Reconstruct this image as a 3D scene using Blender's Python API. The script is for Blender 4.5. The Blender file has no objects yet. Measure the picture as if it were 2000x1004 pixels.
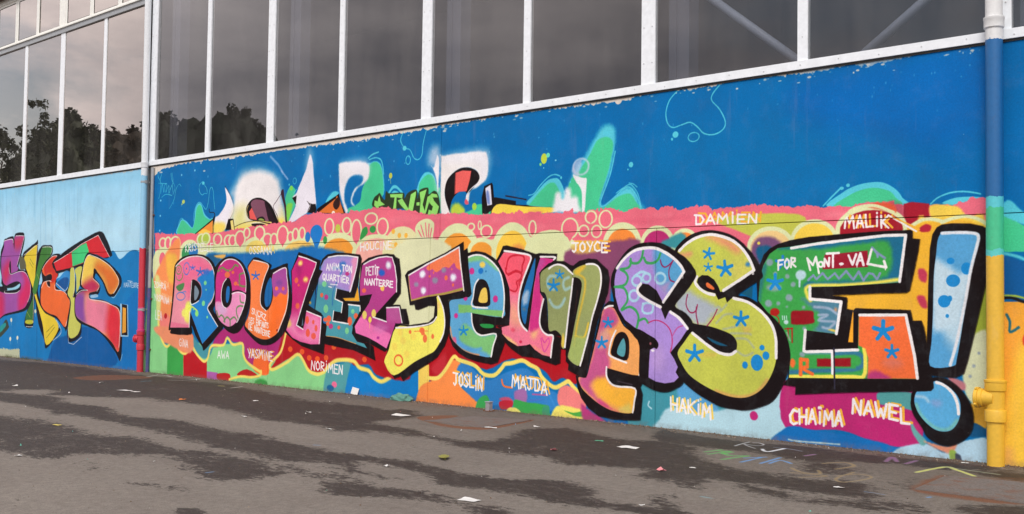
import bpy, bmesh, math, random
import numpy as np
from mathutils import Vector, Matrix
from mathutils.geometry import delaunay_2d_cdt
# ---------------------------------------------------------------- camera, sky, sun, exposure
SC = bpy.context.scene
COL = SC.collection
cam = bpy.data.objects.new('camera', bpy.data.cameras.new('camera'))
COL.objects.link(cam)
_f = Vector([-0.677152, 0.734694, 0.041093]); _u = Vector([0.017502, -0.039749, 0.999056]); _r = _f.cross(_u)
cam.matrix_world = Matrix.Translation([0.0, -10.1158, 1.4]) @ Matrix((_r, _u, -_f)).transposed().to_4x4()
cam.data.sensor_width = 36; cam.data.lens = 37.8 ; cam.data.clip_end = 3000; cam.data.clip_start = .05
SC.camera = cam
SC.view_settings.view_transform = 'Standard'; SC.view_settings.look = 'None'
SC.view_settings.gamma = 1; SC.view_settings.use_curve_mapping = False
SC.view_settings.exposure = 0.5
SUN_EL, SUN_AZ = math.radians(46), math.radians(150)      # azimuth clockwise from +Y: behind the camera, a little to the right
CLOUDS = (-2.19, 3.70, -1.49)
world = bpy.data.worlds.new('World'); SC.world = world; world.use_nodes = True
wn, wl = world.node_tree.nodes, world.node_tree.links
wn.clear()
def WN(t, **k):
    n = wn.new(t)
    for a, v in k.items(): setattr(n, a, v)
    return n
wout = WN('ShaderNodeOutputWorld'); wbg = WN('ShaderNodeBackground'); wbg.inputs['Strength'].default_value = .1
sky = WN('ShaderNodeTexSky', sky_type='NISHITA', sun_disc=False, sun_elevation=SUN_EL, sun_rotation=SUN_AZ, air_density=1.2, dust_density=2.0)
wtc = WN('ShaderNodeTexCoord'); wmap = WN('ShaderNodeMapping'); wmap.inputs['Scale'].default_value = (1, 1, 2.6); wmap.inputs['Location'].default_value = CLOUDS
wl.new(wtc.outputs['Generated'], wmap.inputs['Vector'])
wno = WN('ShaderNodeTexNoise'); wno.inputs['Scale'].default_value = 2.3; wno.inputs['Detail'].default_value = 7; wno.inputs['Roughness'].default_value = .56; wno.inputs['Distortion'].default_value = .35
wl.new(wmap.outputs['Vector'], wno.inputs['Vector'])
wcov = WN('ShaderNodeValToRGB'); wcov.color_ramp.elements[0].position = .36; wcov.color_ramp.elements[1].position = .47
wcov.color_ramp.elements[0].color = (.25, .25, .25, 1)
wl.new(wno.outputs['Fac'], wcov.inputs['Fac'])
wno2 = WN('ShaderNodeTexNoise'); wno2.inputs['Scale'].default_value = 3.4; wno2.inputs['Detail'].default_value = 6; wno2.inputs['Roughness'].default_value = .55
wl.new(wmap.outputs['Vector'], wno2.inputs['Vector'])
wcc = WN('ShaderNodeValToRGB')
wcc.color_ramp.elements[0].position = .36; wcc.color_ramp.elements[0].color = (4.6, 4.45, 4.9, 1)
wcc.color_ramp.elements[1].position = .66; wcc.color_ramp.elements[1].color = (12.0, 11.0, 10.9, 1)
wl.new(wno2.outputs['Fac'], wcc.inputs['Fac'])
wmix = WN('ShaderNodeMix', data_type='RGBA')
wl.new(wcov.outputs['Color'], wmix.inputs[0]); wl.new(sky.outputs['Color'], wmix.inputs[6]); wl.new(wcc.outputs['Color'], wmix.inputs[7])
wl.new(wmix.outputs[2], wbg.inputs['Color']); wl.new(wbg.outputs[0], wout.inputs['Surface'])
sun = bpy.data.objects.new('sun', bpy.data.lights.new('sun', 'SUN')); COL.objects.link(sun)
sun.data.energy = 1.5; sun.data.angle = math.radians(24); sun.data.color = (1, .955, .9)
_d = Vector((math.sin(SUN_AZ)*math.cos(SUN_EL), math.cos(SUN_AZ)*math.cos(SUN_EL), math.sin(SUN_EL)))
sun.rotation_euler = _d.to_track_quat('Z', 'Y').to_euler(); sun.location = _d*60

# ---------------------------------------------------------------- helpers
def tag(o, label=None, cat=None, group=None, kind=None):
    if label: o['label'] = label
    if cat: o['category'] = cat
    if group: o['group'] = group
    if kind: o['kind'] = kind
    return o
def link(name, me, m=None, parent=None):
    o = bpy.data.objects.new(name, me); COL.objects.link(o)
    if m is not None and not me.materials: me.materials.append(m)
    if parent is not None: o.parent = parent
    return o
def empty(name, loc=(0, 0, 0), parent=None):
    o = bpy.data.objects.new(name, None); COL.objects.link(o); o.location = loc; o.empty_display_size = .2
    if parent is not None: o.parent = parent
    return o
def bm_obj(name, bm, m, parent=None, smooth=False):
    me = bpy.data.meshes.new(name); bm.to_mesh(me); bm.free()
    if smooth:
        for p in me.polygons: p.use_smooth = True
    return link(name, me, m, parent)
def add_box(bm, x0, x1, y0, y1, z0, z1):
    v = [bm.verts.new(p) for p in ((x0,y0,z0),(x1,y0,z0),(x1,y1,z0),(x0,y1,z0),(x0,y0,z1),(x1,y0,z1),(x1,y1,z1),(x0,y1,z1))]
    for q in ((0,3,2,1),(4,5,6,7),(0,1,5,4),(1,2,6,5),(2,3,7,6),(3,0,4,7)): bm.faces.new([v[i] for i in q])
def box(name, x0, x1, y0, y1, z0, z1, m, parent=None, bevel=0):
    bm = bmesh.new(); add_box(bm, x0, x1, y0, y1, z0, z1)
    if bevel: bmesh.ops.bevel(bm, geom=bm.edges[:], offset=bevel, segments=2, affect='EDGES', profile=.6)
    return bm_obj(name, bm, m, parent)
def add_lathe(bm, prof, c=(0, 0, 0), n=28, axis='Z', cap=True):
    """prof: (radius, height) pairs turned about an axis through c"""
    rings = []
    for r, h in prof:
        ring = []
        for k in range(n):
            a = 2*math.pi*k/n; p = Vector((r*math.cos(a), r*math.sin(a), h))
            if axis == 'X': p = Vector((p.z, p.x, p.y))
            if axis == 'Y': p = Vector((p.x, p.z, p.y))
            ring.append(bm.verts.new(Vector(c)+p))
        rings.append(ring)
    for a, b in zip(rings, rings[1:]):
        for k in range(n): bm.faces.new((a[k], a[(k+1) % n], b[(k+1) % n], b[k]))
    if cap: bm.faces.new(rings[0][::-1]); bm.faces.new(rings[-1])
def lathe(name, prof, m, parent=None, c=(0, 0, 0), n=28, axis='Z'):
    bm = bmesh.new(); add_lathe(bm, prof, c, n, axis)
    bmesh.ops.recalc_face_normals(bm, faces=bm.faces[:])
    o = bm_obj(name, bm, m, parent)
    for p in o.data.polygons: p.use_smooth = True
    o.data.set_sharp_from_angle(angle=.55)
    return o
def add_bar(bm, a, b, r, n=8, r2=None):
    a, b = Vector(a), Vector(b); q = (b-a).to_track_quat('Z', 'Y'); r2 = r if r2 is None else r2
    A = [bm.verts.new(a+q @ Vector((r*math.cos(t*2*math.pi/n), r*math.sin(t*2*math.pi/n), 0))) for t in range(n)]
    B = [bm.verts.new(b+q @ Vector((r2*math.cos(t*2*math.pi/n), r2*math.sin(t*2*math.pi/n), 0))) for t in range(n)]
    for k in range(n): bm.faces.new((A[k], A[(k+1) % n], B[(k+1) % n], B[k]))
    bm.faces.new(A[::-1]); bm.faces.new(B)
class MT:
    """small node-material builder"""
    def __init__(s, name, rough=.6, col=(.5, .5, .5), metal=0):
        s.m = bpy.data.materials.new(name); s.m.use_nodes = True; s.n = s.m.node_tree.nodes; s.l = s.m.node_tree.links
        s.b = s.n['Principled BSDF']; s.b.inputs['Roughness'].default_value = rough; s.b.inputs['Base Color'].default_value = (*col, 1); s.b.inputs['Metallic'].default_value = metal
        s.geo = s.n.new('ShaderNodeNewGeometry'); s.pos = s.geo.outputs['Position']
    def N(s, t, **k):
        n = s.n.new(t)
        for a, v in k.items():
            if a.startswith('i_'): n.inputs[a[2:]].default_value = v
            else: setattr(n, a, v)
        return n
    def noise(s, scale, detail=4, rough=.6, vec=None, stretch=None):
        n = s.N('ShaderNodeTexNoise', i_Scale=scale, i_Detail=detail, i_Roughness=rough)
        v = vec or s.pos
        if stretch:
            mp = s.N('ShaderNodeMapping'); mp.inputs['Scale'].default_value = stretch; s.l.new(v, mp.inputs[0]); v = mp.outputs[0]
        s.l.new(v, n.inputs['Vector']); return n.outputs['Fac']
    def ramp(s, fac, stops):
        r = s.N('ShaderNodeValToRGB'); e = r.color_ramp.elements
        while len(e) < len(stops): e.new(.5)
        for q, (p, c) in zip(e, stops): q.position = p; q.color = (*c, 1) if hasattr(c, '__len__') else (c, c, c, 1)
        s.l.new(fac, r.inputs[0]); return r.outputs[0]
    def mix(s, fac, a, b, mode='MIX'):
        n = s.N('ShaderNodeMix', data_type='RGBA', blend_type=mode)
        for v, i in ((fac, 0), (a, 6), (b, 7)):
            if hasattr(v, 'is_linked'): s.l.new(v, n.inputs[i])
            elif i == 0: n.inputs[0].default_value = v
            else: n.inputs[i].default_value = (*v, 1)
        return n.outputs[2]
    def math(s, op, a, b=0):
        n = s.N('ShaderNodeMath', operation=op)
        for i, v in enumerate((a, b)):
            if hasattr(v, 'is_linked'): s.l.new(v, n.inputs[i])
            else: n.inputs[i].default_value = v
        return n.outputs[0]
    def xyz(s):
        n = s.N('ShaderNodeSeparateXYZ'); s.l.new(s.pos, n.inputs[0]); return n.outputs
    def color(s, c): s.l.new(c, s.b.inputs['Base Color']); return s
    def bump(s, h, st=.3, d=.01):
        n = s.N('ShaderNodeBump', i_Strength=st, i_Distance=d); s.l.new(h, n.inputs['Height']); s.l.new(n.outputs[0], s.b.inputs['Normal']); return s
def lin(r, g, b):
    f = lambda v: (v/255/12.92 if v/255 <= .04045 else ((v/255+.055)/1.055)**2.4)
    return (f(r), f(g), f(b))

# ---------------------------------------------------------------- paint on the facade and marks on the asphalt (rasterised here, in metres)
def crom(P,closed,n=4):
    P=np.asarray(P,float); N=len(P)
    if N<3: return P
    idx=range(N if closed else N-1); out=[]
    for i in idx:
        p0,p1,p2,p3=[P[(i+k)%N] if closed else P[min(max(i+k,0),N-1)] for k in(-1,0,1,2)]
        for k in range(n):
            t=k/n
            out.append(.5*((2*p1)+(-p0+p2)*t+(2*p0-5*p1+4*p2-p3)*t*t+(-p0+3*p1-3*p2+p3)*t**3))
    if not closed: out.append(P[-1])
    return np.array(out)
def unpack(t):
    # first point, then steps from point to point, all in 2 mm units
    return np.cumsum(np.array([q.split(',') for q in t.split()], float), 0)*.002
class Canvas:
    """A paint surface seen from above; x right, y down, both in pixels."""
    def __init__(s,w,h,col,x0,ytop,ppm,flip=1):
        s.w,s.h,s.x0,s.yt,s.ppm=w,h,x0,ytop,ppm
        s.img=np.empty((h,w,len(col)),np.float32); s.img[:]=np.array(col,np.float32)
        s.base=None
        rng=np.random.default_rng(7); n=np.zeros((h,w),np.float32)
        for st,am in((5,.5),(13,.7),(3,.35)):
            g=rng.standard_normal((h//st+3,w//st+3)).astype(np.float32)
            yy=np.arange(h)/st; xx=np.arange(w)/st; yi=yy.astype(int); xi=xx.astype(int); fy=(yy-yi)[:,None]; fx=(xx-xi)[None]
            a=g[yi][:,xi]; b=g[yi][:,xi+1]; c=g[yi+1][:,xi]; d=g[yi+1][:,xi+1]
            n+=am*((a*(1-fx)+b*fx)*(1-fy)+(c*(1-fx)+d*fx)*fy)
        s.noise=n
    def px(s,t):
        a=unpack(t)
        return np.stack([(a[:,0]-s.x0)*s.ppm,(s.yt-a[:,1])*s.ppm],1)
    def dist(s,P,closed,R,fill):
        x0=int(max(0,P[:,0].min()-R-1)); x1=int(min(s.w,P[:,0].max()+R+2)); y0=int(max(0,P[:,1].min()-R-1)); y1=int(min(s.h,P[:,1].max()+R+2))
        if x1<=x0 or y1<=y0: return None
        D=np.full((y1-y0,x1-x0),R*R,np.float32)
        Q=np.roll(P,-1,0) if closed else P[1:]
        A=P if closed else P[:-1]
        T=np.zeros((y1-y0,x1-x0+1),np.int32) if fill else None
        for (ax,ay),(bx,by) in zip(A,Q):
            u0=int(max(x0,min(ax,bx)-R)); u1=int(min(x1,max(ax,bx)+R+2)); v0=int(max(y0,min(ay,by)-R)); v1=int(min(y1,max(ay,by)+R+2))
            if u1>u0 and v1>v0:
                xx=np.arange(u0,u1,dtype=np.float32)[None]+.5-ax; yy=np.arange(v0,v1,dtype=np.float32)[:,None]+.5-ay
                dx,dy=bx-ax,by-ay; L=dx*dx+dy*dy+1e-9
                t=np.clip((xx*dx+yy*dy)/L,0,1); d=(xx-t*dx)**2+(yy-t*dy)**2
                V=D[v0-y0:v1-y0,u0-x0:u1-x0]; np.minimum(V,d,out=V)
            if fill and ay!=by:
                lo,hi=(ay,by) if ay<by else (by,ay)
                r0=max(y0,int(np.ceil(lo-.5))); r1=min(y1,int(np.ceil(hi-.5)))
                if r1>r0:
                    rows=np.arange(r0,r1); xc=ax+(rows+.5-ay)*(bx-ax)/(by-ay)
                    c=np.clip(np.ceil(xc-.5).astype(int)-x0,0,x1-x0)
                    np.add.at(T,(rows-y0,c),1)
        D=np.sqrt(D)
        if fill:
            ins=(np.cumsum(T,1)[:,:-1]&1).astype(bool); D=np.where(ins,-D,D)
        return D,x0,y0,x1,y1
    def op(s,line):
        f=line.split(';'); t=f[0]; col=np.array([int(v)/255 for v in f[1].split()],np.float32)
        k=s.ppm/1000; soft=max(1.0,int(f[2])*k*1.6); sm=int(f[3]); clip=int(f[4]); a=float(f[6]); 
        if t in'ER':
            (cx,cy),(rx,ry)=[[float(v)*.002 for v in q.split(',')] for q in f[7].split()]
            th=np.arange(14)*2*math.pi/14; P=np.stack([(cx+rx*np.cos(th)-s.x0)*s.ppm,(s.yt-cy-ry*np.sin(th))*s.ppm],1)
        else: P=s.px(f[7])
        if t in'FBE':
            rough=int(f[5])*k
            if sm: P=crom(P,True)
            r=s.dist(P,True,soft/2+rough*2.2+1.5,True)
            if r is None: return
            D,x0,y0,x1,y1=r
            if rough or soft>2.5: D=D+s.noise[y0:y1,x0:x1]*(rough+min(soft,14)*.10)
            al=np.clip(.5-D/soft,0,1)
        else:
            w=int(f[5])*k
            cl=int(f[8])
            if sm: P=crom(P,bool(cl))
            r=s.dist(P,bool(cl),w/2+soft/2+1.5,False)
            if r is None: return
            D,x0,y0,x1,y1=r; D=D-w/2+s.noise[y0:y1,x0:x1]*.25
            al=np.clip(.5-D/soft,0,1)
        if soft>2.5: al=al*al*(3-2*al)
        if clip and s.base is not None:
            b,bx0,by0,bx1,by1=s.base; m=np.zeros_like(al)
            u0,u1,v0,v1=max(x0,bx0),min(x1,bx1),max(y0,by0),min(y1,by1)
            if u1<=u0 or v1<=v0: return
            m[v0-y0:v1-y0,u0-x0:u1-x0]=b[v0-by0:v1-by0,u0-bx0:u1-bx0]; al=al*m
        if t=='B': s.base=(al.copy(),x0,y0,x1,y1)
        al=(al*a)[...,None]; V=s.img[y0:y1,x0:x1]
        V[...,:3]=V[...,:3]*(1-al)+col*al
        if V.shape[2]==4: V[...,3:]=V[...,3:]*(1-al)+al

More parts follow.
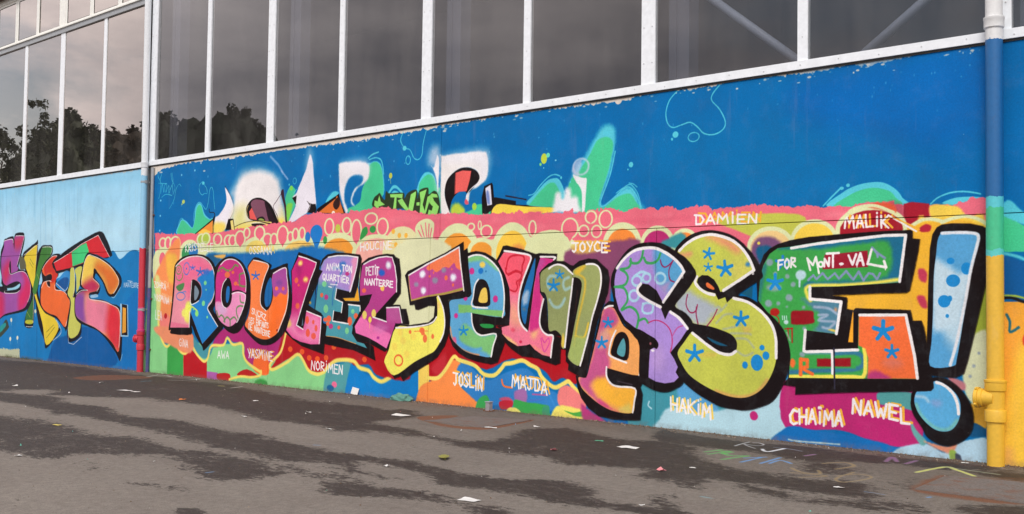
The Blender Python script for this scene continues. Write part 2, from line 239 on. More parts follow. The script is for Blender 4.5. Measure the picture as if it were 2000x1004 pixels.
# Each line is one stroke or patch of paint: kind; colour; softness mm; smooth; clip; width or roughness mm; opacity; points x,z in mm
MURAL = """
F;228 218 206;3;0;0;0;1;-19609,6601 18828,-4347 -29,-2542 -17502,-3036
F;160 214 242;9;0;0;13;1;-18312,-3324 -675,5168 6317,50 1561,4 1660,-3 172,-8 207,-3608
F;186 226 244;464;1;0;0;0.8;-18218,1696 6892,-150 2047,-138 16,-287 -8879,-39
F;135 202 236;166;0;0;0;0.5;-18257,2005 8952,-116 5,-96 -8933,19
S;120 180 215;34;0;0;14;0.45;-11762,1913 10,-371;0
S;160 205 225;33;0;0;31;0.45;-11171,1831 38,-365;0
S;120 180 215;32;0;0;16;0.45;-10724,1870 9,-418;0
S;160 205 225;29;0;0;26;0.45;-9543,1730 30,-320;0
S;120 180 215;33;0;0;25;0.45;-11492,1858 60,-597;0
S;160 205 225;35;0;0;26;0.45;-12327,1917 31,-390;0
S;120 180 215;32;0;0;13;0.45;-10927,1802 48,-450;0
S;160 205 225;33;0;0;31;0.45;-11528,1878 63,-605;0
S;120 180 215;32;0;0;19;0.45;-10814,1831 21,-360;0
S;160 205 225;33;0;0;29;0.45;-11515,1936 20,-589;0
S;120 180 215;33;0;0;23;0.45;-11600,1894 41,-668;0
S;160 205 225;34;0;0;21;0.45;-11914,1945 42,-468;0
S;120 180 215;33;0;0;27;0.45;-11333,1894 48,-645;0
S;160 205 225;35;0;0;13;0.45;-12275,1965 60,-592;0
S;120 180 215;34;0;0;19;0.45;-11759,1937 27,-387;0
S;160 205 225;31;0;0;28;0.45;-10214,1756 45,-553;0
S;120 180 215;35;0;0;19;0.45;-12597,1899 51,-443;0
S;160 205 225;29;0;0;22;0.45;-9499,1726 10,-317;0
S;120 180 215;32;0;0;14;0.45;-11029,1867 52,-442;0
S;160 205 225;35;0;0;13;0.45;-12640,1996 58,-522;0
S;120 180 215;33;0;0;13;0.45;-11560,1835 22,-348;0
S;160 205 225;35;0;0;13;0.45;-12440,1983 45,-442;0
S;120 180 215;35;0;0;23;0.45;-12513,1978 62,-425;0
S;160 205 225;32;0;0;27;0.45;-10747,1846 54,-478;0
S;120 180 215;34;0;0;20;0.45;-11744,1952 31,-472;0
S;160 205 225;30;0;0;26;0.45;-9652,1767 3,-370;0
F;24 124 190;13;1;0;0;1;-18766,151 5320,387 1144,246 531,0 731,108 446,205 538,26 124,12 106,-76 81,8 96,47 117,22 98,-21 22,-39 24,-97 67,-859 6,-94 2,-379 -1867,-146 -7425,-581
F;16 92 160;30;1;0;0;1;-11193,184 312,101 223,85 543,14 333,-64 51,-170 -94,-112 -160,-72 792,-122 -2002,-131
F;20 112 188;29;1;0;0;0.7;-9959,389 667,398 48,-852 -615,-12 94,118
F;190 195 165;17;0;0;17;1;-12807,77 801,20 16,-212 -800,-19
E;225 225 200;17;1;0;0;1;-12245,412 24,23
S;225 225 200;11;0;0;11;0.6;-12245,412 4,-56;0
E;225 225 200;17;1;0;0;1;-12256,201 24,23
S;225 225 200;11;0;0;11;0.6;-12256,201 5,-57;0
E;225 225 200;17;1;0;0;1;-12069,219 24,23
S;225 225 200;11;0;0;11;0.6;-12069,219 5,-56;0
E;225 225 200;17;1;0;0;1;-11637,520 23,22
S;225 225 200;11;0;0;11;0.6;-11637,520 4,-55;0
S;15 40 70;7;0;0;9;1;-11996,131 12,-145;0
S;15 50 90;7;0;0;9;1;-11586,345 26,-350;0
S;20 60 100;6;0;0;9;1;-11223,274 19,-273;0
F;2 111 179;5;0;0;14;1;-9042,-1717 -189,3457 51,78 72,38 100,17 205,14 62,5 241,1 411,-8 220,-8 30,11 286,-9 288,6 409,-4 507,-4 120,-3 346,4 483,16 349,4 189,8 183,4 133,-5 255,-5 243,-2 194,-7 27,-19 30,15 147,18 161,1 305,-7 97,7 188,3 91,-4 176,-11 196,6 54,13 33,-16 48,-4 130,1 51,7 75,11 73,3 120,1 70,-11 66,8 931,30 -25,-2231
F;4 104 190;298;1;0;0;0.6;-2661,1855 943,44 -2,-354 -302,-116 -524,149
F;8 118 180;269;1;0;0;0.5;-3487,1697 1212,-146 253,-342 -1461,64
E;70 160 215;9;1;0;0;0.33;-6256,1857 9,4
E;70 160 215;6;1;0;0;0.5;-2057,1810 3,7
E;70 160 215;6;1;0;0;0.35;-2165,1775 3,5
E;70 160 215;9;1;0;0;0.76;-6555,1632 9,11
E;70 160 215;9;1;0;0;0.56;-5421,1730 6,9
E;70 160 215;7;1;0;0;0.76;-3312,1695 4,4
E;70 160 215;6;1;0;0;0.32;-1947,1627 4,6
E;70 160 215;6;1;0;0;0.63;-2173,1752 2,7
E;70 160 215;11;1;0;0;0.76;-8275,1748 9,11
E;70 160 215;9;1;0;0;0.31;-6481,1673 3,11
E;70 160 215;6;1;0;0;0.58;-2266,1732 4,7
E;70 160 215;6;1;0;0;0.47;-2256,1750 2,6
E;70 160 215;6;1;0;0;0.32;-2202,1869 3,2
E;70 160 215;7;1;0;0;0.6;-3647,1738 4,8
E;70 160 215;10;1;0;0;0.72;-7323,1681 8,3
E;70 160 215;6;1;0;0;0.49;-2475,1736 2,5
E;70 160 215;6;1;0;0;0.35;-2655,1855 3,8
E;70 160 215;10;1;0;0;0.56;-7607,1760 9,12
E;70 160 215;8;1;0;0;0.4;-4676,1727 3,9
E;70 160 215;9;1;0;0;0.7;-5707,1667 8,6
E;70 160 215;10;1;0;0;0.47;-7013,1809 5,8
E;70 160 215;7;1;0;0;0.3;-3962,1827 6,7
E;70 160 215;9;1;0;0;0.34;-5627,1708 7,7
E;70 160 215;9;1;0;0;0.68;-6226,1834 9,6
E;70 160 215;6;1;0;0;0.76;-1835,1774 3,4
E;70 160 215;8;1;0;0;0.73;-4446,1732 6,5
E;70 160 215;6;1;0;0;0.48;-2658,1790 2,7
E;70 160 215;7;1;0;0;0.37;-3274,1797 2,3
E;70 160 215;6;1;0;0;0.48;-2557,1776 3,5
E;70 160 215;7;1;0;0;0.77;-3497,1632 2,5
E;70 160 215;10;1;0;0;0.31;-6881,1798 6,3
E;70 160 215;6;1;0;0;0.7;-1973,1807 3,6
E;70 160 215;6;1;0;0;0.77;-1958,1809 3,5
E;70 160 215;6;1;0;0;0.63;-2781,1753 5,3
E;70 160 215;7;1;0;0;0.76;-3204,1883 5,4
E;70 160 215;8;1;0;0;0.65;-4877,1678 5,9
E;70 160 215;9;1;0;0;0.75;-5650,1871 6,11
E;70 160 215;8;1;0;0;0.44;-4923,1754 4,9
E;70 160 215;8;1;0;0;0.61;-4839,1792 5,8
E;70 160 215;8;1;0;0;0.38;-5201,1881 8,8
E;70 160 215;11;1;0;0;0.46;-8161,1304 12,9
E;70 160 215;10;1;0;0;0.76;-7887,1795 6,6
E;70 160 215;6;1;0;0;0.77;-2199,1877 2,4
E;70 160 215;10;1;0;0;0.57;-7056,1787 9,9
E;70 160 215;6;1;0;0;0.32;-1935,1878 2,2
E;70 160 215;9;1;0;0;0.8;-5587,1691 3,3
E;70 160 215;9;1;0;0;0.78;-5824,1690 7,8
E;70 160 215;6;1;0;0;0.65;-2257,1775 3,5
E;70 160 215;7;1;0;0;0.54;-2958,1749 2,7
E;70 160 215;11;1;0;0;0.43;-8184,1814 6,12
E;70 160 215;8;1;0;0;0.51;-4990,1762 4,6
E;70 160 215;11;1;0;0;0.78;-8699,1513 13,4
E;70 160 215;10;1;0;0;0.58;-7170,1690 10,5
E;70 160 215;8;1;0;0;0.71;-4379,1654 5,4
E;70 160 215;6;1;0;0;0.72;-1796,1822 4,4
E;70 160 215;6;1;0;0;0.61;-2447,1634 3,3
E;70 160 215;6;1;0;0;0.32;-2121,1833 4,5
E;70 160 215;7;1;0;0;0.63;-3436,1710 3,8
E;70 160 215;9;1;0;0;0.75;-5665,1707 5,10
E;70 160 215;6;1;0;0;0.65;-2197,1791 4,6
E;70 160 215;7;1;0;0;0.66;-3586,1499 3,3
E;70 160 215;8;1;0;0;0.42;-4240,1817 5,7
E;70 160 215;9;1;0;0;0.36;-6656,1609 10,9
E;70 160 215;6;1;0;0;0.3;-1862,1806 3,5
E;70 160 215;6;1;0;0;0.32;-2404,1772 1,6
E;70 160 215;8;1;0;0;0.75;-4371,1747 3,5
E;70 160 215;7;1;0;0;0.32;-2838,1847 3,6
E;70 160 215;8;1;0;0;0.73;-4834,1772 7,8
E;70 160 215;9;1;0;0;0.39;-5741,1783 7,6
E;70 160 215;11;1;0;0;0.44;-8842,1545 13,13
E;222 214 206;5;1;0;0;0.81;-2769,1874 10,3
E;222 214 206;8;1;0;0;0.63;-6106,1880 14,3
E;222 214 206;7;1;0;0;0.99;-5822,1888 18,3
E;222 214 206;8;1;0;0;0.97;-7014,1894 7,4
E;222 214 206;6;1;0;0;0.73;-3206,1878 4,3
E;222 214 206;5;1;0;0;0.92;-1784,1882 3,2
E;222 214 206;9;1;0;0;0.95;-7604,1878 19,7
E;222 214 206;9;1;0;0;0.86;-8078,1899 28,5
E;222 214 206;9;1;0;0;0.66;-8727,1902 13,3
E;222 214 206;7;1;0;0;0.68;-5469,1884 21,6
E;222 214 206;5;1;0;0;0.84;-1785,1889 9,5
E;222 214 206;5;1;0;0;0.85;-1827,1884 2,5
E;222 214 206;6;1;0;0;0.74;-3210,1892 5,2
E;222 214 206;6;1;0;0;0.87;-3905,1889 10,4
E;222 214 206;5;1;0;0;0.62;-2393,1896 3,2
E;222 214 206;6;1;0;0;0.67;-3738,1892 5,5
E;222 214 206;7;1;0;0;0.99;-5179,1884 7,4
E;222 214 206;8;1;0;0;0.91;-6525,1836 6,4
E;222 214 206;5;1;0;0;0.86;-2888,1875 3,3
E;222 214 206;7;1;0;0;0.73;-4953,1888 6,4
E;222 214 206;7;1;0;0;0.87;-5241,1887 4,7
E;222 214 206;7;1;0;0;0.78;-4763,1895 5,4
E;222 214 206;5;1;0;0;0.81;-2156,1847 6,2
E;222 214 206;6;1;0;0;0.51;-3584,1891 10,5
E;222 214 206;7;1;0;0;0.64;-4629,1895 4,3
E;222 214 206;7;1;0;0;0.59;-4641,1887 8,5
E;222 214 206;7;1;0;0;0.63;-5325,1886 20,7
E;222 214 206;7;1;0;0;0.68;-5411,1871 13,5
E;222 214 206;5;1;0;0;0.8;-2289,1889 3,5
E;222 214 206;5;1;0;0;0.8;-1793,1877 3,4
E;222 214 206;9;1;0;0;0.89;-8394,1876 9,10
E;222 214 206;6;1;0;0;0.53;-3558,1858 9,3
E;222 214 206;6;1;0;0;0.85;-4361,1888 10,3
E;222 214 206;5;1;0;0;0.71;-1899,1886 9,3
E;222 214 206;10;1;0;0;0.72;-9077,1839 32,4
E;222 214 206;9;1;0;0;0.64;-8022,1892 17,9
E;222 214 206;5;1;0;0;0.96;-2362,1863 4,5
E;222 214 206;5;1;0;0;0.65;-1753,1886 2,1
E;222 214 206;6;1;0;0;0.82;-4084,1889 11,5
E;222 214 206;6;1;0;0;0.53;-4129,1894 10,5
E;222 214 206;7;1;0;0;0.67;-4634,1892 14,4
E;222 214 206;7;1;0;0;0.82;-5913,1891 15,3
E;222 214 206;9;1;0;0;0.71;-8145,1886 26,7
E;222 214 206;7;1;0;0;0.76;-5672,1896 11,7
E;222 214 206;6;1;0;0;0.83;-3966,1898 5,4
E;222 214 206;6;1;0;0;0.6;-3917,1867 10,5
E;222 214 206;5;1;0;0;0.67;-1907,1884 9,3
E;222 214 206;7;1;0;0;0.66;-5673,1862 10,4
E;222 214 206;8;1;0;0;0.66;-6562,1878 12,7
E;222 214 206;5;1;0;0;0.92;-2286,1894 9,3
E;222 214 206;8;1;0;0;0.93;-6898,1824 6,2
E;222 214 206;10;1;0;0;0.61;-9077,1842 27,7
E;222 214 206;8;1;0;0;0.87;-6205,1874 9,5
E;222 214 206;7;1;0;0;0.55;-5791,1895 6,7
E;222 214 206;9;1;0;0;0.78;-8338,1801 18,8
E;222 214 206;5;1;0;0;0.84;-1842,1893 4,3
E;222 214 206;10;1;0;0;0.97;-9109,1867 24,7
E;222 214 206;7;1;0;0;0.54;-4658,1868 14,4
E;222 214 206;7;1;0;0;0.73;-4994,1898 8,3
E;222 214 206;5;1;0;0;0.66;-2856,1892 10,6
E;222 214 206;6;1;0;0;0.96;-3202,1881 12,3
E;222 214 206;5;1;0;0;0.86;-2212,1884 10,5
E;222 214 206;7;1;0;0;0.96;-4642,1889 12,5
E;222 214 206;7;1;0;0;0.94;-5843,1847 10,3
E;222 214 206;6;1;0;0;0.94;-3418,1890 5,4
E;222 214 206;7;1;0;0;0.92;-5251,1883 11,4
E;222 214 206;8;1;0;0;0.73;-7488,1900 22,8
E;222 214 206;5;1;0;0;0.68;-2837,1894 5,2
E;222 214 206;8;1;0;0;0.89;-6022,1894 17,8
E;222 214 206;5;1;0;0;0.87;-2602,1872 11,6
E;222 214 206;7;1;0;0;0.87;-5306,1857 17,7
E;222 214 206;6;1;0;0;0.59;-3206,1895 5,5
E;222 214 206;6;1;0;0;0.65;-3323,1895 13,6
E;222 214 206;9;1;0;0;0.58;-8483,1899 29,8
E;222 214 206;5;1;0;0;0.53;-2487,1883 5,2
E;222 214 206;7;1;0;0;0.61;-4599,1872 14,5
E;222 214 206;5;1;0;0;0.6;-2572,1872 4,2
E;222 214 206;5;1;0;0;0.74;-2583,1886 4,2
E;222 214 206;7;1;0;0;0.67;-5297,1870 16,7
E;222 214 206;6;1;0;0;0.55;-3388,1885 4,3
E;222 214 206;5;1;0;0;0.6;-2292,1881 10,3
E;222 214 206;8;1;0;0;0.54;-6180,1864 14,5
E;222 214 206;5;1;0;0;0.91;-2341,1872 9,5
E;222 214 206;6;1;0;0;0.96;-3025,1865 7,5
E;222 214 206;9;1;0;0;0.76;-7683,1891 17,9
E;222 214 206;5;1;0;0;0.62;-2321,1887 5,4
E;222 214 206;6;1;0;0;0.94;-3360,1897 7,4
E;222 214 206;7;1;0;0;0.58;-5829,1897 21,7
E;222 214 206;5;1;0;0;0.77;-2662,1851 9,3
E;222 214 206;6;1;0;0;0.94;-3302,1876 9,3
F;150 150 150;10;0;0;0;1;-9344,1892 142,-10 67,-1236 -102,-1 -80,429
F;90 95 100;10;0;0;0;1;-9297,1913 38,-3 31,-742 -47,1
F;60 70 130;19;1;0;0;1;-9247,1168 66,-2 37,-1202 -111,-6 -7,639
F;120 115 140;19;1;0;0;1;-9298,1074 47,-1 -7,-381 -34,95
F;28 26 34;17;1;0;0;1;-12529,1259 19,51 64,21 174,18 24,-28 50,57 181,4 44,-33 5,-68 -72,-152 -56,-98 25,-55 170,-19 107,-55 38,-88 -12,-116 -41,-133 -80,-41 -145,-25 -386,-44 -130,-39 -133,-31 -30,364 135,19 35,120 -56,131 10,158
B;160 85 165;9;1;0;0;1;-12504,1231 12,74 201,17 35,-33 29,45 42,17 181,-6 23,-28 -29,-35 -62,-152 -66,-108 34,-27 -19,-32 -95,-22 -108,-8 66,-10 191,31 127,-6 97,-54 68,-80 -1,-116 -46,-71 -88,-73 -187,-38 -322,-42 -263,-70 -26,307 270,2 304,1 82,46 -132,54 -195,-19 -113,37 -52,93 -19,93 2,112
F;195 60 100;160;1;1;0;1;-12247,1316 253,29 -33,-108 -146,-41
F;200 50 95;231;1;1;0;1;-12527,962 168,109 34,-147 -123,-119
F;205 45 100;202;1;1;0;1;-12006,958 238,-127 -7,-177 -260,-146 -35,179 137,145
F;200 50 100;209;1;1;0;1;-12708,692 225,2 20,-249 -221,-41
F;28 26 34;12;1;0;0;1;-12345,1034 30,36 21,-128 -31,-14
F;28 26 34;11;1;0;0;1;-12445,777 214,55 149,9 67,-45 -79,-73 -324,-6
F;150 205 225;17;1;0;0;1;-12411,763 206,14 146,41 13,-27 -93,-36 -259,-15
F;28 26 34;11;1;0;0;1;-12255,1280 25,36 4,-110
S;244 240 240;9;1;0;13;1;-12509,1291 17,14 201,12 30,-42;0
S;244 240 240;9;1;0;13;1;-12196,1351 192,-6 19,-32 -153,-291;0
S;244 240 240;9;1;0;12;1;-12353,997 50,-73 213,27 148,-7 98,-55 63,-75 -1,-116 -52,-80;0
S;244 240 240;9;1;0;13;1;-12667,747 224,2 3,-36 283,1 104,28;0
F;150 205 225;12;1;0;0;1;-12675,842 90,0 72,-56 -157,0
F;28 26 34;12;1;0;0;1;-12580,786 180,-18 -9,-28 -304,9
F;28 26 34;16;1;0;0;1;-11999,1138 121,60 200,66 49,21 10,-128 28,26 77,42 118,1 118,-11 6,-83 -149,-101 -93,-78 -51,-122 -11,-132 193,-189 180,-74 138,-81 30,-25 -302,-196 -65,90 -151,170 -110,261 -19,-291 -204,-14 2,107 92,144 34,97 -30,133 -158,162
B;232 205 60;9;1;0;0;1;-11955,1110 100,61 200,66 6,-88 -20,-274 -17,-44 94,-175 127,-112 161,-50 138,-40 93,-117 -266,-171 -115,230 -200,277 -69,105 -157,179 -69,81
F;70 130 60;11;1;0;0;1;-11503,1207 217,-9 -24,-82 -113,-59 -111,-104 -66,-192 -56,-62 -64,44 68,176 69,158
F;60 115 60;11;1;0;0;1;-11847,511 115,117 34,88 3,-317 -164,-4 -16,80
F;190 190 60;17;1;0;0;1;-11864,417 168,4 -2,-35 -164,-4
S;60 80 40;7;0;0;8;1;-11808,1089 87,-63;0
S;60 80 40;7;0;0;8;1;-11815,1049 86,-58;0
S;60 70 40;6;0;0;9;1;-11349,304 168,82;0
S;60 70 40;6;0;0;9;1;-11345,243 185,117;0
S;190 200 70;7;0;0;9;1;-11622,919 76,-71;0
S;190 200 70;7;0;0;9;1;-11847,511 87,-60;0
F;100 100 80;23;1;0;0;1;-12081,1103 105,7 72,-117 -146,-17
S;244 240 240;9;1;0;12;1;-11977,1128 322,105 21,-14 -26,-194;0
S;244 240 240;9;1;0;12;1;-11513,1209 226,-9 -23,-75;0
S;244 240 240;9;1;0;12;1;-11687,708 3,-309;0
S;244 240 240;9;1;0;12;1;-11855,351 103,-2 61,6;0
S;244 240 240;9;1;0;12;1;-11127,438 110,-91 -15,-59 -156,-65;0
F;28 26 34;16;1;0;0;1;-11514,953 92,95 151,67 152,14 79,-44 -148,-57 84,-112 -52,-69 250,-84 99,-101 -6,-184 -82,-144 -39,24 -175,89 -116,23 -198,48 -96,94 -21,149 53,87
B;238 110 55;9;1;0;0;1;-11494,944 73,87 151,71 115,2 -92,-50 5,-69 119,-69 -51,-77 25,-86 171,-16 144,-83 -9,-143 -73,-144 -195,105 -194,31 -140,49 -66,78 9,157 56,52 117,9
F;205 55 45;54;1;1;0;1;-11458,1005 207,97 96,2 -92,-50 24,-69 119,-69 -70,-77 -115,-8 32,86 -98,9 -56,-26
F;28 26 34;11;1;0;0;1;-11450,883 116,34 68,-9 -6,-52 -136,1
F;28 26 34;11;1;0;0;1;-11377,831 68,8 13,-52 -49,9
S;244 240 240;9;1;0;12;1;-11496,971 75,60 151,71 115,7;0
S;244 240 240;9;1;0;12;1;-11501,770 65,61 107,17 58,-9;0
S;244 240 240;9;1;0;12;1;-11387,831 32,-39 50,-13;0
S;244 240 240;8;1;0;12;1;-11191,805 23,-52 190,-16 145,-92 -10,-134 -73,-136;0
F;28 26 34;16;1;0;0;1;-11265,1037 186,75 73,32 181,55 213,57 379,79 139,-73 125,-147 -14,-32 -132,-17 -276,49 -203,-137 -152,-6 37,-142 8,-125 116,-123 31,-205 -29,-92 -140,-54 -119,4 -40,175 59,210 -79,84 47,126 -8,118 -279,-24 -62,61
B;212 45 55;8;0;0;0;1;-11227,1037 187,48 201,56 230,78 352,80 249,-219 -124,-10 -138,35 -192,20 -64,-98 -249,-34 -54,-12 -325,-31 -31,35
F;70 205 125;16;0;1;0;1;-10821,1140 212,71 105,18 59,-88 -81,-106 -267,-42
F;203 205 100;10;1;0;0;1;-10837,964 73,12 33,-96 0,-134 -32,-67 119,-15 54,-148 17,-123 -48,-84 -105,-45 -91,5 -34,100 47,252 -80,91 39,101
F;203 205 100;10;1;0;0;1;-10736,963 160,23 -34,-156 -74,-108 -20,158
F;55 140 205;11;1;0;0;1;-11155,830 181,110 93,-1 34,-92 -94,-110 -191,42
F;25 85 150;21;1;0;0;1;-11134,813 109,60 130,7 22,-50 -69,-76
S;244 240 240;8;0;0;11;1;-11227,1037 187,48 201,56 230,78 352,79 249,-222;0
S;244 240 240;8;0;0;12;1;-10765,980 34,-100 -9,-134 -14,-58;0
S;244 240 240;8;0;0;11;1;-10851,369 20,-159 110,-12 173,80;0
S;244 240 240;9;0;0;12;1;-11154,822 213,-85 53,42;0
F;28 26 34;15;1;0;0;1;-10620,796 57,215 81,110 123,-6 190,-44 222,-84 168,-96 13,-94 -131,-103 -132,15 -108,120 -159,97 -14,-48 125,-81 -46,-89 -154,-1 20,-41 188,-6 219,-38 215,-75 19,-452 -108,58 -169,104 -190,89 -226,42 -196,37 -95,72 -17,124 21,84 86,58 159,1
B;240 205 90;8;1;0;0;1;-10585,813 40,190 82,97 105,-10 191,-40 204,-78 145,-104 -4,-71 -85,-71 -98,-1 -116,120 -177,114 -24,-16 -13,-73 132,-65 -47,-57 -154,-25 -5,-49 79,-16 238,-13 168,-38 158,-76 -2,-360 -134,73 -170,74 -206,66 -229,43 -145,46 -50,66 -7,108 41,58 105,34 105,8
F;222 115 50;220;1;1;0;1;-10234,1039 271,-59 169,-112 -27,-87 -85,-63 -107,-1 -91,128 -194,114
F;190 50 90;164;1;1;0;1;-10584,796 223,74 176,-73 -81,-73 -171,-17 -248,-10 104,50
F;140 80 165;145;1;1;0;1;-10739,696 213,26 44,-139 47,-179 -272,76
F;232 130 155;162;1;1;0;1;-10488,682 226,-15 271,-37 -31,-311 -413,77
F;222 50 65;217;1;1;0;1;-9976,646 234,-115 -10,-375 -268,140
F;28 26 34;10;1;0;0;1;-10324,967 62,-25 -33,-32 -18,-32 -16,32
F;150 195 225;10;1;0;0;1;-10376,699 128,13 19,-28 -137,-10
S;244 240 240;8;1;0;12;1;-10585,805 40,198 82,97 122,-9 174,-41 204,-78 140,-108 1,-67 -85,-75;0
S;244 240 240;8;1;0;12;1;-10335,866 133,-65 -48,-61;0
S;244 240 240;8;1;0;12;1;-10686,705 105,42 141,4;0
S;244 240 240;8;1;0;12;1;-10411,699 20,-37 215,-14 219,-34 186,-80 1,-332;0
S;150 205 235;8;1;0;14;1;-9945,686 57,0 115,95;0
S;150 205 235;8;1;0;14;1;-9703,143 -28,-64;0
F;160 205 235;8;0;0;0;1;-9771,624 151,-9 25,-302 -150,-4
F;28 26 34;8;0;0;0;1;-9739,621 104,-10 24,-287 -115,1
F;235 165 60;8;0;0;0;1;-9721,590 64,-7 13,-229 -71,-13
S;244 240 240;7;0;0;10;1;-9709,782 1,43 25,-44 1,43;0
S;244 240 240;7;0;0;10;1;-9671,783 12,43 17,-44;0
S;244 240 240;7;0;0;10;1;-9666,798 17,0;0
S;244 240 240;7;0;0;10;1;-9633,784 0,43 25,-43 1,42;0
S;244 240 240;7;0;0;10;1;-9599,828 29,-1;0
S;244 240 240;7;0;0;10;1;-9584,828 2,-43;0
S;244 240 240;7;0;0;10;1;-9533,821 -27,1 1,-43 29,0;0
S;244 240 240;7;0;0;10;1;-9560,801 23,-1;0
S;244 240 240;7;0;0;10;1;-9520,780 -1,43 21,-5 1,-13 -21,-6 27,-19;0
S;244 240 240;7;0;0;10;1;-9483,782 -1,42 21,-5 1,-13 -21,-5 26,-20;0
S;244 240 240;7;0;0;10;1;-9422,817 -27,1 1,-43 28,0;0
S;244 240 240;7;0;0;10;1;-9449,797 22,-1;0
S;244 240 240;6;0;0;9;1;-9641,844 94,-8;0
F;60 70 60;12;1;0;0;1;-12540,291 146,123 82,-62 -8,-37 -213,-107 -90,-3
F;40 150 150;17;1;0;0;1;-12543,327 130,50 25,-36 -149,-78
S;88 205 225;6;1;0;10;1;-9135,1849 12,-48 49,-60 -13,-103 -16,-37;0
S;88 205 225;6;1;0;10;1;-9061,1830 -24,-60 20,-39;0
S;88 205 225;6;1;0;10;1;-8898,1818 21,-62 57,-68 -32,-63;0
S;88 205 225;6;1;0;10;1;-8880,1822 22,-86 -50,-62;0
S;88 205 225;6;1;0;10;1;-9069,1646 23,84 31,-77 15,65 35,7 -14,-74 51,62 4,-75 49,72 22,-67;0
S;88 205 225;6;1;0;10;1;-9049,1608 71,24 108,-16;0
S;88 205 225;6;1;0;10;1;-8908,1498 76,79 30,91 51,43 36,-21;0
S;88 205 225;6;1;0;10;1;-9111,1743 146,-14;0
E;190 215 110;7;1;0;0;1;-8669,1548 24,18
E;190 215 110;7;1;0;0;1;-8693,1528 10,6
S;88 205 225;5;1;0;10;1;-8361,1709 -48,-29 3,-54 43,-34 40,11 41,-2 -10,45 -34,29 -18,33;0
E;88 205 225;7;1;0;0;1;-8347,1694 20,14
S;88 205 225;5;1;0;11;1;-8494,1369 12,90 48,61 49,6 51,-38 43,-25 30,57 19,105 31,25 26,-37 12,-71 20,-85;0
S;88 205 225;6;1;0;9;1;-8749,1315 15,55 33,30 35,-6;0
E;120 205 235;8;1;0;0;1;-9067,1439 11,9
E;120 205 235;8;1;0;0;1;-9069,1303 11,9
E;120 205 235;7;1;0;0;1;-8491,1817 10,9
E;120 205 235;7;1;0;0;1;-8712,1791 10,9
E;120 205 235;8;1;0;0;1;-9066,1580 11,9
F;88 205 225;8;1;0;0;1;-8745,1251 12,100 50,40 87,-27 88,-53 30,76 12,89 48,43 51,-12 53,-83 84,-48 48,-2 -9,-141
F;72 205 150;8;1;0;0;1;-8728,1250 12,101 42,30 79,-35 87,-44 39,75 20,89 40,39 42,-16 46,-82 91,-40 41,-1 -18,-132
F;24 15 17;7;0;0;0;1;-8472,1251 290,123 31,34 -8,-167
F;245 150 60;9;0;0;0;1;-8438,1255 257,106 2,-110
F;250 205 80;18;1;0;0;1;-8405,1263 97,27 99,-30 -31,-25 -181,6
S;24 15 17;6;1;0;14;1;-8242,1461 9,-27 65,-7 18,-36 -18,-132;0
F;240 236 244;18;1;0;0;1;-8150,1373 63,32 76,58 36,68 -28,106 73,-65 50,-72 18,-70 -35,-68 -90,-83 -141,-30
F;250 220 100;70;1;0;0;1;-8151,1338 162,-15 -28,-78 -143,1
S;40 25 45;6;1;0;12;1;-8003,1646 73,-70 57,-76 11,-70 -51,-67;0
F;240 234 234;187;1;0;0;0.85;-7897,1362 43,68 -20,96 -16,26 -17,36 102,106 74,55 178,4 124,-17 194,-72 30,-51 32,-101 33,-148 19,-132 -68,-30 -673,56
F;240 236 236;93;1;0;0;1;-7867,1361 10,138 54,152 103,70 162,23 102,-16 159,-53 76,-161 10,-263 -656,23
F;230 225 150;211;1;0;0;1;-7839,1429 150,27 20,-103 134,-48 287,-19 79,112 48,-166 -710,7
F;248 220 80;101;1;0;0;1;-7847,1274 224,26 89,-20 326,54 85,-53 3,-73 -710,23
F;24 15 17;8;1;0;0;1;-7635,1352 -40,61 12,50 65,48 102,9 102,-29 73,-45 59,-69 46,-92 -141,14 -175,32
F;130 80 100;8;1;0;0;1;-7611,1478 57,30 146,-24 32,-68 32,-93 -173,15 -62,87
F;235 95 90;8;0;0;0;1;-7621,1351 -10,60 36,32 78,-105
F;40 20 30;8;1;0;0;1;-7415,1484 52,-36 59,-69 60,-85 -100,25 -47,97
F;24 15 17;7;1;0;0;1;-7517,1338 28,20 58,2 30,-35
F;150 175 80;7;1;0;0;1;-7495,1337 28,12 44,-10 4,-11
S;245 225 140;6;1;0;11;1;-7644,1369 -24,44 20,50;0
S;240 220 120;7;1;0;19;1;-7844,1287 135,29 178,10 216,-17;0
S;24 15 17;6;1;0;8;1;-7844,1292 135,29 177,10 217,-34;0
F;24 15 17;8;1;0;0;1;-7589,1308 145,-2 59,-23 -100,-21 -74,19
F;60 30 45;8;1;0;0;1;-7191,1538 33,31 16,-66 38,-100 9,-114 -25,17 -19,115
S;60 30 45;6;1;0;10;1;-7191,1530 -61,-54 -40,-44 59,-72 23,-67;0
F;24 15 17;9;0;0;0;1;-7982,1271 42,93 78,-3 28,-113 -55,19
F;240 220 130;9;0;0;0;1;-7908,1346 38,7 28,-96 -43,2
F;72 205 150;12;1;0;0;1;-7128,1502 65,86 69,-37 -25,-55 29,-50 -51,-79 -52,-62 -18,106
F;130 215 80;24;1;0;0;1;-7112,1436 81,12 -24,-80 -38,-63
E;130 220 90;7;1;0;0;1;-7052,1572 22,20
S;88 205 225;6;1;0;10;1;-6981,1558 -39,-30;0
R;88 205 225;6;1;0;9;1;-7010,1626 22,24;1
E;88 205 225;7;1;0;0;1;-7081,1601 8,8
S;150 180 225;21;0;0;42;0.7;-7344,1846 109,-75 58,-61;0
S;150 180 225;12;0;0;33;0.8;-7191,1719 88,-72;0
F;238 234 244;20;1;0;0;1;-6818,1820 34,-51 17,-105 23,-120 16,-143 -87,-28 -237,-86 -27,17 89,126 -42,67 52,37 76,116 50,77
F;238 234 244;177;1;0;0;0.6;-6833,1853 41,-36 4,-111 -79,5
